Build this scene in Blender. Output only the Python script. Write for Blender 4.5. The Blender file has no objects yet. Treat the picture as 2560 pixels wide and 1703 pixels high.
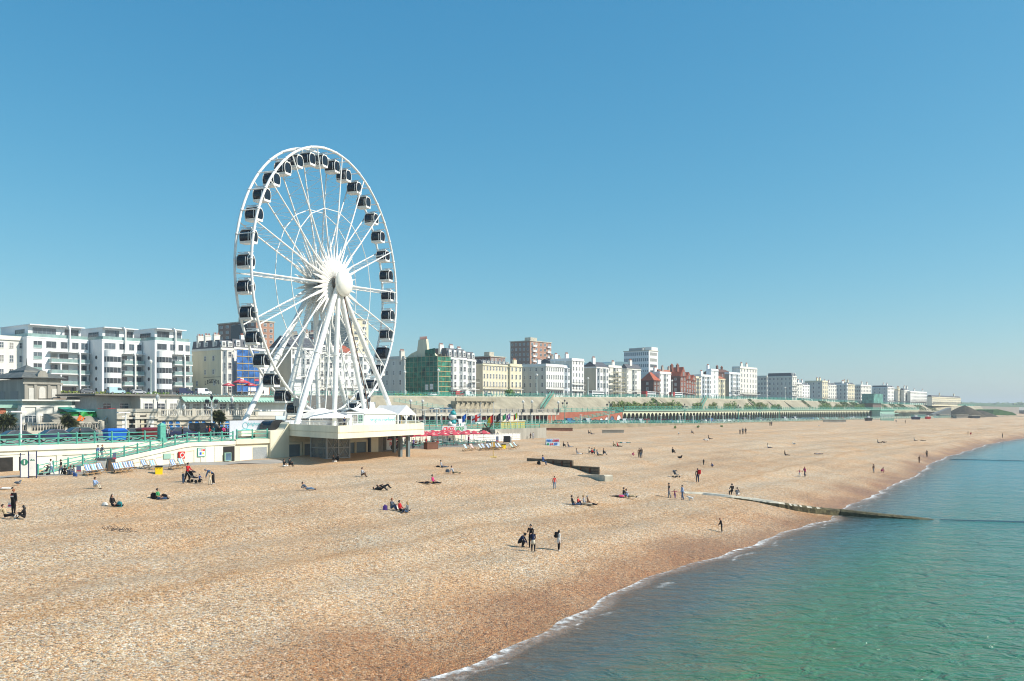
import bpy, bmesh, math, random
import numpy as np
from mathutils import Vector, Matrix, Quaternion
random.seed(7)
R = math.radians
scn = bpy.context.scene
COL = scn.collection

# ---------------------------------------------------------------- camera, sky, sun, exposure
F = 2250.0                      # focal length in photograph pixels (2560 wide)
HY = 1022.0                     # horizon row in the photograph
CZ = 11.5                       # eye height above the water
cam_d = bpy.data.cameras.new('camera')
cam = bpy.data.objects.new('camera', cam_d); COL.objects.link(cam)
cam.location = (0, 0, CZ); cam.rotation_euler = (R(90), 0, 0)
cam_d.sensor_width = 36; cam_d.lens = 36*F/2560
cam_d.shift_y = (HY-851.5)/2560
cam_d.clip_start = .5; cam_d.clip_end = 20000
scn.camera = cam

SUN_EL, SUN_AZ = R(41), R(101)   # azimuth clockwise from +Y (the view direction)
wd = bpy.data.worlds.new('World'); scn.world = wd; wd.use_nodes = True
nt = wd.node_tree; nt.nodes.clear()
sky = nt.nodes.new('ShaderNodeTexSky'); sky.sky_type = 'NISHITA'; sky.sun_disc = False
sky.sun_elevation = SUN_EL; sky.sun_rotation = SUN_AZ
sky.altitude = 0; sky.air_density = 1.0; sky.dust_density = .5; sky.ozone_density = 6.0
bg = nt.nodes.new('ShaderNodeBackground'); bg.inputs['Strength'].default_value = .13
wo = nt.nodes.new('ShaderNodeOutputWorld')
sep = nt.nodes.new('ShaderNodeSeparateColor'); cmb = nt.nodes.new('ShaderNodeCombineColor'); K = .13
nt.links.new(sky.outputs[0], sep.inputs[0])
for i, (g, a) in enumerate(((1.32, .80), (.76, .655), (.54, .605))):   # clear deep blue overhead, pale at the horizon
    m1 = nt.nodes.new('ShaderNodeMath'); m1.operation = 'MULTIPLY'; m1.inputs[1].default_value = K
    m2 = nt.nodes.new('ShaderNodeMath'); m2.operation = 'POWER'; m2.inputs[1].default_value = g
    m3 = nt.nodes.new('ShaderNodeMath'); m3.operation = 'MULTIPLY'; m3.inputs[1].default_value = a/K
    nt.links.new(sep.outputs[i], m1.inputs[0]); nt.links.new(m1.outputs[0], m2.inputs[0]); nt.links.new(m2.outputs[0], m3.inputs[0]); nt.links.new(m3.outputs[0], cmb.inputs[i])
nt.links.new(cmb.outputs[0], bg.inputs[0]); nt.links.new(bg.outputs[0], wo.inputs[0])
sd = bpy.data.lights.new('sun', 'SUN'); sd.energy = 4.2; sd.angle = R(.5); sd.color = (1, .93, .82)
sun = bpy.data.objects.new('sun', sd); COL.objects.link(sun)
sv = Vector((math.cos(SUN_EL)*math.sin(SUN_AZ), math.cos(SUN_EL)*math.cos(SUN_AZ), math.sin(SUN_EL)))
sun.rotation_euler = (-sv).to_track_quat('-Z', 'Y').to_euler()
sun.location = (60, 0, 80)
scn.view_settings.view_transform = 'Standard'; scn.view_settings.look = 'None'
scn.view_settings.exposure = .5; scn.view_settings.gamma = 1
scn.cycles.max_bounces = 6; scn.cycles.transparent_max_bounces = 12; scn.cycles.volume_bounces = 0
scn.cycles.use_denoising = True; scn.cycles.filter_width = 1.1

# ---------------------------------------------------------------- coordinates
# (s, n): s runs along the shore to the east, n runs inland; photograph columns become rays
SD, CD = math.sin(R(38)), math.cos(R(38))
TH = R(52)
def XY(s, n): return (SD*s-CD*n, CD*s+SD*n)
def P(s, n, z=0): x, y = XY(s, n); return Vector((x, y, z))
def SN(x, y): return (SD*x+CD*y, -CD*x+SD*y)
def kx(px): return (px-1280)/F
def s_at(px, n): k = kx(px); return n*(CD+SD*k)/(SD-CD*k)
def Y_at(px, n): return n/(SD-CD*kx(px))
def z_at(py, Y): return CZ+(HY-py)*Y/F
def pix(p): return (1280+F*p[0]/p[1], HY-F*(p[2]-CZ)/p[1])
def n_for(px, s): k = kx(px); return s*(SD-CD*k)/(CD+SD*k)

_sx = [-200, -40, 28, 40, 54, 93, 124, 170, 213, 315, 393, 800, 1300, 2600]
_sn = [20, 24.5, 26.8, 28.2, 30.4, 31.8, 36, 41.8, 48.4, 57.5, 59, 62, 90, 260]
def nsh(s): return float(np.interp(s, _sx, _sn))
_ux = [-400, -60, -20, 0, 7, 17, 30, 42, 60, 300]
_uz = [-5, -4.2, -2.2, 0, 1.45, 2.45, 3.35, 4.35, 4.8, 4.9]
_ex = [-200, 97, 98.5, 165, 167, 230, 560, 900, 1300, 2600]
_en = [101, 101, 120, 120, 168, 168, 166, 124, 110, 240]
def nedge(s): return float(np.interp(s, _ex, _en))
def zprom(s): return float(np.interp(s, [-100, 120, 165, 200, 290, 340, 900], [7.5, 7.4, 6.9, 6.6, 5.8, 5.1, 4.7]))
def zroad(s): return float(np.interp(s, [60, 120, 250, 400, 600, 800, 1500], [15.4, 15.5, 16.1, 17.2, 17.2, 15.6, 13]))
def zb_sn(s, n):
    u = n-nsh(s)
    z = float(np.interp(u, _ux, _uz))
    if u > -3:
        a = min(1, (u+3)/12)
        z += a*(.14*math.sin(u*.42+1.6*math.sin(s*.05))+.07*math.sin(s*.23+u*.11)+.05*math.sin(s*.61-u*.35)+.085*math.sin(u*1.1+s*.09+1.2*math.sin(s*.031)))
    else: a = 0
    z += (.05*math.sin(s*.21+.8*math.sin(s*.07))+.025*math.sin(s*.9+u))*max(0, 1-abs(u)/6)
    return z
def zb(x, y): return zb_sn(*SN(x, y))
def ground_at(px, py):
    """where the ray through a photograph pixel meets the beach"""
    k, h = kx(px), (HY-py)/F
    lo = 20.0
    while lo < 1200 and CZ+h*lo > zb(k*lo, lo): lo += 2.0
    a, b = lo-2, lo
    for _ in range(30):
        m = (a+b)/2
        if CZ+h*m > zb(k*m, m): a = m
        else: b = m
    return Vector((k*a, a, zb(k*a, a)))

# ---------------------------------------------------------------- materials
def newmat(name):
    m = bpy.data.materials.new(name); m.use_nodes = True
    return m, m.node_tree, m.node_tree.nodes['Principled BSDF']
_M = {}
def mat(name, col, rough=.6, var=.12, scale=1.5, metal=0, spec=.4, streak=False, emit=0):
    """plain surface with mottled colour and, for walls, rain streaks"""
    if name in _M: return _M[name]
    m, t, b = newmat(name)
    tc = t.nodes.new('ShaderNodeTexCoord'); mp = t.nodes.new('ShaderNodeMapping')
    mp.inputs['Scale'].default_value = (scale, scale, scale*(.18 if streak else 1))
    no = t.nodes.new('ShaderNodeTexNoise'); no.inputs['Scale'].default_value = 1; no.inputs['Detail'].default_value = 5; no.inputs['Roughness'].default_value = .65
    t.links.new(tc.outputs['Object'], mp.inputs[0]); t.links.new(mp.outputs[0], no.inputs[0])
    cr = t.nodes.new('ShaderNodeValToRGB')
    lo = [max(0, c*(1-var*1.6)) for c in col[:3]]; hi = [min(1, c*(1+var*.7)) for c in col[:3]]
    cr.color_ramp.elements[0].position = .3; cr.color_ramp.elements[0].color = (*lo, 1)
    cr.color_ramp.elements[1].position = .66; cr.color_ramp.elements[1].color = (*hi, 1)
    t.links.new(no.outputs[0], cr.inputs[0]); t.links.new(cr.outputs[0], b.inputs['Base Color'])
    b.inputs['Roughness'].default_value = rough; b.inputs['Metallic'].default_value = metal
    b.inputs['Specular IOR Level'].default_value = spec
    _M[name] = m
    return m
def brickmat(name, c1, c2, mortar, scale=1.0):
    if name in _M: return _M[name]
    m, t, b = newmat(name)
    tc = t.nodes.new('ShaderNodeTexCoord'); mp = t.nodes.new('ShaderNodeMapping'); mp.inputs['Rotation'].default_value = (R(90), 0, 0)
    br = t.nodes.new('ShaderNodeTexBrick'); br.inputs['Scale'].default_value = scale
    br.inputs['Color1'].default_value = (*c1, 1); br.inputs['Color2'].default_value = (*c2, 1); br.inputs['Mortar'].default_value = (*mortar, 1)
    br.inputs['Brick Width'].default_value = .6; br.inputs['Row Height'].default_value = .22; br.inputs['Mortar Size'].default_value = .012
    no = t.nodes.new('ShaderNodeTexNoise'); no.inputs['Scale'].default_value = .35; no.inputs['Detail'].default_value = 6
    mx = t.nodes.new('ShaderNodeMix'); mx.data_type = 'RGBA'; mx.blend_type = 'MULTIPLY'; mx.inputs[0].default_value = .5
    t.links.new(tc.outputs['Object'], mp.inputs[0]); t.links.new(mp.outputs[0], br.inputs[0]); t.links.new(tc.outputs['Object'], no.inputs[0])
    t.links.new(br.outputs[0], mx.inputs[6]); t.links.new(no.outputs[0], mx.inputs[7]); t.links.new(mx.outputs[2], b.inputs['Base Color'])
    b.inputs['Roughness'].default_value = .85
    _M[name] = m
    return m

# ---------------------------------------------------------------- mesh builder
class MB:
    def __init__(s): s.v = []; s.f = []; s.m = []
    def add(s, vs, fs, m=0, T=None):
        o = len(s.v)
        s.v += [tuple(T @ Vector(v)) if T else tuple(v) for v in vs]
        s.f += [tuple(i+o for i in f) for f in fs]; s.m += [m]*len(fs)
        return s
    def box(s, x0, x1, y0, y1, z0, z1, m=0, T=None):
        v = [(x0,y0,z0),(x1,y0,z0),(x1,y1,z0),(x0,y1,z0),(x0,y0,z1),(x1,y0,z1),(x1,y1,z1),(x0,y1,z1)]
        return s.add(v, [(0,3,2,1),(4,5,6,7),(0,1,5,4),(1,2,6,5),(2,3,7,6),(3,0,4,7)], m, T)
    def prism(s, poly, z0, z1, m=0, T=None, top=None):
        n = len(poly); q = top or poly
        v = [(x, y, z0) for x, y in poly]+[(x, y, z1) for x, y in q]
        f = [tuple(range(n))[::-1], tuple(range(n, 2*n))]+[(i, (i+1) % n, n+(i+1) % n, n+i) for i in range(n)]
        return s.add(v, f, m, T)
    def profile(s, prof, y0, y1, m=0, T=None, y0b=None, y1b=None):
        """an outline in x, z pushed through y"""
        n = len(prof)
        v = [(x, y0, z) for x, z in prof]+[(x, y1, z) for x, z in prof]
        f = [tuple(range(n)), tuple(range(n, 2*n))[::-1]]+[(i, n+i, n+(i+1) % n, (i+1) % n) for i in range(n)]
        return s.add(v, f, m, T)
    def tube(s, a, b, r0, r1=None, n=8, m=0, T=None, cap=True):
        a, b = Vector(a), Vector(b); r1 = r0 if r1 is None else r1
        d = (b-a)
        if d.length < 1e-6: return s
        d.normalize(); u = d.orthogonal().normalized(); w = d.cross(u)
        v = []
        for p, r in ((a, r0), (b, r1)):
            for i in range(n):
                t = 2*math.pi*i/n; v.append(p+u*(r*math.cos(t))+w*(r*math.sin(t)))
        f = [(i, (i+1) % n, n+(i+1) % n, n+i) for i in range(n)]
        if cap: f += [tuple(range(n))[::-1], tuple(range(n, 2*n))]
        return s.add(v, f, m, T)
    def path(s, pts, r, n=6, m=0, T=None):
        for a, b in zip(pts, pts[1:]): s.tube(a, b, r, r, n, m, T)
        return s
    def lathe(s, prof, n=16, m=0, T=None):
        """(radius, z) outline turned round z"""
        v = []; f = []
        for r, z in prof:
            for i in range(n): t = 2*math.pi*i/n; v.append((r*math.cos(t), r*math.sin(t), z))
        for k in range(len(prof)-1):
            for i in range(n): f.append((k*n+i, k*n+(i+1) % n, (k+1)*n+(i+1) % n, (k+1)*n+i))
        f += [tuple(range(n))[::-1], tuple(range((len(prof)-1)*n, len(prof)*n))]
        return s.add(v, f, m, T)
    def ball(s, c, r, sx=1, sy=1, sz=1, n=12, m=0, T=None):
        k = n//2
        M = (T or Matrix()) @ Matrix.Translation(c) @ Matrix.Diagonal((sx, sy, sz, 1))
        return s.lathe([(max(.001, r*math.sin(math.pi*i/k)), -r*math.cos(math.pi*i/k)) for i in range(k+1)], n, m, M)
    def quad(s, a, b, c, d, m=0, T=None): return s.add([a, b, c, d], [(0, 1, 2, 3)], m, T)
    def mesh(s, name, mats, smooth=False):
        me = bpy.data.meshes.new(name); me.from_pydata(s.v, [], s.f)
        for x in (mats if isinstance(mats, (list, tuple)) else [mats]): me.materials.append(x)
        if s.m and max(s.m): me.polygons.foreach_set('material_index', s.m)
        if smooth: me.polygons.foreach_set('use_smooth', [True]*len(s.f))
        me.update()
        return me
    def build(s, name, mats, parent=None, smooth=False, loc=None, rz=0):
        return link(name, s.mesh(name, mats, smooth), parent, loc, rz)
def link(name, data, parent=None, loc=None, rz=0):
    o = bpy.data.objects.new(name, data); COL.objects.link(o)
    if parent is not None: o.parent = parent
    if loc is not None: o.location = loc
    if rz: o.rotation_euler = (0, 0, rz)
    return o
def tag(o, label=None, cat=None, group=None, kind=None):
    if label: o['label'] = label
    if cat: o['category'] = cat
    if group: o['group'] = group
    if kind: o['kind'] = kind
    return o
def thing(name, label, cat, loc=(0, 0, 0), rz=0, group=None):
    o = link(name, None, None, loc, rz); o.empty_display_size = .2
    return tag(o, label, cat, group)
def children(o): return KIDS.get(o, [])
def copy_tree(o, parent=None):
    """a thing with its parts and their sub-parts"""
    c = o.copy(); COL.objects.link(c)
    if parent is not None: c.parent = parent; c.matrix_parent_inverse = Matrix()
    for ch in [x for x in o.children]: copy_tree(ch, c)
    return c
def dup(o, label, loc, rz=0, group=None):
    c = copy_tree(o); c.location = loc; c.rotation_euler = (0, 0, rz)
    if label: c['label'] = label
    if group: c['group'] = group
    return c
def recolour(root, old, new):
    """swap a material on a thing's own copies (object-linked slots keep the mesh shared)"""
    for o in [root]+list(root.children_recursive):
        if o.type == 'MESH':
            for sl in o.material_slots:
                if sl.material == old: sl.link = 'OBJECT'; sl.material = new
TEXTS = []
def textmesh(string, size, m, parent, loc, rot, name='lettering', extrude=.02, sx=1.0, align='CENTER', shear=0, bold=0):
    cu = bpy.data.curves.new('lettering', 'FONT'); cu.body = string; cu.size = size; cu.extrude = extrude
    cu.align_x = align; cu.align_y = 'CENTER'; cu.shear = shear; cu.offset = bold; cu.resolution_u = 3
    cu.materials.append(m)
    o = bpy.data.objects.new(name, cu); COL.objects.link(o)
    if parent is not None: o.parent = parent
    o.location = loc; o.rotation_euler = rot; o.scale = (sx, 1, 1)
    TEXTS.append(o)
    return o
S_FACE = (R(90), 0, 0)          # lettering that stands upright on a face looking to local -y
W_FACE = (R(90), 0, R(-90))     # ... and to local -x

ORD = ['first','second','third','fourth','fifth','sixth','seventh','eighth','ninth','tenth','eleventh','twelfth','thirteenth','fourteenth','fifteenth',
       'sixteenth','seventeenth','eighteenth','nineteenth','twentieth']+['twenty-'+w for w in ('first','second','third','fourth','fifth','sixth','seventh','eighth','ninth')]

white = mat('white_paint', (.80, .79, .75), .45, .06)
steel_white = mat('white_steel', (.80, .80, .77), .4, .08)
cream = mat('cream_render', (.80, .76, .62), .75, .10, .4, streak=True)
plat_cream = mat('platform_cream', (.80, .74, .56), .75, .10, .35, streak=True)
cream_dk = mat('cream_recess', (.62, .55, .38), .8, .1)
glass = mat('window_glass', (.045, .06, .075), .08, .35, .7, spec=.8)
glass_b = mat('window_glass_mid', (.10, .14, .17), .06, .4, .5, spec=.9)  # mid-toned pane, picked at random among the glass variants
glass_c = mat('window_curtain', (.34, .33, .30), .25, .3, .9, spec=.6)
glass_blue = mat('blue_glass', (.08, .16, .24), .1, .3, .6, spec=.8)
glass_green = mat('green_glass', (.25, .38, .36), .12, .2, .5, spec=.8)
black = mat('black_paint', (.018, .018, .02), .4, .2)
darkvoid = mat('dark_interior', (.03, .028, .025), .9, .3)
dark_metal = mat('dark_metal', (.06, .065, .07), .5, .2)
grey_metal = mat('grey_metal', (.33, .35, .36), .45, .12)
turq = mat('turquoise_paint', (.12, .43, .33), .45, .12, 3)
turq_pale = mat('pale_green_paint', (.32, .52, .42), .5, .12, 1)
slate = mat('slate_roof', (.10, .105, .12), .7, .2, 1.2)
red_tile = mat('red_roof_tile', (.40, .10, .05), .8, .2, 1.5)
terracotta = mat('terracotta', (.45, .16, .09), .8, .15)
stone = mat('pale_stone', (.56, .52, .43), .85, .14, .5, streak=True)
stone_dk = mat('weathered_stone', (.36, .34, .29), .9, .18, .6, streak=True)
concrete = mat('old_concrete', (.36, .32, .23), .92, .22, .22, streak=True)
concrete_pale = mat('pale_concrete', (.54, .50, .40), .9, .2, .8)
asphalt = mat('asphalt', (.085, .082, .078), .9, .2, .5)
paving = mat('paving', (.27, .25, .22), .9, .15, .4)
timber = mat('weathered_timber', (.17, .135, .095), .9, .3, 2.0)
wood = mat('deckchair_wood', (.45, .28, .13), .6, .2, 4)
brick_red = brickmat('red_brick', (.34, .10, .06), (.26, .075, .045), (.33, .25, .2))
brick_brown = brickmat('brown_brick', (.36, .19, .13), (.30, .15, .10), (.4, .33, .28))
yellow = mat('yellow_plastic', (.85, .62, .01), .4, .06)
red = mat('red_plastic', (.62, .02, .015), .4, .08)
crimson = mat('crimson_canvas', (.56, .07, .10), .7, .08)
orange = mat('orange_plastic', (.85, .16, .01), .5, .08)
blue = mat('blue_plastic', (.01, .12, .52), .4, .1)
navy = mat('navy_paint', (.02, .025, .09), .5, .1)
teal_txt = mat('teal_lettering', (.08, .42, .45), .6, .05)
green_txt = mat('green_lettering', (.02, .30, .10), .6, .05)
red_txt = mat('red_lettering', (.60, .02, .03), .6, .05)
blue_txt = mat('blue_lettering', (.03, .16, .55), .6, .05)
rubber = mat('tyre_rubber', (.02, .02, .02), .85, .1)
alloy = mat('alloy_rim', (.5, .5, .52), .3, .1, metal=.8)
lamp_glass = mat('lamp_glass', (.75, .74, .68), .3, .05)

# ---------------------------------------------------------------- beach, sea bed, water
def beach_material():
    m, t, b = newmat('shingle')
    N, L = t.nodes, t.links
    def nd(k, **kw):
        x = N.new(k)
        for a, v in kw.items():
            if a in x.inputs: x.inputs[a].default_value = v
            else: setattr(x, a, v)
        return x
    def ramp(stops, src, interp='LINEAR'):
        c = N.new('ShaderNodeValToRGB'); c.color_ramp.interpolation = interp
        e = c.color_ramp.elements
        while len(e) < len(stops): e.new(.5)
        for i, (p, col) in enumerate(stops): e[i].position = p; e[i].color = (*col, 1) if len(col) == 3 else col
        L.new(src, c.inputs[0]); return c
    def math_(op, a, bb, clamp=False):
        x = N.new('ShaderNodeMath'); x.operation = op; x.use_clamp = clamp
        for i, q in enumerate((a, bb)):
            if q is None: continue
            if isinstance(q, (int, float)): x.inputs[i].default_value = q
            else: L.new(q, x.inputs[i])
        return x.outputs[0]
    def mixc(f, a, bb, mode='MIX'):
        x = N.new('ShaderNodeMix'); x.data_type = 'RGBA'; x.blend_type = mode
        if isinstance(f, (int, float)): x.inputs[0].default_value = f
        else: L.new(f, x.inputs[0])
        for i, q in ((6, a), (7, bb)):
            if isinstance(q, tuple): x.inputs[i].default_value = q
            else: L.new(q, x.inputs[i])
        return x.outputs[2]
    geo = N.new('ShaderNodeNewGeometry'); pos = geo.outputs['Position']
    ua = N.new('ShaderNodeAttribute'); ua.attribute_name = 'u'; u = ua.outputs['Fac']
    sa = N.new('ShaderNodeAttribute'); sa.attribute_name = 's'; s_ = sa.outputs['Fac']
    # pebbles of two sizes
    v1 = nd('ShaderNodeTexVoronoi', Scale=10.5, Randomness=1.0); L.new(pos, v1.inputs['Vector'])
    v2 = nd('ShaderNodeTexVoronoi', Scale=23.0, Randomness=1.0); L.new(pos, v2.inputs['Vector'])
    sep1 = N.new('ShaderNodeSeparateColor'); L.new(v1.outputs['Color'], sep1.inputs[0])
    sep2 = N.new('ShaderNodeSeparateColor'); L.new(v2.outputs['Color'], sep2.inputs[0])
    peb = [(0, (.02, .02, .022)), (.09, (.10, .085, .07)), (.2, (.42, .20, .07)), (.36, (.55, .34, .165)), (.54, (.65, .47, .28)), (.70, (.72, .59, .41)), (.80, (.26, .28, .28)), (.87, (.50, .47, .41)), (.94, (.90, .85, .74))]
    c1 = ramp(peb, sep1.outputs[0]); c2 = ramp(peb, sep2.outputs[1])
    big = mixc(.4, c1.outputs[0], c2.outputs[0])
    # broad bands and patches that run along the shore
    cmb = N.new('ShaderNodeCombineXYZ'); L.new(math_('MULTIPLY', s_, .018), cmb.inputs[0]); L.new(math_('MULTIPLY', u, .13), cmb.inputs[1])
    nb = nd('ShaderNodeTexNoise', Scale=1.0, Detail=6.0, Roughness=.62); L.new(cmb.outputs[0], nb.inputs['Vector'])
    band = ramp([(.32, (.80, .735, .67)), (.44, (.97, .93, .88)), (.54, (1.0, .985, .96)), (.68, (1.10, 1.13, 1.14))], nb.outputs[0])
    nb2 = nd('ShaderNodeTexNoise', Scale=.16, Detail=5.0, Roughness=.6); L.new(pos, nb2.inputs['Vector'])
    patch = ramp([(.30, (1.02, .90, .78)), (.55, (1, 1, 1)), (.72, (.94, 1.0, 1.06))], nb2.outputs[0])
    col = mixc(1.0, mixc(1.0, big, band.outputs[0], 'MULTIPLY'), patch.outputs[0], 'MULTIPLY')
    # higher on the berm the stones are finer and sandier
    berm = ramp([(0, (0, 0, 0)), (1, (1, 1, 1))], math_('DIVIDE', math_('SUBTRACT', u, 26), 40, True))
    col = mixc(math_('MULTIPLY', berm.outputs[0], .55), col, mixc(1.0, (.57, .415, .27, 1), patch.outputs[0], 'MULTIPLY'))
    # wet, darker and browner stones by the water, in scallops
    nw = nd('ShaderNodeTexNoise', Scale=.11, Detail=3.0); L.new(pos, nw.inputs['Vector'])
    uw = math_('ADD', u, math_('MULTIPLY', math_('SUBTRACT', nw.outputs[0], .5), 12))
    wet = ramp([(0, (1, 1, 1)), (.25, (.75, .75, .75)), (.55, (.25, .25, .25)), (1, (0, 0, 0))], math_('DIVIDE', uw, 8.5, True))
    wc = mixc(1.0, col, (.66, .46, .30, 1), 'MULTIPLY')
    col = mixc(wet.outputs[0], col, wc)
    # strand line: a thin trail of brown weed and pale shell across the slope
    dsl = math_('ABSOLUTE', math_('SUBTRACT', math_('ADD', u, math_('MULTIPLY', math_('SUBTRACT', nb2.outputs[0], .5), 3.0)), 15.0), None)
    sl = ramp([(0, (1, 1, 1)), (.16, (0, 0, 0))], math_('DIVIDE', dsl, 5, True))
    col = mixc(math_('MULTIPLY', sl.outputs[0], .38), col, (.36, .19, .07, 1))
    col = mixc(1.0, col, (1.03, 1.0, .965, 1), 'MULTIPLY')
    L.new(col, b.inputs['Base Color'])
    b.inputs['Roughness'].default_value = .8; b.inputs['Specular IOR Level'].default_value = .3
    rr = ramp([(0, (.8, .8, .8)), (1, (.32, .32, .32))], wet.outputs[0]); L.new(rr.outputs[0], b.inputs['Roughness'])
    # relief: stones, footprints, ridges
    nf = nd('ShaderNodeTexNoise', Scale=1.5, Detail=4.0, Roughness=.6); L.new(pos, nf.inputs['Vector'])
    nf2 = nd('ShaderNodeTexNoise', Scale=5.0, Detail=2.0); L.new(pos, nf2.inputs['Vector'])
    h = math_('ADD', math_('MULTIPLY', v1.outputs['Distance'], -.06), math_('MULTIPLY', v2.outputs['Distance'], -.025))
    h = math_('ADD', h, math_('MULTIPLY', nf.outputs[0], .22))
    h = math_('ADD', h, math_('MULTIPLY', nf2.outputs[0], .06))
    bp = nd('ShaderNodeBump', Strength=.9, Distance=1.0); L.new(h, bp.inputs['Height']); L.new(bp.outputs[0], b.inputs['Normal'])
    return m

def water_material():
    m, t, b = newmat('sea_water')
    N, L = t.nodes, t.links
    def math_(op, a, bb, clamp=False):
        x = N.new('ShaderNodeMath'); x.operation = op; x.use_clamp = clamp
        for i, q in enumerate((a, bb)):
            if q is None: continue
            if isinstance(q, (int, float)): x.inputs[i].default_value = q
            else: L.new(q, x.inputs[i])
        return x.outputs[0]
    def ramp(stops, src):
        c = N.new('ShaderNodeValToRGB'); e = c.color_ramp.elements
        while len(e) < len(stops): e.new(.5)
        for i, (p, col) in enumerate(stops): e[i].position = p; e[i].color = (*col, 1)
        L.new(src, c.inputs[0]); return c.outputs[0]
    geo = N.new('ShaderNodeNewGeometry'); pos = geo.outputs['Position']
    ua = N.new('ShaderNodeAttribute'); ua.attribute_name = 'u'; u = ua.outputs['Fac']
    n0 = N.new('ShaderNodeTexNoise'); n0.inputs['Scale'].default_value = .09; n0.inputs['Detail'].default_value = 4; L.new(pos, n0.inputs[0])
    off = math_('MULTIPLY', u, -1)
    dep = math_('DIVIDE', math_('ADD', off, math_('MULTIPLY', math_('SUBTRACT', n0.outputs[0], .5), 6)), 60, True)
    colr = ramp([(0, (.12, .105, .08)), (.08, (.07, .105, .10)), (.20, (.055, .165, .085)), (.5, (.03, .165, .10)), (1, (.012, .19, .18))], dep)
    sa = N.new('ShaderNodeAttribute'); sa.attribute_name = 's'      # sky reflection painted in: base colour turns from green to blue eastward
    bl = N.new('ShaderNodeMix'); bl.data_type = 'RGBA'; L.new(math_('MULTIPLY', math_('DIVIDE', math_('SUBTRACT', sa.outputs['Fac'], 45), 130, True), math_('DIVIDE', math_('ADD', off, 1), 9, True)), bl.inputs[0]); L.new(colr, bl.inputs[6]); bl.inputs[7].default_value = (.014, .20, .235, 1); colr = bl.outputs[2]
    # foam: broken white lines where the wash meets the stones
    mp = N.new('ShaderNodeMapping'); mp.inputs['Scale'].default_value = (.8, .8, .8); L.new(pos, mp.inputs[0])
    nfm = N.new('ShaderNodeTexNoise'); nfm.inputs['Scale'].default_value = 2.2; nfm.inputs['Detail'].default_value = 8; nfm.inputs['Roughness'].default_value = .7; L.new(mp.outputs[0], nfm.inputs[0])
    nln = N.new('ShaderNodeTexNoise'); nln.inputs['Scale'].default_value = .12; nln.inputs['Detail'].default_value = 3; L.new(pos, nln.inputs[0])
    fa = N.new('ShaderNodeAttribute'); fa.attribute_name = 'depth'; dpt = fa.outputs['Fac']
    edge = math_('SUBTRACT', 1, math_('DIVIDE', math_('SUBTRACT', dpt, .0), .14), True)
    fo = math_('MULTIPLY', edge, math_('MULTIPLY', math_('SUBTRACT', nfm.outputs[0], .32), math_('MULTIPLY', nln.outputs[0], 8)), True)
    line2 = math_('SUBTRACT', 1, math_('DIVIDE', math_('ABSOLUTE', math_('SUBTRACT', math_('ADD', off, math_('MULTIPLY', math_('SUBTRACT', nln.outputs[0], .5), 9)), 2.2), None), .35), True)
    fo2 = math_('MULTIPLY', math_('MULTIPLY', line2, math_('MULTIPLY', math_('SUBTRACT', nfm.outputs[0], .44), 5), True), math_('GREATER_THAN', nln.outputs[0], .52))
    foam = math_('MAXIMUM', fo, fo2)
    mx = N.new('ShaderNodeMix'); mx.data_type = 'RGBA'; L.new(foam, mx.inputs[0]); L.new(colr, mx.inputs[6]); mx.inputs[7].default_value = (.82, .82, .80, 1)
    L.new(mx.outputs[2], b.inputs['Base Color'])
    b.inputs['IOR'].default_value = 1.33; b.inputs['Specular IOR Level'].default_value = .40
    rg = ramp([(0, (.10, .10, .10)), (1, (.9, .9, .9))], foam); L.new(rg, b.inputs['Roughness'])
    al = ramp([(0, (.25, .25, .25)), (.25, (.72, .72, .72)), (.65, (.96, .96, .96)), (1, (1, 1, 1))], math_('DIVIDE', dpt, .9, True))
    L.new(math_('MAXIMUM', al, foam), b.inputs['Alpha'])
    # wind waves: crests lie roughly along the shore, several sizes
    def wave(sc, ang, det, dist=0):
        q = N.new('ShaderNodeMapping'); q.inputs['Rotation'].default_value = (0, 0, R(ang)); q.inputs['Scale'].default_value = (sc*.62, sc, 1)
        L.new(pos, q.inputs[0])
        w = N.new('ShaderNodeTexNoise'); w.inputs['Scale'].default_value = 1; w.inputs['Detail'].default_value = det; w.inputs['Roughness'].default_value = .6; w.inputs['Distortion'].default_value = dist
        L.new(q.outputs[0], w.inputs[0]); return w.outputs[0]
    h = math_('MULTIPLY', wave(.22, -20, 2, .3), .60)
    h = math_('ADD', h, math_('MULTIPLY', wave(.85, -14, 3, .9), .52))
    h = math_('ADD', h, math_('MULTIPLY', wave(2.3, -26, 4, .8), .15))
    calm = ramp([(0, (.30, .30, .30)), (1, (1, 1, 1))], math_('DIVIDE', off, 14, True))
    bp = N.new('ShaderNodeBump'); bp.inputs['Distance'].default_value = 1; L.new(h, bp.inputs['Height'])
    L.new(math_('MULTIPLY', calm, 1.0), bp.inputs['Strength']); L.new(bp.outputs[0], b.inputs['Normal'])
    return m

def grid_sn(name, ss, us, zf, m, kind='structure', attrs=('u', 's'), base=nsh, smooth=True):
    v = []; A = {a: [] for a in attrs}
    for s in ss:
        b0 = base(s)
        for u in us:
            n = b0+u; z = zf(s, n); x, y = XY(s, n); v.append((x, y, z))
            if 'u' in A: A['u'].append(n-nsh(s))
            if 's' in A: A['s'].append(s)
            if 'depth' in A: A['depth'].append(max(-.3, z-zb_sn(s, n)))
    w = len(us)
    f = [(i*w+j, (i+1)*w+j, (i+1)*w+j+1, i*w+j+1) for i in range(len(ss)-1) for j in range(w-1)]
    me = bpy.data.meshes.new(name); me.from_pydata(v, [], f); me.materials.append(m)
    for a, d in A.items():
        at = me.attributes.new(a, 'FLOAT', 'POINT'); at.data.foreach_set('value', d)
    if smooth: me.polygons.foreach_set('use_smooth', [True]*len(f))
    o = link(name, me); o['kind'] = kind
    return o
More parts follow.
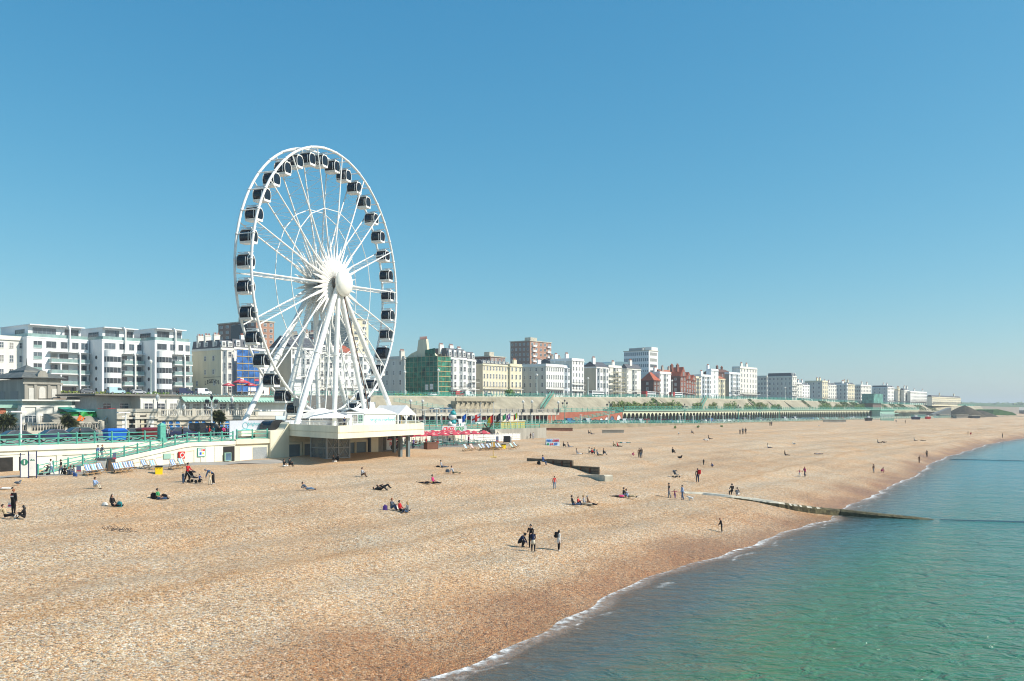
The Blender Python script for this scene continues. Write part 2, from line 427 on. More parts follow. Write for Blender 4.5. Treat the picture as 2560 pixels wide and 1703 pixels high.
def steps(*segs):
    out = []
    for a, b, d in segs: out += list(np.arange(a, b, d))
    out.append(segs[-1][1]); return [float(q) for q in out]
shingle = beach_material()
beach = grid_sn('beach', steps((-150, 0, 5), (0, 160, .6), (160, 420, 2), (420, 1300, 12), (1300, 2600, 80)),
                steps((-300, -20, 20), (-20, -3, 1), (-3, 3, .25), (3, 60, .7), (60, 180, 4)), zb_sn, shingle)
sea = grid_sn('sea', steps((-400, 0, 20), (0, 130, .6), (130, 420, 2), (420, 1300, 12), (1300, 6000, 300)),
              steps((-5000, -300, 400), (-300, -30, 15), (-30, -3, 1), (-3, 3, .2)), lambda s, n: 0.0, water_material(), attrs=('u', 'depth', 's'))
# ---------------------------------------------------------------- terraces, roads, hills
def strip(name, ss, edges, m, kind='structure'):
    """a sheet through rows of (n, z) points, one row per s"""
    v = []; f = []
    w = len(edges(ss[0]))
    for s in ss:
        for n, z in edges(s): v.append(P(s, n, z))
    for i in range(len(ss)-1):
        for j in range(w-1): f.append((i*w+j, (i+1)*w+j, (i+1)*w+j+1, i*w+j+1))
    b = MB().add(v, f); o = b.build(name, m); o['kind'] = kind
    return o
def nroad(s): return float(np.interp(s, [-200, 150, 190, 205, 900, 1300, 2600], [236, 236, 232, 222, 222, 196, 250]))
ss = [-120, 0, 40, 66, 97, 98.5, 120, 140, 165, 167, 185, 200, 230, 290, 340, 420, 520, 620, 720, 830, 900, 1000, 1200, 1500]
strip('promenade', ss, lambda s: [(nedge(s), 2), (nedge(s), zprom(s)), (nedge(s)+4, zprom(s)), (nedge(s)+5, zprom(s)), (215, zprom(s)), (240, zprom(s))], paving)
strip('seafront_road', [-120, 66, 97, 98.5, 165, 167, 230, 340, 620, 900, 1200], lambda s: [(max(121, nedge(s)+8), zprom(s)+.02), (max(121, nedge(s)+8)+10, zprom(s)+.02)], asphalt)
ru = [-200, 0, 60, 100, 150, 190, 205, 250, 320, 400, 500, 600, 700, 800, 900, 1100, 1500, 2600]
strip('upper_pavement', ru, lambda s: [(nroad(s), 4.5), (nroad(s), zroad(s)), (nroad(s)+6, zroad(s)), (nroad(s)+60, zroad(s)+.3), (nroad(s)+600, zroad(s)+16)], paving)
strip('upper_road', ru, lambda s: [(nroad(s)+4, zroad(s)+.05), (nroad(s)+13, zroad(s)+.08)], asphalt)
grassm = mat('downland_grass', (.10, .17, .05), .9, .35, .02)
def hills():
    v = []; f = []; W = 70; H = 16
    for i in range(W):
        for j in range(H):
            x = 500+i*45; y = 1500+j*160
            z = 9+36*math.exp(-((j-8)/5)**2)*(.62+.25*math.sin(i*.17+.6)+.13*math.sin(i*.43+j)+.05*math.sin(i*1.3))-8*max(0, (i-46)/24)
            v.append((x, y, z))
    for i in range(W-1):
        for j in range(H-1): f.append((i*H+j, (i+1)*H+j, (i+1)*H+j+1, i*H+j+1))
    o = MB().add(v, f).build('hills', grassm, smooth=True); o['kind'] = 'structure'
hills()
strip('foreshore', [900, 1200, 1500, 2000, 2600, 3200], lambda s: [(nsh(s)+90, 4.6), (nsh(s)+400, 7), (nsh(s)+1500, 9)], mat('far_ground', (.22, .21, .14), .95, .3, .03))

# ---------------------------------------------------------------- windows and doors, one mesh shared by each kind
_W = {}; WR = random.Random(3)
def window_mesh(w, h, kind='sash', fm=white, gm=glass):
    k = (round(w, 2), round(h, 2), kind, fm.name, gm.name)
    if k in _W: return _W[k]
    b = MB(); t = .10 if w < 2.5 else .12
    b.box(-w/2, w/2, -.02, .0, 0, h, 1)
    b.box(-w/2-t, -w/2, -.10, 0, -t, h+t, 0).box(w/2, w/2+t, -.10, 0, -t, h+t, 0)
    b.box(-w/2, w/2, -.10, 0, h, h+t, 0).box(-w/2, w/2, -.16, 0, -t, 0, 0)
    if kind == 'sash':
        b.box(-w/2, w/2, -.05, -.02, h*.48, h*.48+.07, 0)
        b.box(-.025, .025, -.045, -.02, 0, h, 0)
    elif kind == 'bars':
        n = max(2, round(w/.75))
        for i in range(1, n): x = -w/2+w*i/n; b.box(x-.035, x+.035, -.05, -.02, 0, h, 0)
        b.box(-w/2, w/2, -.055, -.02, h*.74, h*.74+.07, 0)
    elif kind == 'wide':
        n = max(2, round(w/1.3))
        for i in range(1, n): x = -w/2+w*i/n; b.box(x-.03, x+.03, -.05, -.02, 0, h, 0)
    _W[k] = b.mesh('window', [fm, gm]); return _W[k]
def window(par, x, y, z, w, h, kind='sash', west=False, fm=white, gm=glass, name='window', rz=None):
    if gm is glass: gm = WR.choice((glass, glass, glass, glass_b, glass_b, glass_c))
    return link(name, window_mesh(w, h, kind, fm, gm), par, (x, y, z), (R(-90) if west else 0) if rz is None else rz)
def door(par, x, y, z, w=1.1, h=2.4, m=None, west=False):
    b = MB(); b.box(-w/2, w/2, -.04, 0, 0, h, 0).box(-w/2-.12, -w/2, -.12, 0, 0, h+.12, 1).box(w/2, w/2+.12, -.12, 0, 0, h+.12, 1).box(-w/2, w/2, -.12, 0, h, h+.12, 1)
    return b.build('door', [m or dark_metal, white], par, loc=(x, y, z), rz=R(-90) if west else 0)
def chimney(par, x, y, z, w=2.2, d=.9, h=2.4, m=None, pots=4):
    b = MB().box(-w/2, w/2, -d/2, d/2, -1.5, h).box(-w/2-.08, w/2+.08, -d/2-.08, d/2+.08, h-.3, h-.12)
    c = b.build('chimney', m or cream, par, loc=(x, y, z))
    q = MB()
    for i in range(pots): q.add(*_cyl(-w/2+w*(i+.5)/pots, 0, h, .15, .7))
    q.build('chimney_pots', terracotta, c)
    return c
def _cyl(x, y, z, r, h, n=7):
    v = [(x+r*q*math.cos(2*math.pi*i/n), y+r*q*math.sin(2*math.pi*i/n), zz) for q, zz in ((1, z), (.8, z+h)) for i in range(n)]
    return v, [(i, (i+1) % n, n+(i+1) % n, n+i) for i in range(n)]+[tuple(range(n, 2*n))]
def balcony(par, x0, x1, y, z, d=1.0, m=black, slab=None):
    b = MB(); b.box(x0, x1, y-d, y, z-.16, z, 1)
    n = max(3, int((x1-x0)/.45))
    for i in range(n+1): x = x0+.03+(x1-x0-.06)*i/n; b.box(x-.025, x+.025, y-d+.03, y-d+.08, z, z+.95, 0)
    b.box(x0, x1, y-d+.02, y-d+.09, z+.95, z+1.02, 0).box(x0, x0+.05, y-d+.09, y, z+.9, z+1.0, 0).box(x1-.05, x1, y-d+.09, y, z+.9, z+1.0, 0)
    return b.build('balcony', [m, slab or white], par)

def house(label, c, r, ytop, n0, floors, cols, l=None, m=white, roof='flat', rm=None, bay=0, chim=(), wwin=2, balc=(), depth=12, name='terraced_house',
          roofh=3.0, group=None, zbase=None, cat='house', awning=False, kind='sash', dorm=0, ww=1.05, wm=None, gable=0, par=.5, grnd=True, dormm=None):
    s0, s1 = s_at(c, n0), s_at(r, n0)
    zb_ = zroad((s0+s1)/2) if zbase is None else zbase
    zt = z_at(ytop, Y_at(c, n0)); H = zt-zb_; W = s1-s0
    if l is not None: depth = max(3, n_for(l, s0)-n0)
    o = thing(name, label, cat, P(s0, n0, zb_), TH, group)
    fh = H/floors
    # walls with bays
    b = MB().box(0, W, 0, depth, -.6, H)
    b.build('wall', m, o)
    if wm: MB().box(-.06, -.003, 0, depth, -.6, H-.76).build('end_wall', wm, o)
    tr = MB()
    tr.box(-.12, W+.12, -.35, -.003, H-.75, H-.45)
    MB().box(-.05, W+.05, -.2, -.003, fh*1.0-.12, fh*1.0+.12).build('string_course', m, o)
    tr.box(-.25, -.003, -.12, depth, H-.75, H-.45)
    if roof == 'flat': tr.box(0, W, 0, .3, H, H+par).box(0, .3, .3, depth, H, H+par).box(W-.3, W, .3, depth, H, H+par)
    tr.build('cornice', m, o)
    bays = []
    bw = W/max(1, bay)
    for i in range(bay):
        x = bw*(i+.5); hw = min(1.9, bw*.38)
        q = MB().prism([(x-hw, -.003), (x-hw*.58, -1.15), (x+hw*.58, -1.15), (x+hw, -.003)], -.6, H-.95)
        q.prism([(x-hw-.12, -.003), (x-hw*.58-.1, -1.3), (x+hw*.58+.1, -1.3), (x+hw+.12, -.003)], H-.95, H-.78)
        q.build('bay', m, o); bays.append((x, hw))
    wh = min(1.9, fh*.56)
    for fl in range(floors):
        z = fl*fh+fh*.24+(.05 if fl else 0)
        h = wh*(1.0 if fl < floors-1 else .82)*(1.15 if fl == 1 else 1)
        if bay:
            for x, hw in bays:
                window(o, x, -1.152, z, hw*.62, h, kind)
                for sg in (-1, 1):
                    window(o, x+sg*hw*.79, -.58, z, hw*.30, h, kind, rz=sg*math.atan2(1.15, hw*.42))
                if bw > 5.4: window(o, x+bw*.5-.2 if x+bw*.5+.9 < W else x-bw*.5+.9, 0, z, .8, h, kind)
        else:
            for i in range(cols):
                window(o, W*(i+.5)/cols, 0, z, min(ww, W/cols*.55), h, kind)
        if wwin and depth > 4:
            for i in range(wwin):
                y = depth*(i+.6)/(wwin+.2)
                window(o, -.06 if wm else 0, y, z, .95, h*.85, kind, west=True)
    if not bay: door(o, W*.5/max(1, cols)+W/max(2, cols)*.5, 0, 0)
    for fl in balc: balcony(o, .2, W-.2, -(1.152 if bay else .003), fl*fh+.02, 1.0)
    if awning: MB().box(0, W, -2.2, -.003, fh*.95, fh*1.0).build('awning', white, o)
    rm = rm or slate
    if roof == 'mansard':
        rb = MB().prism([(0, .3), (W, .3), (W, depth), (0, depth)], H, H+roofh, top=[(.25, 1.4), (W-.25, 1.4), (W-.25, depth-.4), (.25, depth-.4)])
        ro = rb.build('roof', rm, o)
        for i in range(dorm or cols):
            x = W*(i+.5)/(dorm or cols)
            d = MB().box(x-.75, x+.75, .25, 2.0, H+.35, H+roofh*.82).build('dormer', dormm or white, ro)
            window(d, x, .25, H+.7, .9, roofh*.4)
    elif roof == 'pitch':
        T = Matrix(((0, 1, 0, 0), (1, 0, 0, 0), (0, 0, 1, 0), (0, 0, 0, 1)))
        MB().profile([(-.3, H-.05), (depth/2, H+roofh), (depth+.3, H-.05)], -.2, W+.2, T=T).build('roof', rm, o)
    elif roof == 'hip':
        q = min(W, depth)*.5
        MB().add([(-.5, -.5, H), (W+.5, -.5, H), (W+.5, depth+.5, H), (-.5, depth+.5, H), (W*.3, depth/2, H+roofh), (W*.7, depth/2, H+roofh)],
                 [(0, 1, 5, 4), (1, 2, 5), (2, 3, 4, 5), (3, 0, 4), (0, 3, 2, 1)]).build('roof', rm, o)
    elif roof == 'gable':
        MB().profile([(-.3, H-.05), (W/2, H+roofh), (W+.3, H-.05)], -.25, depth).build('roof', rm, o)
        MB().profile([(.35, H), (W/2, H+roofh-.5), (W-.35, H)], -.30, -.255).build('gable', m, o)
        window(o, W/2, -.30, H+.2, .9, roofh*.4)
    for cx, cy in chim:
        zr = H+(roofh*.75 if roof in ('mansard', 'pitch', 'hip', 'gable') else .2)
        chimney(o, W*cx, depth*cy, zr, m=m)
    return o, (s0, s1, n0, zb_, H, W, depth, fh)

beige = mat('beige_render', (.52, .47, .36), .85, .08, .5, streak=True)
bluewhite = mat('blue_white_render', (.74, .77, .78), .7, .06, .6, streak=True)
offwhite = mat('off_white_stucco', (.73, .71, .64), .7, .08, .6, streak=True)
white_wall = mat('white_stucco', (.80, .79, .75), .7, .07, .6, streak=True)
cream_wall = mat('cream_stucco', (.72, .65, .47), .75, .08, .6, streak=True)
shadecream = mat('shaded_stucco', (.63, .61, .54), .8, .1, .6, streak=True)  # greyer stucco: shade painted into the west-facing walls
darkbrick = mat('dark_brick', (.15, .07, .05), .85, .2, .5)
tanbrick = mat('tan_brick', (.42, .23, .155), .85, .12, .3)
tanbrick_dk = mat('dark_and_shaded_brick', (.29, .185, .145), .85, .12, .3)  # tower end walls' shade painted in; the low block's own dark brick

# the long terraces of the sea front, west to east
H = house
H('cream three bay house at the picture\'s far left, behind the pagoda roofed pavilion', -60, 65, 839, 276, 5, 5, m=offwhite, chim=(), wwin=0, balc=(), zbase=12, kind='sash')
leg, LI = H('cream end house with black arched lettering on its blank side wall, above red parasols', 553, 585, 869, 250, 4, 2, l=480, m=offwhite, wm=cream_wall, roof='mansard', roofh=2.6, bay=1, chim=((.2, .25), (.2, .55), (.2, .8)), wwin=0, dorm=2)
for i, y in enumerate((870-2,)): pass
for y, z in ((4, 10.3), (8.5, 10.3), (4, 6.3), (8.5, 6.3), (13, 3.0), (3.5, 3.0)): window(leg, -.06, LI[6]*y/16, z*LI[4]/14, .9, 1.5, west=True)
for y in (3, 8, 12):
    d = MB().box(.1, 1.6, LI[6]*y/16-.7, LI[6]*y/16+.7, LI[4]+.4, LI[4]+2.1).build('dormer', white, leg); window(d, .1, LI[6]*y/16, LI[4]+.7, .9, 1.1, west=True)
# arched lettering: each letter stands on a shallow arc
letters = link('lettering', None, leg, (0, LI[6]*.30, LI[4]*.30))
for i, ch in enumerate('LEGENDS'):
    a = (i-3)/3
    textmesh(ch, 1.7, black, letters, (-.10, -a*3.6, -.45*a*a), W_FACE, 'letter', bold=.03)
MB().box(-.11, -.07, -4.6, 4.6, 1.30, 1.42).build('sign_rail', black, letters)
H('white bow fronted house half wrapped in blue scaffold netting beside the cream end house', 585.5, 672, 868, 251, 5, 4, m=white_wall, roof='mansard', roofh=2.8, bay=2, chim=((.5, .4),), wwin=0)
H('white house next to the broad blank beige gable wall, seen through the wheel', 728, 800, 866, 249, 5, 4, l=675, m=white_wall, wm=beige, roof='pitch', rm=slate, roofh=4.0, bay=1, chim=((.85, .5),), wwin=0, balc=(2,))
H('cream bay fronted house seen behind the wheel\'s straight middle leg', 800.5, 842, 880, 248, 5, 2, m=offwhite, roof='mansard', rm=slate, bay=1, chim=((.2, .4),), wwin=0, balc=(1,))
H('white flat topped house between the wheel\'s middle legs', 842.5, 888, 880, 248, 5, 3, m=white_wall, roof='pitch', rm=red_tile, bay=0, wwin=0, balc=(1,), chim=((.1, .5),))
H('white bay fronted house seen just under the wheel\'s right hand spokes', 888.5, 926, 886, 248, 5, 2, m=white_wall, bay=1, wwin=0, balc=(1,))
H('shaded grey green end house touching the green netted house', 1011, 1013.5, 893, 254, 4, 1, l=942, m=shadecream, wwin=4, chim=((.5, .1),), name='end_house')
gn, GI = H('gabled end house wrapped in green scaffold netting', 1093, 1120, 893, 246, 5, 1, l=1013, m=cream_wall, wwin=4, bay=0, name='end_house')
hA, _ = H('white bay fronted house beside the green netting, first of three with grey mansards', 1120.5, 1145, 893, 245, 5, 2, m=white_wall, roof='mansard', roofh=3.8, bay=1, chim=((.05, .35),), wwin=0, balc=(1,), dorm=2)
H('white bay fronted house with a grey mansard, between two of its twins', 1145.5, 1167, 894, 245, 5, 2, m=white_wall, roof='mansard', roofh=3.6, bay=1, chim=((.05, .35),), wwin=0, balc=(1,), dorm=2)
H('white house with bow front and iron balconies, beside a blank beige wall', 1167.5, 1190, 898, 245, 5, 2, m=white_wall, roof='mansard', roofh=3.2, bay=1, chim=((.05, .4),), wwin=0, balc=(1, 2), dorm=2)
H('long low cream terrace with a dark mansard of white dormers', 1207, 1275, 909, 244, 4, 9, l=1189, m=cream_wall, wm=beige, roof='mansard', roofh=1.5, bay=0, wwin=0, balc=(1,), dorm=7, name='terrace', ww=.8, dormm=white)
H('cream house at the end of the long low terrace, round green bush before it', 1275.5, 1305, 912, 243, 4, 3, m=cream_wall, bay=0, wwin=0, balc=(1,), chim=((.9, .3),), ww=.9)
H('broad pale hotel with a shaded side wall and a glazed ground floor front', 1365, 1409, 912, 236, 4, 8, l=1303, m=white_wall, wm=shadecream, wwin=4, balc=(1,), awning=True, ww=.75, name='hotel', cat='hotel', chim=((.3, .5),))
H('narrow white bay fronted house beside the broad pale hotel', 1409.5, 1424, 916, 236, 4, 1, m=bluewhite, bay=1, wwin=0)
H('tall white corner house with an arched window, above its neighbours', 1430, 1460, 898, 234, 6, 4, l=1376, m=white_wall, wm=shadecream, wwin=0, balc=(1, 2), chim=((.1, .3), (.1, .8)), ww=.9, name='corner_house')
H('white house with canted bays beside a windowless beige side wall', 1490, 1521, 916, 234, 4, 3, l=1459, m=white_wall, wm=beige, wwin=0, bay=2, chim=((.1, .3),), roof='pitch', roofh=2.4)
sc_h, SI = H('white house with bare scaffold poles over its balconies', 1521.5, 1554, 915, 234, 5, 3, m=offwhite, bay=1, wwin=0, balc=(1, 2, 3), chim=((.8, .3),))
H('off white end house with a bay, before the red roofed brick house', 1567, 1602, 920, 233, 5, 2, l=1553, m=offwhite, wwin=0, bay=1, balc=(1,), roof='pitch', rm=slate, roofh=2.2, chim=((.4, .4),))
H('dark red brick house with a red hipped tile roof', 1634, 1649, 951, 232, 3, 2, l=1603, m=darkbrick, roof='hip', rm=red_tile, roofh=4.4, wwin=1, balc=(1,), name='brick_house')
H('slim white bay fronted house right of the red hipped roof', 1649.5, 1677, 931, 232, 5, 2, m=white_wall, bay=1, wwin=0, chim=((.1, .3),))
vb = [(1701, 1715, 940), (1715.3, 1728, 948), (1728.3, 1739, 951)]
VL = ['red brick gabled house with the tallest chimneys and white bays', 'middle of three red brick gabled houses', 'smallest of three red brick gabled houses, by a cream neighbour']
for i, (a, b_, y) in enumerate(vb):
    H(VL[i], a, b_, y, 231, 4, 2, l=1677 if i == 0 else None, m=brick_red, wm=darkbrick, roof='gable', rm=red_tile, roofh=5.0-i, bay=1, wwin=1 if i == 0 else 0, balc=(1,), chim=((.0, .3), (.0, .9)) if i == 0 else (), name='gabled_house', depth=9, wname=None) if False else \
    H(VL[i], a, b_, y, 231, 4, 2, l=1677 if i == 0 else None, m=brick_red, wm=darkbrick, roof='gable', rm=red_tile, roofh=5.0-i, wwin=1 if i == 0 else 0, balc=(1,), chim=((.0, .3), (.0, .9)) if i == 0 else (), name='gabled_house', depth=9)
H('narrow cream house between red brick gables and a white corner house', 1739.5, 1752, 943, 231, 5, 2, m=cream_wall, wwin=0, bay=1)
H('blue white house with an octagonal corner bay', 1753, 1777, 938, 230, 5, 2, m=bluewhite, wwin=0, bay=2, chim=((.6, .3),))
H('blue white tower like house taller than its neighbours', 1777.5, 1796, 924, 230, 6, 1, m=bluewhite, wwin=0, l=1766, chim=((.1, .8),), name='corner_house')
H('cream gabled house with a shaded yellow side wall, left of the white hotel', 1796.5, 1813, 946, 230, 4, 2, m=cream_wall, roof='pitch', rm=terracotta, roofh=2.5, wwin=0, bay=1)
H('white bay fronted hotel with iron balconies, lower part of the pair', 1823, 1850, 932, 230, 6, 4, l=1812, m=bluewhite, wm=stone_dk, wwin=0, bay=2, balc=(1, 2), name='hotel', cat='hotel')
H('tall cream hotel of six storeys with a glazed veranda', 1850.5, 1893, 918, 230, 6, 6, l=1830, m=offwhite, wwin=0, balc=(1,), awning=True, name='hotel', cat='hotel', ww=1.2, chim=((.2, .3), (.5, .3)))
H('shaded white house with a dark balcony, set back beyond the tall cream hotel', 1917, 1919, 941, 240, 5, 1, l=1893, m=shadecream, wwin=3, balc=(1,), name='end_house')
H('wide pale hotel with rows of small windows in its shaded end wall', 1981, 1992, 940, 232, 5, 2, l=1919, m=offwhite, wm=shadecream, wwin=6, roof='mansard', roofh=2.2, balc=(1, 2, 3), name='hotel', cat='hotel')
far = [(1993, 2005, 958, None, 'white bay fronted house right of the wide pale hotel'), (2005.5, 2024, 962, None, 'white house with a lower roof at the end of a short row'),
       (2056, 2070, 953, 2012, 'pale end house with a tall shaded side wall, first beyond the gap'), (2070.5, 2091, 962, None, 'white house one storey lower than the shaded end house'),
       (2117, 2120, 960, 2087, 'pale end house with a shaded wall beside a yellow bay'), (2120.5, 2137, 961, None, 'pale yellow bowed house in the distant row'),
       (2152, 2178, 963, 2137, 'distant white terrace with ivy dark balconies'), (2219, 2236, 968, 2180, 'long pale end house behind the green scaffold tower'),
       (2246, 2252, 974, 2236, 'distant white house with a dark roof line'), (2260, 2273, 975, 2252, 'distant white house with tall windows'),
       (2276, 2317, 979, 2273, 'far white terrace stepping down the hill'), (2330, 2402, 992, 2318, 'farthest white terrace behind the dark mound')]
for i, (a, b_, y, l, lab) in enumerate(far):
    H(lab, a, b_, y, 238 if a < 2240 else 236-(a-2240)*.25, 5 if a < 2230 else 4, max(2, int((s_at(b_, 238)-s_at(a, 238))/4.2)), l=l, m=[offwhite, white_wall, cream_wall][i % 3], wm=shadecream if l else None, wwin=3 if l and a < 2240 else 0,
      bay=0, roof='mansard' if i % 2 else 'flat', roofh=1.6, dorm=2, balc=(1,), name='terraced_house' if i < 9 else 'terrace', ww=1.3, chim=((.3, .4), (.8, .4)))

# ---------------------------------------------------------------- tower blocks behind the sea front
def tower(label, l, c, r, ytop, n0, floors, cw, cs, wallw, walls, zbase=15, name='tower_block', style='punched', gmw=glass, gms=glass, cap=True):
    s0, s1 = s_at(c, n0), s_at(r, n0); W = s1-s0; D = max(5, n_for(l, s0)-n0)
    Ht = z_at(ytop, Y_at(c, n0))-zbase
    o = thing(name, label, 'tower block', P(s0, n0, zbase), TH)
    MB().box(0, W, 0, D, 0, Ht).build('wall', walls, o)
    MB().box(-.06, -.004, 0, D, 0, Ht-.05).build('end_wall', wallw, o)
    if cap: MB().box(-.5, W+.4, -.4, D+.4, Ht, Ht+.5).build('roof', concrete_pale, o); MB().box(W*.3, W*.6, D*.3, D*.6, Ht+.5, Ht+3).build('plant_room', concrete_pale, o)
    fh = Ht/floors
    for f in range(max(0, floors-11), floors):
        z = f*fh+fh*.25
        for i in range(cs): window(o, W*(i+.5)/cs, 0, z, W/cs*(.72 if style == 'grid' else .45), fh*.5, 'wide' if style == 'grid' else 'sash', gm=gms)
        for i in range(cw): window(o, -.06, D*(i+.5)/cw, z, D/cw*(.74 if style == 'grid' else .40), fh*(.55 if style == 'grid' else .42), 'wide' if style == 'grid' else 'sash', west=True, gm=gmw)
    return o, W, D, Ht, fh
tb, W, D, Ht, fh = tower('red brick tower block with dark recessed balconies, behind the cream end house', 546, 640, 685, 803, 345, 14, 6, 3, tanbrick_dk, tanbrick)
MB().box(-1.2, -.063, D*.22, D*.60, 0, Ht-1.2).build('balcony_stack', dark_metal, tb)
tower('tall cream tower block seen through the wheel\'s spokes', 778, 880, 921, 797, 335, 15, 4, 2, mat('shaded_tower_cream', (.50, .48, .40), .8, .08, .4), cream_wall)  # end wall's shade painted as a greyer copy of the cream
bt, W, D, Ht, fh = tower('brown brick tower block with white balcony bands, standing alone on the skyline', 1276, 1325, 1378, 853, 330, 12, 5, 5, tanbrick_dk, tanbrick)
for f in range(3, 12):
    for x in (.18, .86): MB().box(W*x-1.8, W*x+1.8, -1.0, -.003, f*fh-.1, f*fh+.9).build('balcony', white, bt)
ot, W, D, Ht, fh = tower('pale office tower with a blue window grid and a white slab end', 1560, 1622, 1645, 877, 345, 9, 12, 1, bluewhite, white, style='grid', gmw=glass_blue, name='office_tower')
MB().box(W*.35, W+.3, D*.02, D*.35, 0, Ht+3.2).build('stair_tower', white, ot)
MB().box(2, W*.3, D*.3, D*.85, Ht+.5, Ht+2.6).build('roof_deck', grey_metal, ot)
rb, W, D, Ht, fh = tower('low dark red brick block with a flat dark top, behind the white mansards', 1181, 1226, 1263, 892, 310, 7, 6, 4, darkbrick, tanbrick_dk, name='apartment_block')
# curved blue green roof of a hall
s0 = s_at(1505, 300); o = thing('hall', 'hall with a curved blue grey roof rising behind the scaffolded white house', 'hall', P(s0, 300, 15), TH)
Wd = s_at(1592, 300)-s0; zt = z_at(903, Y_at(1540, 300))-15
MB().profile([(0, 0), (Wd, 0)]+[(Wd*(1-i/12), zt-2.6+2.6*math.sin(math.pi*(i/12)**.8)) for i in range(13)], 0, 20).build('roof', mat('blue_grey_roof', (.13, .22, .25), .4, .1, .5), o)
MB().box(1, Wd-1, -.3, -.01, 0, zt-3).build('wall', glass_blue, o)
# backland roofs filling the skyline
for i, (a, b_, y, n, lab, rm_) in enumerate([(735, 768, 868, 275, 'dark slate gable showing left of the cream tower, through the wheel', slate), (772, 812, 866, 270, 'second dark slate gable behind the wheel\'s lower spokes', slate),
        (1385, 1428, 908, 275, 'low brown roof behind the broad pale hotel', slate), (1660, 1700, 932, 280, 'brick chimneyed roof behind the slim white house', terracotta), (1798, 1830, 930, 275, 'dark brick house end rising behind the cream gabled house', darkbrick)]):
    H(lab, a, b_, y, n, 5, 2, m=stone_dk if i != 4 else darkbrick, roof='gable' if i < 2 else 'pitch', rm=rm_, roofh=5 if i < 2 else 2.5, wwin=0, chim=((.2, .3), (.8, .5)), name='house')

# ---------------------------------------------------------------- white stepped apartment block, three wings
def tr_box(b, x0, x1, y0, y1, z0, z1, m=0): return b.box(x0, x1, y0, y1, z0, z1, m)
def arch_fin(par, x, y, z0, z1, r=1.6, w=.55):
    """white fin: a tall post that curls back to the wall at its head"""
    b = MB(); b.box(x-.18, x+.18, y-w/2, y+w/2, z0, z1-r)
    pr = [(y+r+r*math.cos(math.pi-q*math.pi/2/8)-0, z1-r+r*math.sin(math.pi-q*math.pi/2/8)) for q in range(9)]
    out = [(a-w/2 if False else a, z) for a, z in pr]
    inn = [(y+r+(r-w)*math.cos(math.pi-q*math.pi/2/8), z1-r+(r-w)*math.sin(math.pi-q*math.pi/2/8)) for q in range(9)]
    T = Matrix(((0, 1, 0, 0), (1, 0, 0, 0), (0, 0, 1, 0), (0, 0, 0, 1)))
    b.profile([(a-w/2, z) for a, z in out]+[(a-w/2, z) for a, z in inn[::-1]], x-.18, x+.18, T=T)
    b.box(x-.18, x+.18, y+r-w/2, y+r+3.0, z1-w, z1)
    return b.build('arched_fin', white, par)
def glass_rail(par, x0, x1, y, z, slab=1.6, curve=0):
    b = MB().box(x0, x1, y-slab, y-.003, z-.32, z)
    o = b.build('balcony', white, par)
    g = MB().box(x0+.05, x1-.05, y-slab+.05, y-slab+.09, z, z+1.0).box(x0+.02, x0+.06, y-slab+.09, y, z, z+1.0).box(x1-.06, x1-.02, y-slab+.09, y, z, z+1.0)
    g.build('glass_balustrade', glass_green, o)
    q = MB().box(x0, x1, y-slab+.03, y-slab+.11, z+1.0, z+1.06)
    for i in range(int((x1-x0)/1.6)+1): x = x0+.06+(x1-x0-.12)*i/max(1, int((x1-x0)/1.6)); q.box(x-.03, x+.03, y-slab+.03, y-slab+.10, z, z+1.0)
    q.build('handrail', grey_metal, o)
    return o
aw = mat('apartment_white', (.82, .82, .80), .6, .04, .5, streak=True)
c0, c1, c2, c3 = 67, 255, 387, 475
N1, N2, N3 = 273, 266, 259
s0 = s_at(c0, N1); zA = zroad(120)
ap = thing('apartment_block', 'white stepped apartment block with glass balconies, curled fins and rounded bays', 'apartment block', P(s0, N3, zA), TH)
def wing(x0, x1, y, py_main, py_pent, cpx, n, first=False, deep=22):
    Hm = z_at(py_main, Y_at(cpx, n))-zA; Hp = z_at(py_pent, Y_at(cpx, n))-zA
    W = x1-x0; fh = Hm/5.2
    MB().box(x0, x1, y, y+deep, -1, Hm).build('wing_wall', aw, ap)
    MB().box(x0-.05, x1+.05, y-.1, y-.004, Hm-.35, Hm).build('parapet', aw, ap)
    pn = MB().box(x0+1.5, x1-1.2, y+2.6, y+deep-1, Hm, Hp).build('penthouse', aw, ap)
    MB().box(x0+1.3, x1-.6, y+1.0, y+deep-1, Hp, Hp+.3).build('penthouse_roof', aw, pn)
    window(pn, x0+1.5+(W-2.7)*.30, y+2.6, Hm+.4, (W-2.7)*.42, (Hp-Hm)*.7, 'wide', fm=grey_metal)
    window(pn, x0+1.5+(W-2.7)*.82, y+2.6, Hm+.4, (W-2.7)*.26, (Hp-Hm)*.7, 'wide', fm=grey_metal)
    window(pn, x0+1.5, y+8, Hm+.6, 6, (Hp-Hm)*.5, 'wide', west=True, fm=grey_metal)
    g = MB().box(x0+.4, x1-.2, y+.3, y+.36, Hm, Hm+1.0).box(x0+.4, x0+.46, y+.36, y+deep-2, Hm, Hm+1.0)
    g.build('terrace_glass', glass_green, ap)
    return Hm, Hp, W, fh
x1 = s_at(222, N1)-s0
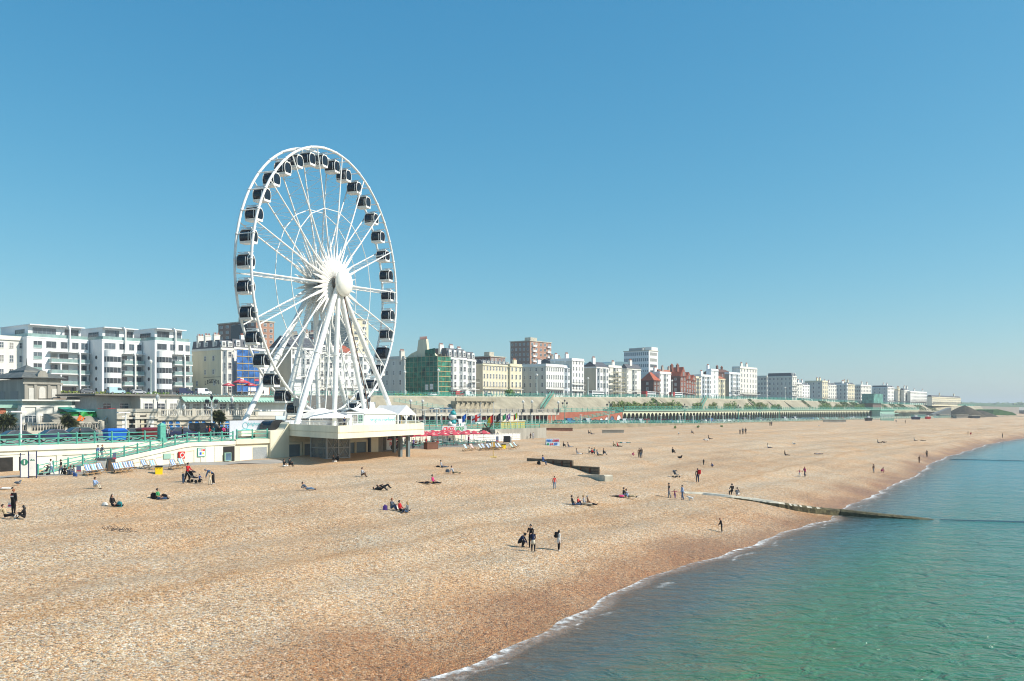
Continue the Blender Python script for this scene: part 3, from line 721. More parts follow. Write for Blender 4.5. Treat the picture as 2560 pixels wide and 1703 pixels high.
# wing one
Hm, Hp, W, fh = wing(0, x1, N1-N3, 842, 812, c0+20, N1, True)
y = N1-N3
xs = lambda px, n=N1: s_at(px, n)-s0
for f in range(5):
    z = f*fh+fh*.22
    window(ap, xs(94), y, z, (xs(105)-xs(84)), fh*.62, 'wide', fm=aw)
    if f >= 1: MB().box(xs(84), xs(105), y-.14, y-.105, z, z+.9).build('balcony_glass', glass_green, ap)
for p_ in (128, 160, 188, 211): window(ap, xs(p_), y, 4*fh+fh*.3, (xs(p_+9)-xs(p_-6)) if p_ > 130 else xs(140)-xs(116), fh*.55, 'wide', fm=grey_metal)
for f in (1, 2, 3):
    glass_rail(ap, xs(121), xs(218), y, f*fh, 1.9 if f < 3 else 1.9)
    for a, b_ in ((127, 143), (149, 170), (195, 216)): window(ap, xs((a+b_)/2), y, f*fh+.12, xs(b_)-xs(a), fh*.72, 'wide', fm=grey_metal)
window(ap, xs(160), y, .2, xs(190)-xs(130), fh*.7, 'wide', fm=grey_metal)
window(ap, xs(207), y, .2, xs(216)-xs(198), fh*.7, 'wide', fm=grey_metal)
MB().box(xs(120), xs(220), y-1.7, y-.004, 4*fh-.25, 4*fh-.1).build('canopy', aw, ap)
arch_fin(ap, xs(173), y-.4, 4*fh-.1, Hp+.6); arch_fin(ap, xs(191), y-2.3, -1, 4*fh+.2)
MB().tube((xs(146), y-1.5, -1), (xs(146), y-1.5, 3*fh), .3, n=10).build('column', aw, ap)
# wings two and three
for k, (ca, cb, n, pm, pp, pw) in enumerate(((c1, 355, N2, 848, 818, 231), (c2, c3, N3, 850, 821, 345))):
    xa, xb = s_at(ca, n)-s0, s_at(cb, n)-s0; y = n-N3
    X = lambda px, n=n: s_at(px, n)-s0
    Hm, Hp, W, fh = wing(xa, xb, y, pm, pp, ca, n)
    sp = (cb-ca)/100.0
    # rounded bay
    cx, rr = X(ca+27*sp), (X(ca+48*sp)-X(ca+6*sp))/2
    def half(r): return [(cx+r*math.cos(math.pi+math.pi*i/14), y-.004+r*.62*math.sin(math.pi+math.pi*i/14)) for i in range(15)]
    for f in range(4):
        z = f*fh
        b = MB().prism(half(rr), z+fh*.62-(fh*.0), z+fh*1.12+(.35 if f == 3 else 0)); b.build('rounded_bay', aw, ap)
        q = MB().prism(half(rr-.12), z+fh*.12, z+fh*.62, 0)
        for i in range(0, 15, 2): p_ = half(rr-.06)[i]; q.box(p_[0]-.06, p_[0]+.06, p_[1]-.06, p_[1]+.02, z+fh*.12, z+fh*.62, 1)
        q.build('bay_window', [glass, grey_metal], ap)
    for p_, w in ((20, 26), (50, 12), (74, 12), (93, 10)): window(ap, X(ca+p_*sp), y, 4*fh+fh*.34, X(ca+(p_+w/2)*sp)-X(ca+(p_-w/2)*sp), fh*.52, 'wide', fm=grey_metal)
    for f in (1, 2, 3):
        glass_rail(ap, X(ca+49*sp), X(ca+(112 if k == 0 else 100)*sp)-.1 if k == 1 else xb-.1, y, f*fh, 1.8)
        for a, b_ in ((50, 62), (78, 98)): window(ap, X(ca+(a+b_)/2*sp), y, f*fh+.12, X(ca+b_*sp)-X(ca+a*sp), fh*.7, 'wide', fm=grey_metal)
    window(ap, X(ca+70*sp), y, .2, X(ca+90*sp)-X(ca+52*sp), fh*.7, 'wide', fm=grey_metal)
    MB().box(X(ca+48*sp), xb, y-1.6, y-.004, 4*fh-.25, 4*fh-.1).build('canopy', aw, ap)
    arch_fin(ap, X(ca+57*sp), y-.4, 4*fh-.1, Hp+.6); arch_fin(ap, X(ca+74*sp), y-2.2, -1, 4*fh+.2)
    for f in range(4): # round portholes in the side wall
        MB().lathe([(.55, 0), (.55, .1), (.4, .1), (.4, .03)], 16, T=Matrix.Translation((xa-.004, y+3.4, f*fh+fh*.55)) @ Matrix.Rotation(R(-90), 4, 'Y')).build('porthole', dark_metal, ap)
# ---------------------------------------------------------------- railings
_post = {}
def railing(label, pts, h=1.1, spacing=2.0, m=turq, lattice=True, group='turquoise railings along the promenade', post_r=.075, bar=.05, name='railing'):
    """posts, rails and crossed braces along a line of world points"""
    o = thing(name, label, 'railing', pts[0], 0, group)
    P0 = Vector(pts[0]); total = sum((Vector(b)-Vector(a)).length for a, b in zip(pts, pts[1:]))
    N = min(99, max(2, round(total/spacing)))
    def at(t):
        d = t*total
        for a, b in zip(pts, pts[1:]):
            L = (Vector(b)-Vector(a)).length
            if d <= L+1e-6: return Vector(a).lerp(Vector(b), d/L)
            d -= L
        return Vector(pts[-1])
    Q = [at(i/N)-P0 for i in range(N+1)]
    key = (round(h, 2), m.name, post_r)
    if key not in _post:
        b = MB().box(-post_r, post_r, -post_r, post_r, 0, h+.04).box(-post_r*1.5, post_r*1.5, -post_r*1.5, post_r*1.5, 0, .14).ball((0, 0, h+.10), post_r*1.5, n=6)
        _post[key] = b.mesh('post', m)
    for q in Q: link('post', _post[key], o, q)
    r = MB()
    for a, b in zip(Q, Q[1:]):
        for z in (h, h*.62, .12):
            r.tube(a+Vector((0, 0, z)), b+Vector((0, 0, z)), bar, n=5, cap=False)
        if lattice:
            r.tube(a+Vector((0, 0, .14)), b+Vector((0, 0, h*.62)), bar*.8, n=4, cap=False)
            r.tube(a+Vector((0, 0, h*.62)), b+Vector((0, 0, .14)), bar*.8, n=4, cap=False)
    r.build('rails', m, o)
    return o
def local(label, cat, name, s0, n0, z0, group=None): return thing(name, label, cat, P(s0, n0, z0), TH, group)

# ---------------------------------------------------------------- promenade wall, ramp and path
pw = local('long cream promenade wall with shallow panels, above the sloping ramp', 'wall', 'promenade_wall', 0, 101, 4)
MB().box(-120, 68, -.05, .5, -1, 3.53).build('wall', cream, pw)
MB().box(-120, 68, -.22, -.053, 3.0, 3.5).build('coping', cream, pw); MB().box(-120, 68, -.16, -.053, 2.35, 2.55).build('string_course', cream, pw)
for i in range(-3, 14):
    x = i*4.6+6
    MB().box(x, x+.6, -.14, -.053, -.4, 2.35).build('pilaster', cream, pw)
s_ = s_at(-2, 101); MB().box(s_, s_+2.6, -.10, -.053, .6, 2.6).build('doorway', darkvoid, pw)
RA, RB = s_at(92, 97), s_at(588, 97.0)
r0, r1, rk = RA, s_at(470, 97), RB
rp = local('pale concrete ramp climbing the promenade wall, turquoise rail on its edge', 'ramp', 'ramp', 0, 97, 0)
zr_ = lambda s: float(np.interp(s, [r0, r1, rk], [4.45, 7.42, 7.46]))
T = Matrix()
v = []; 
MB().profile([(r0, 3.5), (rk, 3.5), (rk, zr_(rk)), (r1, zr_(r1)), (r0, zr_(r0))], 0, .35).build('outer_wall', cream, rp)
MB().profile([(r0, 3.5), (rk, 3.5), (rk, zr_(rk)-.06), (r1, zr_(r1)-.06), (r0, zr_(r0)-.06)], .353, 3.99).build('deck', mat('ramp_concrete', (.32, .29, .25), .9, .1, .5), rp)
b = MB()
for i in range(24):
    a = r0+(rk-r0)*i/24; c = r0+(rk-r0)*(i+1)/24
    b.add([(a, -.12, zr_(a)-.45), (c, -.12, zr_(c)-.45), (c, -.12, zr_(c)-.02), (a, -.12, zr_(a)-.02), (a, -.003, zr_(a)-.45), (c, -.003, zr_(c)-.45), (c, -.003, zr_(c)-.02), (a, -.003, zr_(a)-.02)],
          [(0, 1, 2, 3), (4, 7, 6, 5), (0, 4, 5, 1), (3, 2, 6, 7)])
b.build('coping', cream, rp)
for px_ in (322, 383, 437, 487, 503):
    x = s_at(px_, 97); MB().box(x-.12, x+.12, -.07, -.003, 4, zr_(x)-.9).build('pilaster', cream, rp)
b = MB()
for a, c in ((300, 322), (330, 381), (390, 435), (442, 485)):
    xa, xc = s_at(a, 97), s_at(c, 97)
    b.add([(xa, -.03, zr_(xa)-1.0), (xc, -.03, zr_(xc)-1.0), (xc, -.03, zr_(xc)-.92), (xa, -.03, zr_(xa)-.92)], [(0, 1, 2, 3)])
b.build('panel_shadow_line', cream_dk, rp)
def panel(par, name, pa, pb, ya, yb, m, n=97, proud=.05, z0=0):
    xa, xb = s_at(pa, n), s_at(pb, n); Y = Y_at((pa+pb)/2, n)
    return MB().box(xa, xb, -proud, -.003, z_at(yb, Y)-z0, z_at(ya, Y)-z0).build(name, m, par)
panel(rp, 'double_door', 515, 535, 1118, 1155, white); panel(rp, 'double_door', 536, 555, 1116, 1154, cream)
panel(rp, 'doorway', 558, 586, 1116, 1153, darkvoid)
def sign_on(label, cat, name, pa, pb, ya, yb, m, n=97, d=.12, frame=None, group=None):
    xa, xb = s_at(pa, n), s_at(pb, n); Y = Y_at((pa+pb)/2, n); za, zb2 = z_at(yb, Y), z_at(ya, Y)
    o = local(label, cat, name, (xa+xb)/2, n, za, group)
    w, h = xb-xa, zb2-za
    MB().box(-w/2, w/2, -d, -.01, 0, h).build('board', m, o)
    if frame: MB().box(-w/2-.06, w/2+.06, -d-.02, -.01, h, h+.07).box(-w/2-.06, w/2+.06, -d-.02, -.01, -.07, 0).box(-w/2-.06, -w/2, -d-.02, -.01, 0, h).box(w/2, w/2+.06, -d-.02, -.01, 0, h).build('frame', frame, o)
    return o, w, h
sign_on('blank turquoise plaque on the cream ramp wall', 'plaque', 'wall_plaque', 408, 426, 1134, 1147, turq_pale)
lb, w, h = sign_on('red lifebuoy cabinet hung on the cream ramp wall', 'lifebuoy cabinet', 'lifebuoy_cabinet', 445, 459, 1129, 1147, red, d=.3)
q = MB()
for i in range(20):
    a, c = 2*math.pi*i/20, 2*math.pi*(i+1)/20
    q.tube((.26*math.cos(a), -.31, h*.5+.26*math.sin(a)), (.26*math.cos(c), -.31, h*.5+.26*math.sin(c)), .06, n=6)
q.build('lifebuoy', white, lb)
po, w, h = sign_on('framed poster panel of small coloured pictures by the white double doors', 'poster', 'poster_panel', 494, 511, 1121, 1140, mat('poster_paper', (.72, .74, .72), .5, .1), frame=turq)
for i, (x, z, a, c, m_) in enumerate(((-.3, .15, .3, .35, blue), (.1, .2, .25, .25, yellow), (.15, .65, .35, .22, red), (-.35, .62, .3, .3, mat('pale_blue', (.35, .55, .65), .6)), (-.02, .62, .12, .3, orange))):
    MB().box(x*w, (x+a)*w, -.126, -.122, z*h, (z+c)*h).build('picture', m_, po)
fr, w, h = sign_on('small glass fronted drinks fridge sign standing in the dark doorway at the ramp end', 'kiosk sign', 'kiosk_sign', 560, 573, 1133, 1151, glass_blue, d=.35, frame=turq_pale)
path = grid_sn('path', steps((s_at(-60, 97), s_at(660, 97), 1.2)), [i*.5 for i in range(0, 11)], lambda s, n: zb_sn(s, n)+.07+.05*math.sin(s*.7)*(n < 92.5), mat('path_concrete', (.34, .31, .27), .9, .14, .4), base=lambda s: 92.0+.5*math.sin(s*.8), attrs=())

railing('turquoise railing along the promenade edge above the cream wall', [P(s, 101.3, 7.54) for s in (-20, s_at(405, 101))], 1.15, 2.05)
railing('turquoise railing down the outer edge of the ramp', [P(s, 97.18, zr_(s)+.02) for s in (r0+.2, r1, rk-.2)], 1.05, 1.55)
railing('short turquoise railing over the white garage doors', [P(s_at(592, 100.2), 100.2, 7.5), P(s_at(668, 100.2), 100.2, 7.5)], 1.15, 2.6, lattice=False)
tp = local('thick turquoise gate post where the ramp leaves the promenade railing', 'gate post', 'gate_post', s_at(404, 101.2), 101.2, 7.53)
MB().box(-.35, .35, -.35, .35, 0, 1.9).box(-.45, .45, -.45, .45, 0, .25).prism([(-.42, -.42), (.42, -.42), (.42, .42), (-.42, .42)], 1.9, 2.25, top=[(-.1, -.1), (.1, -.1), (.1, .1), (-.1, .1)]).build('shaft', turq, tp)

# ---------------------------------------------------------------- wheel platform building
S0 = s_at(588, 100)
wp = local('cream beach level building with grey shutters and a jutting deck under the wheel', 'platform building', 'wheel_platform', 0, 100, 0)
sA, sG, sE = S0, s_at(672, 100), s_at(946, 100)
MB().box(sA, sG, 0, 24, 3.8, 7.5).build('garage_wall', plat_cream, wp)
MB().box(sA, sG, -.25, -.003, 6.9, 7.48).build('garage_lintel', plat_cream, wp)
panel(wp, 'garage_door', 598, 630, 1118, 1152, white, n=100); panel(wp, 'garage_door', 632, 667, 1118, 1153, mat('roller_shutter', (.34, .37, .38), .5, .1, 6), n=100)
# plain pier with the curved parapet
xa, xb = sG, s_at(716, 100)
pr = [(xa, 3.8), (xb+.2, 3.8), (xb+.2, 9.7)]+[(xb-.1-(xb-xa-1.0)*.5+(xb-xa-1.0)*.5*math.cos(math.pi/2*i/6)-.0, 9.7-1.1*math.sin(math.pi/2*i/6)) for i in range(1, 7)]+[(xa, 8.5)]
MB().profile(pr, -.35, 3).build('pier', plat_cream, wp)
MB().box(xb+.21, sE, 0, 24, 3.8, 7.8).build('shutter_wall', plat_cream, wp)
MB().box(xb+.21, s_at(800, 100), -.2, -.003, 6.9, 7.75).build('lintel', cream_dk, wp)
sh = mat('blue_grey_shutter', (.14, .20, .235), .5, .08, 5)
for a, c, y in ((719, 749, 1109), (759, 786, 1108), (793, 845, 1108), (857, 885, 1107), (889, 914, 1105)):
    p_ = panel(wp, 'roller_shutter', a, c, y, 1152, sh, n=100)
    xa, xb2 = s_at(a, 100), s_at(c, 100)
    MB().box(xa-.25, xa, -.2, -.003, 4, 6.6).box(xb2, xb2+.25, -.2, -.003, 4, 6.6).box(xa-.25, xb2+.25, -.2, -.003, 6.6, 6.85).build('shutter_surround', plat_cream, p_)
MB().box(sE-2.2, sE-1.9, -.45, -.003, 4, 7.79).build('drainpipe', dark_metal, wp)
dk = [(73.6, -15.5), (94.6, -10), (109.5, 5.5), (109.5, 26), (88, 26), (73, 4.8), (73, 3.2), (79.2, 3.2)]
MB().prism(dk, 7.8, 8.6).build('deck', plat_cream, wp)
b = MB()
for (a, c) in zip(dk[:4], dk[1:4]):
    A, C = Vector((*a, 0)), Vector((*c, 0)); d = (C-A).normalized(); nn = Vector((-d.y, d.x, 0))*.25
    b.prism([(A.x, A.y), (C.x, C.y), (C.x+nn.x, C.y+nn.y), (A.x+nn.x, A.y+nn.y)], 8.6, 9.42)
A, C = Vector((79.2, 3.2, 0)), Vector((73.6, -15.5, 0)); d = (C-A).normalized(); nn = Vector((-d.y, d.x, 0))*.25
b.prism([(A.x, A.y), (C.x, C.y), (C.x+nn.x, C.y+nn.y), (A.x+nn.x, A.y+nn.y)], 8.6, 9.42)
b.build('parapet', plat_cream, wp)
b = MB()
for (a, c) in ((dk[0], dk[1]), (dk[7], dk[0])):
    A, C = Vector((*a, 0)), Vector((*c, 0)); d = (C-A).normalized(); nn = Vector((d.y, -d.x, 0))*.05
    b.add([A+Vector((0, 0, 8.52))+nn, C+Vector((0, 0, 8.52))+nn, C+Vector((0, 0, 8.6))+nn, A+Vector((0, 0, 8.6))+nn], [(0, 1, 2, 3)])
b.build('groove', cream_dk, wp)
b = MB()
for (a, c) in ((dk[0], dk[1]), (dk[7], dk[0])):
    A, C = Vector((*a, 9.42)), Vector((*c, 9.42)); d = (C-A).normalized(); nn = Vector((-d.y, d.x, 0))*.12
    for i in range(11): q = A.lerp(C, i/10)+nn; b.tube(q, q+Vector((0, 0, .42)), .03, n=5)
    b.tube(A+nn+Vector((0, 0, .42)), C+nn+Vector((0, 0, .42)), .035, n=5)
b.build('handrail', mat('pale_rail', (.6, .63, .62), .5, .05), wp)
for a, dy in ((1001, -8), (1020, -9.5), (985, -1)):
    x = s_at(a, 100+dy); MB().box(x-.22, x+.22, dy-.22, dy+.22, 4.2, 7.79).build('column', mat('blue_grey_steel', (.16, .20, .21), .5, .1), wp)
# steel and mesh lift cage under the deck
lf = local('grey mesh lift cage under the jutting deck', 'lift cage', 'lift_cage', s_at(826, 95), 95, 4.7)
b = MB()
for x in (-2.0, 0, 2.0):
    for y in (-1.6, 1.6): b.box(x-.09, x+.09, y-.09, y+.09, -.5, 3.05)
for z in (.1, 1.5, 2.9): b.box(-2, 2, -1.68, -1.6, z, z+.1).box(-2, 2, 1.6, 1.68, z, z+.1).box(-2.08, -2, -1.6, 1.6, z, z+.1).box(2, 2.08, -1.6, 1.6, z, z+.1)
for a, c in ((-2, 0), (0, 2)): b.tube((a, -1.62, .1), (c, -1.62, 2.9), .04, n=4).tube((c, -1.62, .1), (a, -1.62, 2.9), .04, n=4)
b.build('frame', grey_metal, lf)
def meshmat():
    m, t, bb = newmat('mesh_screen'); bb.inputs['Base Color'].default_value = (.16, .19, .2, 1); bb.inputs['Alpha'].default_value = .55; bb.inputs['Roughness'].default_value = .5
    return m
MB().box(-2, 2, -1.58, -1.56, 0, 3).box(-1.98, -1.96, -1.56, 1.56, 0, 3).build('mesh_screen', meshmat(), lf)

# hoarding, display cabin and marquees on the deck
lilac = mat('lilac_hoarding', (.52, .54, .60), .6, .05, .4)
ha, hb = s_at(574, 104), s_at(846, 104)
ho = local('lilac grey hoarding with a teal wave emblem along the foot of the wheel', 'hoarding', 'hoarding', ha, 104, 7.45)
MB().box(0, hb-ha, 0, .15, 0, 2.45).build('board', lilac, ho)
textmesh('brighton', .62, teal_txt, ho, (s_at(636, 104)-ha, -.02, 1.95), S_FACE, extrude=.01)
textmesh('wheel', .62, mat('pale_teal_lettering', (.36, .50, .55), .6), ho, (s_at(660, 104)-ha+.55, -.02, 1.95), S_FACE, extrude=.01)
em = MB()
for i in range(24):
    a, c = 2*math.pi*i/24, 2*math.pi*(i+1)/24
    em.tube((.42*math.cos(a), -.02, .42*math.sin(a)), (.42*math.cos(c), -.02, .42*math.sin(c)), .035, n=4)
em.profile([(-1.0, -.75), (1.3, -.75), (.8, -.5), (.3, -.42), (0, -.55), (-.5, -.5)], -.03, -.004)
em.build('emblem', teal_txt, ho, loc=(s_at(613, 104)-ha, 0, 1.75))

def barrel(w, h, n=20, p=2.6):
    out = []
    for i in range(n):
        t = 2*math.pi*i/n; c, s = math.cos(t), math.sin(t)
        out.append((w*math.copysign(abs(c)**(2/p), c), h*math.copysign(abs(s)**(2/p), s)))
    return out
cab_glass = mat('cabin_glass', (.010, .015, .028), .10, .5, 1.6, spec=.45)
dc = local('black display cabin standing before the lilac hoarding', 'display cabin', 'display_cabin', s_at(681, 102.6), 102.6, 7.5)
MB().profile(barrel(1.35, 1.2), -1.3, 1.0).build('cabin', cab_glass, dc, loc=(0, 0, 1.25))
MB().profile([(x*1.03, z*1.03) for x, z in barrel(1.35, 1.2)], -1.36, -1.302).build('front_ring', black, dc, loc=(0, 0, 1.25))
MB().box(-.1, 1.5, -.9, -.8, 2.5, 3.0).build('sign_board', mat('pale_sign', (.55, .70, .74), .5), dc)
MB().box(-.9, .9, -1.2, .9, -.05, .15).build('plinth', black, dc)

canvas = mat('white_canvas', (.80, .80, .79), .7, .04, .5)
mq = local('white marquee with teal lettering on its long wall and an open gabled end', 'marquee', 'marquee', s_at(912, 103.5), 103.5, 8.6)
W = s_at(1034, 103.5)-s_at(912, 103.5); wg = s_at(991, 103.5)-s_at(912, 103.5); Ym = Y_at(960, 103.5)
h1 = z_at(1034, Ym)-8.6; h2 = z_at(1021, Y_at(1012, 103.5))-8.6
MB().box(0, wg, 0, .12, 0, h1).build('long_wall', canvas, mq)
MB().box(-.12, -.003, 0, 6, 0, h1).build('end_wall', mat('shaded_canvas', (.62, .63, .66), .7, .05), mq)  # greyer canvas: the wall's shade is put into its colour
T = Matrix(((0, 1, 0, 0), (1, 0, 0, 0), (0, 0, 1, 0), (0, 0, 0, 1)))
MB().profile([(-.3, h1), (3, h2), (6.3, h1), (6.1, h1-.1), (3, h2-.12), (-.1, h1-.1)], -.3, wg-.1, T=T).build('roof', canvas, mq)
g = MB().profile([(wg, h1-.25), (W+.3, h1-.25), ((wg+W)/2, h2+.5)], -.4, -.3)
for sg, x0, x1 in ((0, wg, (wg+W)/2), (1, (wg+W)/2, W+.3)):
    za, zc = (h1-.2, h2+.5) if sg == 0 else (h2+.5, h1-.2)
    g.add([(x0, -.4, za), (x1, -.4, zc), (x1, 6, zc), (x0, 6, za)], [(0, 1, 2, 3)])
g.build('gable', canvas, mq)
for x in (wg+.05, (wg+W)/2, W+.1): MB().box(x-.08, x+.08, -.38, -.22, 0, h1-.2).build('pole', white, mq)
MB().profile([((wg+W)/2-.5, 0), ((wg+W)/2+.4, 0), ((wg+W)/2+.15, h1*.5), ((wg+W)/2+.5, h1-.3), ((wg+W)/2-.6, h1-.3), ((wg+W)/2-.1, h1*.5)], -.22, -.15).build('tied_curtain', canvas, mq)
MB().box(wg+.1, W, 2.6, 2.7, 0, h1-.3).build('inner_lining', mat('tan_lining', (.42, .33, .18), .8), mq)
MB().profile([(wg+.15, .5), (wg+.75, .5), (wg+.75, 1.5), (wg+.45, 1.9), (wg+.15, 1.5)], -.30, -.25).build('arched_window', glass, mq)
textmesh('brightonwheel', .95, teal_txt, mq, (wg*.55, -.02, h1*.55), S_FACE, extrude=.01)
mk = local('small white peaked canopy at the middle of the wheel platform', 'canopy', 'canopy', s_at(822, 103), 103.0, 8.6)
MB().prism([(-4, -.5), (4.4, -.5), (4.4, 4), (-4, 4)], 1.5, 3.0, top=[(-.2, 1.6), (.4, 1.6), (.4, 1.9), (-.2, 1.9)]).build('canvas_top', canvas, mk)
for x in (-3.9, 4.3):
    for y in (-.4, 3.9): MB().box(x-.06, x+.06, y-.06, y+.06, 0, 1.5).build('pole', white, mk)
tk = local('shaded grey white ticket hut between the canopy and the marquee', 'ticket hut', 'ticket_hut', s_at(868, 103.2), 103.2, 8.6)
hw = s_at(909, 103.2)-s_at(868, 103.2)
MB().box(0, hw, 0, 3, 0, 2.3).build('wall', mat('shaded_canvas', (.62, .63, .66)), tk); MB().box(-.15, hw+.1, -.2, 3.1, 2.3, 2.42).build('roof', white, tk)
window(tk, hw*.45, 0, .9, .8, 1.0, 'sash', fm=grey_metal); window(tk, hw*.8, 0, .9, .7, 1.0, 'sash', fm=turq_pale)

# ---------------------------------------------------------------- the big wheel
EX = Vector((.353, .9356, 0)); WC = Vector((-28.9, 140, 8.6)); RW, ZC, HW = 20.45, 30.9-8.6, 1.35
wheel = thing('ferris_wheel', 'tall white observation wheel with dark glass gondolas, standing above the beach', 'ferris wheel', WC, math.atan2(EX.y, EX.x))
def ring(b, r, y, tr, n=72, k=6, m=0):
    v = []; f = []
    for i in range(n):
        a = 2*math.pi*i/n
        for j in range(k):
            t = 2*math.pi*j/k; rr = r+tr*math.cos(t); v.append((rr*math.cos(a), y+tr*math.sin(t), ZC+rr*math.sin(a)))
    for i in range(n):
        for j in range(k): f.append((i*k+j, ((i+1) % n)*k+j, ((i+1) % n)*k+(j+1) % k, i*k+(j+1) % k))
    return b.add(v, f, m)
def rim_(y):
    b = ring(MB(), RW, y, .19, 108, 10)
    for i in range(36):
        a = 2*math.pi*(i+.5)/36+R(3); b.tube(polr(RW, a-.006, y), polr(RW, a+.006, y), .235, n=10)
    return b
polr = lambda r, a, y: Vector((r*math.cos(a), y, ZC+r*math.sin(a)))
for y in (-HW, HW): rim_(y).build('rim', steel_white, wheel, smooth=True)
pol = lambda r, a, y: Vector((r*math.cos(a), y, ZC+r*math.sin(a)))
NS = 18; OFF = R(3)
for i in range(NS):
    a = 2*math.pi*i/NS+OFF
    b = MB()
    for y in (-HW, HW):
        b.tube(pol(1.0, a, y*.8), pol(RW*.55, a, y), .16, .12, 8); b.tube(pol(RW*.55, a, y), pol(RW-.2, a, y), .12, .09, 8)
    K = 14
    for j in range(K):
        ra, rb_ = 2+(RW-3)*j/K, 2+(RW-3)*(j+1)/K; sg = 1 if j % 2 else -1
        b.tube(pol(ra, a, -HW*sg), pol(rb_, a, HW*sg), .035, n=4, cap=False); b.tube(pol(rb_, a, -HW), pol(rb_, a, HW), .03, n=4, cap=False)
    b.build('spoke', steel_white, wheel)
for i in range(36):
    a = 2*math.pi*i/36+OFF
    for y in (-HW-.25, HW+.25):
        u = Vector((math.cos(a), 0, math.sin(a))); w = Vector((-math.sin(a), 0, math.cos(a))); c = Vector((0, y, ZC))
        L, wd_ = (7.4, .30) if i % 2 == 0 else (6.4, .34)
        b = MB(); ey = Vector((0, .16, 0))
        v = [c+u*1.0+w*.06, c+u*3.2+w*wd_, c+u*L, c+u*3.2-w*wd_, c+u*1.0-w*.06]
        b.add([q-ey*.4 for q in v[:1]]+[v[1], v[2], v[3], v[4]]+[c+u*3.2-ey, c+u*3.2+ey], [(0, 1, 5), (1, 2, 5), (2, 3, 5), (3, 4, 5), (4, 0, 5), (1, 0, 6), (2, 1, 6), (3, 2, 6), (4, 3, 6), (0, 4, 6)])
        b.build('star_spike', white, wheel)
b = MB()
for y in (-HW, HW):
    for i in range(NS):
        a, c = 2*math.pi*i/NS+OFF, 2*math.pi*(i+1)/NS+OFF
        b.tube(pol(RW*.56, a, y), pol(RW*.56, c, y), .07, n=5, cap=False)
b.build('tie_ring', steel_white, wheel)
for i in range(36):
    a = 2*math.pi*(i+.5)/36+R(3)
    MB().tube(pol(RW, a, -HW), pol(RW, a, HW), .09, n=6).build('rim_crossbar', steel_white, wheel)
Ty = Matrix.Translation((0, 0, ZC)) @ Matrix.Rotation(R(90), 4, 'X')
MB().lathe([(.55, -3.0), (.55, -1.6), (1.1, -1.6), (1.1, -1.2), (.7, -1.2), (.7, 1.2), (1.1, 1.2), (1.1, 1.6), (.55, 1.6), (.55, 3.6)], 24, T=Ty).build('hub', mat('hub_steel', (.23, .21, .19), .5, .3), wheel, smooth=False)
MB().lathe([(1.6, 2.75), (1.95, 2.85), (2.08, 3.1), (2.0, 3.4), (1.7, 3.75), (1.1, 4.05), (.5, 4.18), (.01, 4.22)], 32, T=Ty).build('hub_cap', mat('cap_white', (.80, .79, .72), .35, .04), wheel, smooth=True)
for y in (-2.3, 2.3):
    sg = -1 if y < 0 else 1
    for fx, r in ((-15, .45), (-5, .40), (5, .36), (15, .42)):
        b = MB(); top = Vector((fx*.02, y, ZC-.3)); ft = Vector((fx, sg*4.5, .1)); mid = top.lerp(ft, .5)
        b.tube(top, mid, r*.8, r, 14); b.tube(mid, ft, r, r*.85, 14); b.tube(mid-(mid-top)*.02, mid+(mid-top)*.02, r*1.22, n=14)
        b.box(fx-.9, fx+.9, sg*4.5-.9, sg*4.5+.9, 0, .3)
        b.build('support_leg', steel_white, wheel)
b = MB(); b.path([(0.6, -2.6, ZC-1), (4.2, -4.2, 7), (5.3, -4.9, 1)], .09, 5); b.build('cable_run', mat('brown_cable', (.12, .07, .05), .7), wheel)
for sg in (-1, 1):
    for a_, c_, r_ in (((-13.5, sg*4.3, 2.6), (-4.6, sg*4.3, 2.6), .14), ((4.6, sg*4.3, 2.6), (13.5, sg*4.3, 2.6), .14), ((-15, sg*4.5, .6), (-9, sg*7.2, .2), .18), ((15, sg*4.5, .6), (9, sg*7.2, .2), .18)): MB().tube(a_, c_, r_, n=6).build('base_strut', steel_white, wheel)
MB().box(-6, 6, -2.4, 2.4, 0, .55).box(-7.6, -6, -1.9, -.6, 0, .3).box(6, 7.6, -1.9, -.6, 0, .3).build('boarding_platform', grey_metal, wheel)
MB().box(-10.6, -8.6, -2.2, -1.2, 3.3, 4.4).box(-9.9, -9.3, -1.9, -1.4, .3, 3.3).build('drive_unit', grey_metal, wheel)
MB().box(9.4, 11.2, -2.4, -1.2, 3.0, 4.0).box(10, 10.6, -2, -1.5, .3, 3.0).build('drive_unit', white, wheel)
# gondolas: barrel cabin of dark glass, white rings and floor, roof unit
CS = .82; gw, gh, gd = 1.0, 1.06, .97
bz = barrel(gw, gh, 28, 2.5)
gl = MB().profile(bz, -gd, gd).mesh('cabin_glass', cab_glass)
b = MB()
for y, y2 in ((-gd-.06, -gd+.02), (gd-.02, gd+.06)):
    o_, i_ = [(x*1.05, z*1.05) for x, z in bz], [(x*.955, z*.955) for x, z in bz]
    n = 28; v = [(x, y, z) for x, z in o_]+[(x, y, z) for x, z in i_]+[(x, y2, z) for x, z in o_]+[(x, y2, z) for x, z in i_]
    b.add(v, [q for i in range(n) for q in ((i, (i+1) % n, n+(i+1) % n, n+i), (2*n+i, 3*n+i, 3*n+(i+1) % n, 2*n+(i+1) % n), (i, 2*n+i, 2*n+(i+1) % n, (i+1) % n), (n+i, n+(i+1) % n, 3*n+(i+1) % n, 3*n+i))])
b.profile([(-.93, -.80), (.93, -.80), (.80, -1.16), (-.80, -1.16)], -gd-.07, gd+.07)
b.box(-.72, .72, -gd-.02, gd+.02, 1.02, 1.16)
for x in (-1.1, 1.06): b.box(x, x+.04, -.72, -.62, -.72, .6)
gf = b.mesh('cabin_frame', white)
gfb = b.mesh('cabin_frame', black)
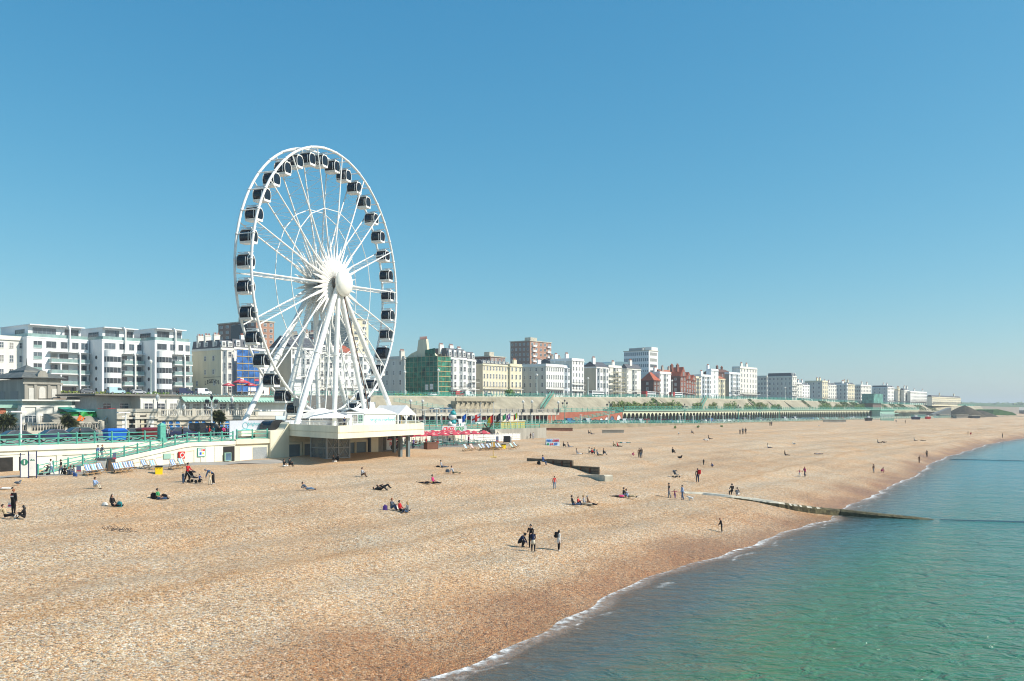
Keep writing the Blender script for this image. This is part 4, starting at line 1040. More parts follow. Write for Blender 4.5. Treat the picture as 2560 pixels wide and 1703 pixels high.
gr = MB().box(-.35, .35, -.7, .1, 1.16, 1.5).box(-.06, .06, -1.4, 1.4, 1.52, 1.62).box(-.5, -.42, -.9, .9, 1.16, 1.30).mesh('roof_unit', mat('roof_unit_white', (.66, .67, .66), .5))
seat = MB().box(-.75, -.35, -.8, .8, -.55, -.1).box(.35, .75, -.8, .8, -.55, -.1).mesh('seats', dark_metal)
for i in range(36):
    a = 2*math.pi*i/36+R(3)+R(2)
    special = i == 33
    g = link('gondola', None, wheel, pol(RW-.5, a, 0)-Vector((0, 0, 1.28))); g.scale = (CS, CS+.08, CS)
    if special: g['label'] = 'all black gondola without white trim'
    link('cabin_glass', gl, g); link('cabin_frame', gfb if special else gf, g); link('roof_unit', gr, g)
# ---------------------------------------------------------------- aquarium buildings at the left
def balustrade(label, s0, s1, n, z, h=1.15, base=0, m=stone, name='balustrade', group=None, pier=5.0):
    o = local(label, 'balustrade', name, s0, n, z, group); W = s1-s0
    b = MB().box(0, W, -.18, .18, h-.2, h).box(0, W, -.16, .16, 0, .2)
    if base: MB().box(0, W, -.14, .3, -base, -.003).build('base_wall', m, o)
    b.build('rail', m, o)
    q = MB(); k = max(1, round(W/pier))
    for i in range(k+1): x = W*i/k; MB().box(x-.32, x+.32, -.26, .26, -base, h+.12).build('pier', m, o)
    nb = int(W/.42)
    for i in range(nb):
        x = W*(i+.5)/nb
        q.tube((x, 0, .2), (x, 0, .5), .07, .11, 6, cap=False).tube((x, 0, .5), (x, 0, h-.2), .11, .06, 6, cap=False)
    bb = q.build('balusters', m, o)
    return o
lead = mat('lead_roof', (.15, .155, .14), .6, .25, .8)
sP, sQ = s_at(60, 172), s_at(152, 172)
Yp = Y_at(65, 172); ze, zk = z_at(948, Yp), z_at(913, Yp)
pav = local('stone pavilion with a flared pagoda roof and blind arched panels', 'pavilion', 'pavilion', sP, 172, 7.5)
W = sQ-sP; D = 13; e = ze-7.5
MB().box(0, W, 0, D, 0, e).build('wall', stone_dk, pav)
b = MB().box(-.3, W+.3, -.3, -.003, e-.9, e-.55).box(-.2, W+.2, -.18, -.003, e-.1, e+.25)
b.build('cornice', stone_dk, pav)
for x in (.04*W, .30*W, .66*W, .93*W): MB().box(x-.25, x+.25, -.2, -.003, 0, e-.91).build('pilaster', stone_dk, pav)
pw_ = mat('blind_panel', (.62, .60, .54), .7, .06)
MB().box(W*.12, W*.27, -.08, -.003, e-5.6, e-1.6).build('panel', pw_, pav); MB().box(W*.74, W*.88, -.08, -.003, e-5.6, e-1.7).build('panel', pw_, pav)
MB().profile([(W*.40, e-5.6), (W*.57, e-5.6)]+[(W*.485+W*.085*math.cos(math.pi*i/8), e-1.9+W*.085*math.sin(math.pi*i/8)) for i in range(9)], -.08, -.003).build('arched_panel', pw_, pav)
MB().profile([(W*.34, e+.2), (W*.64, e+.2), (W*.62, e+1.0), (W*.56, e+1.6), (W*.42, e+1.6), (W*.36, e+1.0)], -.25, .6).build('pediment', stone_dk, pav)
for i in range(2): MB().box(-.07, -.003, D*(.18+.42*i), D*(.42+.42*i), e-5.4, e-2.2).build('louvre', mat('grey_louvre', (.27, .27, .25), .7, .1, 8), pav)
pr = [(1, 0), (.80, .22), (.62, .36), (.46, .46), (.44, .58), (.30, .70), (.14, .86), (.03, 1.0)]
b = MB(); cx, cy = W*.5, D*.5; n0 = len(pr)
for i, (q, h_) in enumerate(pr):
    for sx, sy in ((-1, -1), (1, -1), (1, 1), (-1, 1)): b.v.append((cx+sx*(W/2+.8)*q, cy+sy*(D/2+.8)*q, e+.26+(zk-ze)*h_))
for i in range(n0-1):
    for j in range(4): b.f.append((i*4+j, i*4+(j+1) % 4, (i+1)*4+(j+1) % 4, (i+1)*4+j)); b.m.append(0)
b.f.append(tuple(range(4))); b.m.append(0)
rf = b.build('roof', lead, pav)
MB().tube((cx, cy, e+.26+(zk-ze)), (cx, cy, e+1.6+(zk-ze)), .12, .03, 6).build('finial', lead, rf)

wr = local('low white restaurant with three wide bays of glazed doors and a flat eaved roof', 'restaurant', 'restaurant', s_at(55, 150), 150, 7.5)
W = s_at(186, 150)-s_at(55, 150); Yq = Y_at(100, 150); zt = z_at(1003, Yq)-7.5; zg = z_at(1014, Yq)-7.5
MB().box(0, W, 0, 12, 0, zg).build('wall', offwhite, wr); MB().box(.3, W-.2, .4, 12, zg, zt).build('upper_band', mat('pale_sage', (.50, .55, .48), .6, .08), wr)
MB().box(-.3, W+.6, -.7, 12.4, zt, zt+.25).build('roof', offwhite, wr); MB().box(-.06, W+.06, -.12, -.003, zg-.25, zg+.02).build('cornice', offwhite, wr)
for a, c in ((55, 91), (97, 136), (141, 160)):
    xa, xc = s_at(a, 150)-s_at(55, 150), s_at(c, 150)-s_at(55, 150)
    window(wr, (xa+xc)/2+.2, 0, 1.5, (xc-xa)*.85, z_at(1040, Yq)-9.0, 'bars')
for a in (56, 94, 138, 183):
    x = s_at(a, 150)-s_at(55, 150); MB().box(x-.3, x+.3, -.22, -.003, 0, zg-.26).build('pilaster', offwhite, wr)
pg = local('pale green porch with a round emblem at the restaurant\'s side', 'porch', 'porch', s_at(-30, 152), 152, 7.5)
W = s_at(46, 152)-s_at(-30, 152); MB().box(0, W, 0, 8, 0, z_at(1020, Yq)-7.5).build('wall', mat('sage_wall', (.50, .60, .50), .7, .1), pg)
MB().box(-.2, W+.4, -.5, 8, z_at(1020, Yq)-7.5, z_at(1012, Yq)-7.5).build('roof', turq_pale, pg)
MB().lathe([(.55, 0), (.55, .06), (.3, .06), (.3, .09), (.01, .09)], 16, T=Matrix.Translation((s_at(6, 152)-s_at(-30, 152), -.003, z_at(1028, Yq)-7.5)) @ Matrix.Rotation(R(90), 4, 'X')).build('emblem', terracotta, pg)
balustrade('stone balustrade on a terrace wall behind the parked cars', s_at(-30, 142), s_at(254, 142), 142, z_at(1080, Y_at(100, 142)), 1.45, base=2.2)
MB
tb2 = local('raised stone terrace behind the balustrade', 'terrace', 'terrace', s_at(-30, 143), 143, 7.5); MB().box(0, s_at(258, 143)-s_at(-30, 143), 0, 60, -.5, 1.4).build('slab', paving, tb2)
gs = local('green glazed conservatory roofed with a wide flat eave', 'conservatory', 'conservatory', s_at(183, 168), 168, 8.9)
W = s_at(272, 168)-s_at(183, 168); Yg = Y_at(230, 168); zt = z_at(1001, Yg)-8.9
MB().box(0, W, 0, 6, 0, zt).build('glazing', glass_green, gs); MB().box(-4.5, W+6, -1.8, 8, zt, zt+.3).build('roof', mat('brown_eave', (.26, .20, .15), .7), gs)
b = MB()
for i in range(11): x = W*i/10; b.box(x-.06, x+.06, -.09, -.003, 0, zt)
for z in (.1, zt*.5, zt-.15): b.box(0, W, -.07, -.004, z, z+.09)
b.build('mullions', turq_pale, gs)
tarp = mat('green_tarpaulin', (.03, .30, .06), .5, .18, .9); tarp2 = mat('teal_tarpaulin', (.02, .34, .25), .5, .15, .9)
gt = local('green tarpaulin shelter sagging over building works', 'tarpaulin', 'tarpaulin_shelter', s_at(172, 147), 147, 8.9)
W = s_at(256, 147)-s_at(172, 147); Yt = Y_at(210, 147); z1, z2 = z_at(1030, Yt)-8.9, z_at(1017, Yt)-8.9
MB().box(0, W*.30, 0, 3.5, 0, z1).build('side_sheet', tarp, gt)
v = []; f = []; A = 14; B_ = 9
for i in range(A):
    for j in range(B_):
        a = i/(A-1); c = j/(B_-1)
        v.append((W*(.30+.70*a), -.2-.35*math.sin(a*9+c*4)-.4*c*(1-a), z1*.98-(c*(1.0-.55*a*(1 if a > .6 else .5))*z1*(.95 if a < .75 else .35))+.12*math.sin(a*13)*(1-c)))
for i in range(A-1):
    for j in range(B_-1): f.append((i*B_+j, (i+1)*B_+j, (i+1)*B_+j+1, i*B_+j+1))
MB().add(v, f).build('hanging_sheet', tarp, gt, smooth=True)
MB().add([(-.4, -.4, z1), (W*.98, -.5, z1+.05), (W*.98, 3, z1+.25), (W*.25, 3.4, z2), (-.3, 3.4, z2*.98), (W*.2, -.3, z1+.25)], [(0, 5, 3, 4), (5, 1, 2, 3), (0, 1, 5)]).build('top_sheet', tarp2, gt)
def plastic_barrier(label, s, n, z, rz, m, w=1.9, h=1.0, lean=0):
    o = thing('barrier', label, 'barrier', P(s, n, z), TH+rz)
    b = MB().box(-w/2, w/2, -.05, .05, h*.55, h).box(-w/2, w/2, -.05, .05, .08, .22)
    for i in range(7): x = -w/2+.06+(w-.12)*i/6; b.box(x-.05, x+.05, -.045, .045, .22, h*.55)
    T = Matrix.Rotation(lean, 4, 'Y'); b.v = [tuple(T @ Vector(q)) for q in b.v]
    b.build('panel', m, o); f_ = MB().box(-w/2+.1, -w/2+.3, -.3, .3, 0, .08).box(w/2-.3, w/2-.1, -.3, .3, 0, .08); f_.v = [tuple(T @ Vector(q)) for q in f_.v]; f_.build('feet', rubber, o)
    return o
plastic_barrier('orange barrier propped aslant against the green tarpaulin', s_at(206, 145), 145, z_at(1057, Y_at(206, 145)), 0, orange, 1.8, 1.0, lean=R(-62))
for i, (a, lab) in enumerate(((260, 'red slatted barrier touching the green tarpaulin'), (275, 'red barrier with an orange end at the top of the stone steps'))):
    plastic_barrier(lab, s_at(a, 149), 149, z_at(1043, Y_at(a, 149)), .1*i, red, 2.2, 1.5)
# steps with a sloping balustrade
st = local('broad stone steps with a sloping balustrade beside the aquarium entrance', 'steps', 'steps', s_at(256, 143), 143, 7.5)
W = s_at(292, 143)-s_at(256, 143); z1, z2 = z_at(1050, Y_at(258, 143))-7.5, z_at(1024, Y_at(290, 143))-7.5
MB().profile([(0, 0), (W, 0), (W, z2-1.1), (0, z1-1.1)], -.2, .2).build('flank_wall', stone, st)
b = MB(); b.profile([(0, z1-.2), (W, z2-.2), (W, z2), (0, z1)], -.16, .16)
for i in range(9):
    x = W*(i+.5)/9; zz = z1-1.1+(z2-z1)*(i+.5)/9; b.tube((x, 0, zz), (x, 0, zz+.95), .11, .07, 6)
b.build('sloping_rail', stone, st)
MB().box(-.9, -.01, -.3, .3, 0, z1).build('pier', stone, st)
b = MB()
for i in range(10): b.box(-7, W*.3, .25+.5*i, .75+.5*i, 0, 1.4+.2*i)
b.build('treads', stone_dk, st)

# aquarium: entrance block and long arched front
aq = local('long pale stone aquarium front with blue pictures in round arched openings', 'aquarium', 'aquarium', s_at(292, 140), 140, 7.4)
X = lambda p, n=140: s_at(p, n)-s_at(292, 140)
Ya = Y_at(340, 140); zc = z_at(1022, Ya)-7.4
MB().box(0, X(392), 0, 15, 0, zc).build('entrance_wall', stone, aq)
MB().box(-.2, X(392)+.2, -.35, -.003, zc-1.7, zc-1.35).box(-.1, X(392)+.1, -.2, -.003, zc-.5, zc).box(-.1, X(392)+.1, -.15, -.003, zc-2.6, zc-2.4).build('cornice', stone, aq)
for a, c in ((323, 337), (349, 366)): MB().box(X(a), X(c), -.03, -.003, 0, 3.0).build('doorway', darkvoid, aq)
MB().box(X(352), X(360), -.06, -.031, 0, 2.6).build('inner_door', cream_dk, aq)
for a, c in ((305, 314), (370, 384)): MB().box(X(a), X(c), -.05, -.003, .8, 2.9).build('white_panel', white, aq)
for a in (318, 340, 346, 368): MB().box(X(a)-.2, X(a)+.2, -.14, -.003, 0, 3.3).build('pilaster', stone, aq)
zt = z_at(1043, Y_at(480, 140))-7.4; xe = X(760)
MB().box(X(392)+.01, xe, .3, 15, 0, zt).build('arched_wall', stone, aq)
MB().box(X(392)+.01, xe, -.1, .29, zt-.5, zt).box(X(392)+.01, xe, .1, .29, zt-1.3, zt-1.1).build('string_course', stone, aq)
def picmat():
    m, t, b = newmat('blue_picture'); n = t.nodes.new('ShaderNodeTexNoise'); n.inputs['Scale'].default_value = 1.8; n.inputs['Detail'].default_value = 4
    c = t.nodes.new('ShaderNodeValToRGB'); e = c.color_ramp.elements; e[0].position = .35; e[0].color = (.01, .10, .42, 1); e[1].position = .62; e[1].color = (.05, .30, .70, 1)
    q = e.new(.72); q.color = (.45, .65, .85, 1)
    tc = t.nodes.new('ShaderNodeTexCoord'); t.links.new(tc.outputs['Object'], n.inputs[0]); t.links.new(n.outputs[0], c.inputs[0]); t.links.new(c.outputs[0], b.inputs['Base Color']); b.inputs['Roughness'].default_value = .4
    return m
pic = picmat()
for i, a in enumerate((411, 429, 446, 478, 494, 511, 536, 555, 570, 600, 615, 631)):
    w = X(a+5.5)-X(a-5.5); x = X(a); hh = z_at(1052, Y_at(a, 140))-7.4; ar = [(x-w/2, .6), (x+w/2, .6)]+[(x+w/2*math.cos(math.pi*j/8), hh-w/2+w/2*math.sin(math.pi*j/8)) for j in range(9)]
    MB().profile(ar, .27, .298).build('arched_picture', pic, aq)
    o2 = [(x-w/2-.2, .4), (x+w/2+.2, .4)]+[(x+(w/2+.2)*math.cos(math.pi*j/8), hh-w/2+(w/2+.2)*math.sin(math.pi*j/8)) for j in range(9)]
    b = MB(); nn = len(ar)
    v = [(p, .2, z) for p, z in o2]+[(p, .2, z) for p, z in ar]; b.add(v, [(j, (j+1) % nn, nn+(j+1) % nn, nn+j) for j in range(nn)]); b.build('arch_surround', stone, aq)
MB().box(X(392), xe, .3, 15.5, zt, zt+.06).build('terrace_deck', paving, aq)
balustrade('stone balustrade along the aquarium\'s upper terrace', s_at(396, 140.3), s_at(640, 140.3), 140.3, 7.4+zt+.06, 1.3, name='balustrade', m=stone, pier=6)
up = local('long glazed upper gallery with white pilasters over the aquarium terrace', 'gallery building', 'gallery', s_at(262, 157), 157, 9.5)
U = lambda p: s_at(p, 157)-s_at(262, 157)
Yu = Y_at(450, 157); ztp = z_at(991, Yu)-9.5
MB().box(U(350), U(760), 0, 14, 0, ztp).build('wall', offwhite, up)
MB().box(0, U(350)-.01, 3, 14, 0, ztp-.1).build('set_back_wall', mat('grey_stucco', (.60, .60, .56), .8, .1), up)
MB().box(-2, U(760), -.5, 14.4, ztp, ztp+.28).build('roof', mat('felt_roof', (.20, .19, .16), .9, .15), up)
for a, c in ((303, 318), (322, 347)): MB
for a, c in ((276, 300), (317, 345)): window(up, U((a+c)/2), 3, ztp*.32, (U(c)-U(a))*.8, ztp*.36, 'bars')
for i, (a, c) in enumerate(((358, 384), (390, 414), (422, 444), (452, 474), (479, 501), (506, 527), (547, 566), (570, 588), (594, 612), (618, 640))): window(up, U((a+c)/2), 0, ztp*.22, (U(c)-U(a))*.80, ztp*.46, 'bars')
for a in (353, 387, 418, 448, 476, 504, 530, 545, 568, 591, 615): MB().box(U(a)-.28, U(a)+.28, -.25, -.003, 0, ztp*.86).build('pilaster', offwhite, up)
pr_ = MB().box(U(450), U(760), -1.6, -.003, ztp*.72, ztp*.76); pgl = MB().profile([(0, ztp*.76), (0, ztp*.96), (1.5, ztp*.76)], 0, 1)
aw_ = MB().add([(U(450), -1.6, ztp*.76), (U(760), -1.6, ztp*.76), (U(760), -.1, ztp*1.06), (U(450), -.1, ztp*1.06)], [(0, 1, 2, 3)])
for i in range(44): x = U(450)+(U(760)-U(450))*i/43; aw_.tube((x, -1.75, ztp*.77), (x, 1.2, ztp*1.10), .10, n=5)
aw_.build('pergola_roof', turq_pale, up)

# ---------------------------------------------------------------- road edge wall, retaining wall, colonnade
railing('turquoise railing along the top road above the concrete slope', [P(s, nroad(s)+.3, zroad(s)+.02) for s in (196, 206, 260, 330, 400, 500)], 1.3, 3.05, group='turquoise railings along the top road', bar=.05, post_r=.09)
railing('distant turquoise railing along the top road past the hotels', [P(s, nroad(s)+.3, zroad(s)+.02) for s in (500.5, 600, 700, 800, 900, 1000, 1100)], 1.4, 6, group='turquoise railings along the top road', bar=.07, post_r=.14)
railing('turquoise railing of the road behind the wheel\'s feet', [P(s, nroad(s)+.3, zroad(s)+.02) for s in (176, 190, 195)], 1.2, 3, group='turquoise railings along the top road', bar=.05, post_r=.09)
rw = local('long sloping concrete retaining wall below the top road', 'retaining wall', 'retaining_wall', 0, 0, 0)
v = []; f = []; rs = [200]+list(range(210, 900, 10))+list(range(900, 1121, 20))
def nfoot(s): return nroad(s)-8.5
def zt_(s): return float(np.interp(s, [200, 290, 340, 900, 1100], [9.8, 10.4, 10.8, 9.6, 6]))
for s in rs:
    w_ = .5*math.sin(s*.31)+.35*math.sin(s*.83)
    for j in range(7):
        t = j/6; v.append((s, nroad(s)-.02-(8.5)*t**1.0+(w_*.6*math.sin(math.pi*t)), zroad(s)-.02-(zroad(s)-zt_(s)+.6)*t))
for i in range(len(rs)-1):
    for j in range(6): f.append((i*7+j, i*7+j+1, (i+1)*7+j+1, (i+1)*7+j))
MB().add(v, f).build('slope', concrete, rw, smooth=True)
b = MB()
for s in rs[:-1:1]:
    pass
for a, c in zip(rs, rs[1:]):
    b.add([(a, nroad(a)-.35, zroad(a)-.35), (c, nroad(c)-.35, zroad(c)-.35), (c, nroad(c)-.35, zroad(c)+.02), (a, nroad(a)-.35, zroad(a)+.02), (a, nroad(a)+.3, zroad(a)+.02), (c, nroad(c)+.3, zroad(c)+.02)], [(0, 1, 2, 3), (3, 2, 5, 4)])
b.build('kerb', concrete_pale, rw)
for px_ in (1548, 1660, 1880, 1930, 1972, 2096, 2275):     # buttresses with a deep shaded side
    s = s_at(px_, 218); z0, z1 = zt_(s), zroad(s)
    MB().add([(s, nroad(s)-.4, z1-.4), (s+1.6, nroad(s)-.4, z1-.4), (s+1.6, nroad(s)-10.5, z0-.3), (s, nroad(s)-10.5, z0-.3), (s, nroad(s), z0-.3), (s+1.6, nroad(s), z0-.3)], [(0, 1, 2, 3), (0, 3, 4), (1, 5, 2), (2, 5, 4, 3)]).build('buttress', concrete, rw)
# scalloped niche with arches in the wall
a0, a1 = s_at(1140, 214.5), s_at(1236, 214.5); Yn = Y_at(1190, 214.5); z0, z1, z2 = z_at(1022, Yn), z_at(1009, Yn), z_at(1002, Yn)
MB().box(a0, a1, 214.6, 217, z0-1, z2-.2).build('niche', mat('niche_stone', (.40, .35, .25), .95, .3, .8), rw)
b = MB(); K = 8; wv = (a1-a0)/K
b.box(a0-.5, a1+.5, 213.9, 214.55, z2-.15, z2+.9)
for i in range(K):
    x = a0+wv*(i+.5)
    for j in range(8):
        t0, t1 = math.pi*j/8, math.pi*(j+1)/8
        b.add([(x+wv*.46*math.cos(t0), 214, z1+.2+wv*.42*math.sin(t0)), (x+wv*.46*math.cos(t1), 214, z1+.2+wv*.42*math.sin(t1)), (x+wv*.5*math.cos(t1), 214, z2+.2), (x+wv*.5*math.cos(t0), 214, z2+.2)], [(0, 1, 2, 3)])
    b.box(a0+wv*i-.18, a0+wv*i+.18, 213.8, 214.4, z1-.3, z1+.5)
b.build('scallops', concrete, rw)
for a in (1093, 1120):
    x = s_at(a, 213.5); q = MB().profile([(x-2.2, zt_(x)), (x+2.2, zt_(x))]+[(x+2.2*math.cos(math.pi*i/10), zt_(x)+1.9*math.sin(math.pi*i/10)) for i in range(11)], 212.6, 216); q.build('lunette_window', glass_blue, rw)
# stairs up the slope
def slope_stair(label, pa, ya, pb, yb, n0=213, n1=221):
    A = P(s_at(pa, n0), n0, z_at(ya, Y_at(pa, n0))); B = P(s_at(pb, n1), n1, z_at(yb, Y_at(pb, n1)))
    o = thing('stairway', label, 'stairway', A, 0, 'turquoise stairways up the retaining wall'); d = B-A; b = MB(); side = Vector((d.y, -d.x, 0)).normalized()*.7
    for i in range(15):
        q = d*(i/14); b.add([q-side, q+side, q+side+d/14*.98, q-side+d/14*.98, q-side-Vector((0, 0, 1)), q+side-Vector((0, 0, 1)), q+side+d/14*.98-Vector((0, 0, 1)), q-side+d/14*.98-Vector((0, 0, 1))], [(0, 1, 2, 3), (4, 5, 1, 0), (5, 6, 2, 1), (7, 4, 0, 3)])
    b.build('flight', concrete, o)
    b = MB()
    for sd_ in (-1, 1):
        for h in (.5, 1.15): b.tube(side*sd_+Vector((0, 0, h)), side*sd_+d+Vector((0, 0, h)), .10, n=5)
        for i in range(10): q = side*sd_+d*(i/9); b.tube(q, q+Vector((0, 0, 1.15)), .09, n=5)
    b.build('railing', turq, o)
slope_stair('turquoise railed stair up the slope near the brick ramp', 1356, 1022, 1380, 986)
slope_stair('turquoise railed stair up the slope behind the arcade bushes', 1752, 1020, 1766, 994)
railing('pale green railing slanting down the wall behind the marquee', [P(s_at(985, 216), 216, z_at(1004, Y_at(985, 216))), P(s_at(1108, 213), 213, z_at(1023, Y_at(1108, 213)))], 1.2, 2.5, m=turq_pale, bar=.06, post_r=.08)

co = local('shadowed seafront colonnade with a stone parapet and slender cream columns', 'colonnade', 'colonnade', s_at(1000, 203), 203, 5.5)
C = lambda p: s_at(p, 203)-s_at(1000, 203)
Yc = Y_at(1200, 203); zp0, zp1, zp2 = z_at(1040, Yc)-5.5, z_at(1034, Yc)-5.5, z_at(1023, Yc)-5.5
W = C(1398)
MB().box(0, W, .2, 14, zp0, zp1+.4).build('roof_slab', stone_dk, co)
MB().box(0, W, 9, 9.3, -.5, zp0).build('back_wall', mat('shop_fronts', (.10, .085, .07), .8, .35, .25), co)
MB().box(0, W, .0, .19, zp0+.1, zp1+.2).build('fascia', stone, co)
b = MB().box(0, W, .05, .25, zp2-.22, zp2).box(0, W, .05, .25, zp1+.2, zp1+.45); b.build('parapet_rail', stone_dk, co)
q = MB()
for i in range(130): x = W*(i+.5)/130; q.box(x-.11, x+.11, .1, .2, zp1+.45, zp2-.22)
q.build('balusters', stone_dk, co)
for i in range(25): x = W*i/24; MB().box(x-.35, x+.35, -.05, .35, zp1+.1, zp2+.15).build('pier', stone_dk, co)
for i in range(33):
    x = W*(i+.3)/33; MB().tube((x, .5, -.6), (x, .5, zp0), .16, .13, 8).tube((x, .5, zp0-.5), (x, .5, zp0), .14, .34, 8).build('column', cream, co)
rnd = random.Random(5)
for i in range(16):
    x = W*(i+.2)/16; m_ = [navy, red, white, crimson, glass_blue, darkvoid, cream_dk, blue][rnd.randrange(8)]
    MB().box(x, x+W/16*.7, 8.7, 8.98, zp0*.55, zp0*.85).build('shop_sign', m_, co)
    if i % 2 == 0: MB().box(x+.5, x+W/16*.55, 8.8, 8.97, .1, zp0*.5).build('shop_window', [glass, glass_blue, cream_dk][rnd.randrange(3)], co)

# brick ramp with arches
br = local('red brick wall and ramp with white filled arches and a turquoise rail', 'brick ramp', 'brick_ramp', s_at(1385, 205), 205, 4.8)
Bx = lambda p, n=205: s_at(p, n)-s_at(1385, 205)
zB = lambda p, y, n=205: z_at(y, Y_at(p, n))-4.8
x0, x1, x2, x3 = Bx(1386), Bx(1420), Bx(1470), Bx(1556)
MB().profile([(x0, -1), (x3, -1), (x3, zB(1556, 1027)), (x0, zB(1388, 1032))], 3.5, 4).build('upper_wall', mat('bright_red_brick', (.40, .13, .075), .85, .14, .5), br)  # brighter red than the arch rings, an even brick colour
fr_ = mat('bright_red_brick', (1, 1, 1))
MB().profile([(x1, -1), (x3, -1), (x3, zB(1556, 1030)), (x1, zB(1420, 1056))], 0, .5).build('ramp_wall', fr_, br)
for i, a in enumerate((1477, 1488, 1503, 1517, 1530, 1547)):
    w = (Bx(a+4.6)-Bx(a-4.6)); x = Bx(a); hh = zB(a, 1034)-(6-i)*.42+.1; hh = max(2.2, zB(a, 1054-16*(i+1)/6.2))
    MB().profile([(x-w/2, 0), (x+w/2, 0)]+[(x+w/2*math.cos(math.pi*j/8), hh-w/2+w/2*math.sin(math.pi*j/8)) for j in range(9)], -.04, -.003).build('arch_fill', [cream_dk, darkvoid, white, white, glass_blue, white][i], br)
    b = MB()
    for j in range(8):
        t0, t1 = math.pi*j/8, math.pi*(j+1)/8
        b.tube((x+w*.56*math.cos(t0), -.05, hh-w/2+w*.56*math.sin(t0)), (x+w*.56*math.cos(t1), -.05, hh-w/2+w*.56*math.sin(t1)), .12, n=4)
    b.build('arch_ring', brick_red, br)
railing('turquoise railing climbing the red brick ramp', [P(s_at(1418, 204.9), 204.9, 4.8+zB(1418, 1056)), P(s_at(1557, 204.9), 204.9, 4.8+zB(1556, 1030))], 1.3, 3, bar=.07, post_r=.1, group='turquoise railings of the brick ramp')
railing('turquoise railing along the top of the red brick wall', [P(s_at(1386, 208.6), 208.6, 4.8+zB(1388, 1032)), P(s_at(1556, 208.6), 208.6, 4.8+zB(1556, 1027))], 1.5, 4, bar=.07, post_r=.1, group='turquoise railings of the brick ramp')

# arcade of round arches
SA, SB = s_at(1557, 205), s_at(2296, 205); NA = 142; PW = (SB-SA)/NA
ac = local('long seafront arcade of tall narrow arches with a turquoise railed walk on top', 'arcade', 'arcade', SA, 205, 4.7)
arcade_w = mat('arcade_cream_green', (.62, .62, .44), .75, .1, .5); zA_ = 5.9
b = MB(); hh = 4.9; r = PW*.43
for i in range(NA):
    x = PW*(i+.5); xl, xr = x-PW/2, x+PW/2
    pts = [(x-r, hh-r)]+[(x+r*math.cos(math.pi-math.pi*j/8), hh-r*1.15+1.15*r*math.sin(math.pi-math.pi*j/8)) for j in range(9)]+[(x+r, hh-r)]
    top = [(xl+(xr-xl)*j/10, zA_) for j in range(11)]
    for j in range(10): b.add([(pts[j][0], 0, pts[j][1]), (pts[j+1][0], 0, pts[j+1][1]), (top[j+1][0], 0, zA_), (top[j][0], 0, zA_)], [(0, 1, 2, 3)])
    b.add([(xl, 0, hh-r), (x-r, 0, hh-r*1.15), (xl, 0, zA_)], [(0, 1, 2)]); b.add([(xr, 0, hh-r), (x+r, 0, hh-r*1.15), (xr, 0, zA_)], [(0, 2, 1)])
b.build('arched_front', arcade_w, ac)
q = MB()
for i in range(NA+1): x = PW*i; q.tube((x, .2, -.5), (x, .2, hh-r), .13, .11, 6, cap=False).box(x-.2, x+.2, .02, .3, hh-r-.2, hh-r)
cp = q.build('columns', turq_pale, ac); cp['kind'] = 'stuff'
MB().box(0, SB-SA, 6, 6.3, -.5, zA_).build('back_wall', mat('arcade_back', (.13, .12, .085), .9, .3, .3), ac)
MB().box(0, SB-SA, -.5, 12, zA_, zA_+.35).build('walk', concrete_pale, ac)
MB().box(0, SB-SA, -.62, -.503, zA_-.05, zA_+.3).build('valance', mat('arcade_green', (.30, .48, .36), .6, .1), ac)
for i, (a, c) in enumerate(((1565, 1576), (1577, 1586), (1590, 1601), (1602, 1612))):
    MB().box(s_at(a, 205)-SA, s_at(c, 205)-SA, .4, .5, -.3, 1.7).build('shop_front', [white, white, crimson, white][i], ac)
railing('turquoise railing along the top of the arcade, nearer half', [P(SA+1, 204.6, 4.7+zA_+.36), P(SA+230, 204.6, 4.7+zA_+.36)], 1.5, 3.2, group='turquoise railings on the arcade', bar=.07, post_r=.1)
railing('turquoise railing along the top of the arcade, farther half', [P(SA+230.5, 204.6, 4.7+zA_+.36), P(SB, 204.6, 4.7+zA_+.36)], 1.6, 5, group='turquoise railings on the arcade', bar=.08, post_r=.12)
tk = local('pale green pavilion standing forward in the far part of the arcade', 'pavilion', 'arcade_pavilion', s_at(2200, 198), 198, 4.6)
W = s_at(2236, 198)-s_at(2200, 198)
MB().box(0, W, 0, 6, -.4, 5.6).build('wall', turq_pale, tk); MB().box(-1, W+1, -1, 7, 5.6, 6.2).build('roof', turq, tk)
MB().box(1, W-1, -.05, -.003, .3, 3.6).build('glazing', glass_green, tk)
b = MB().box(-4, W+4, -2.2, -1.9, 3.0, 3.4); b.build('canopy', turq_pale, tk)
lt = local('green netted lift tower rising past the far retaining wall', 'lift tower', 'lift_tower', s_at(2181, 212), 212, 4.6)
W = s_at(2204, 212)-s_at(2181, 212); zl = z_at(985, Y_at(2190, 212))-4.6
MB().box(1, W-1, 0, 7, 0, zl*.62).build('shaft', mat('dark_brick2', (.16, .12, .10), .9, .2), lt)
MB().box(0, W, -1, 8, zl*.6, zl).build('netting', mat('green_netting', (.12, .30, .25), .8, .45, .4), lt)

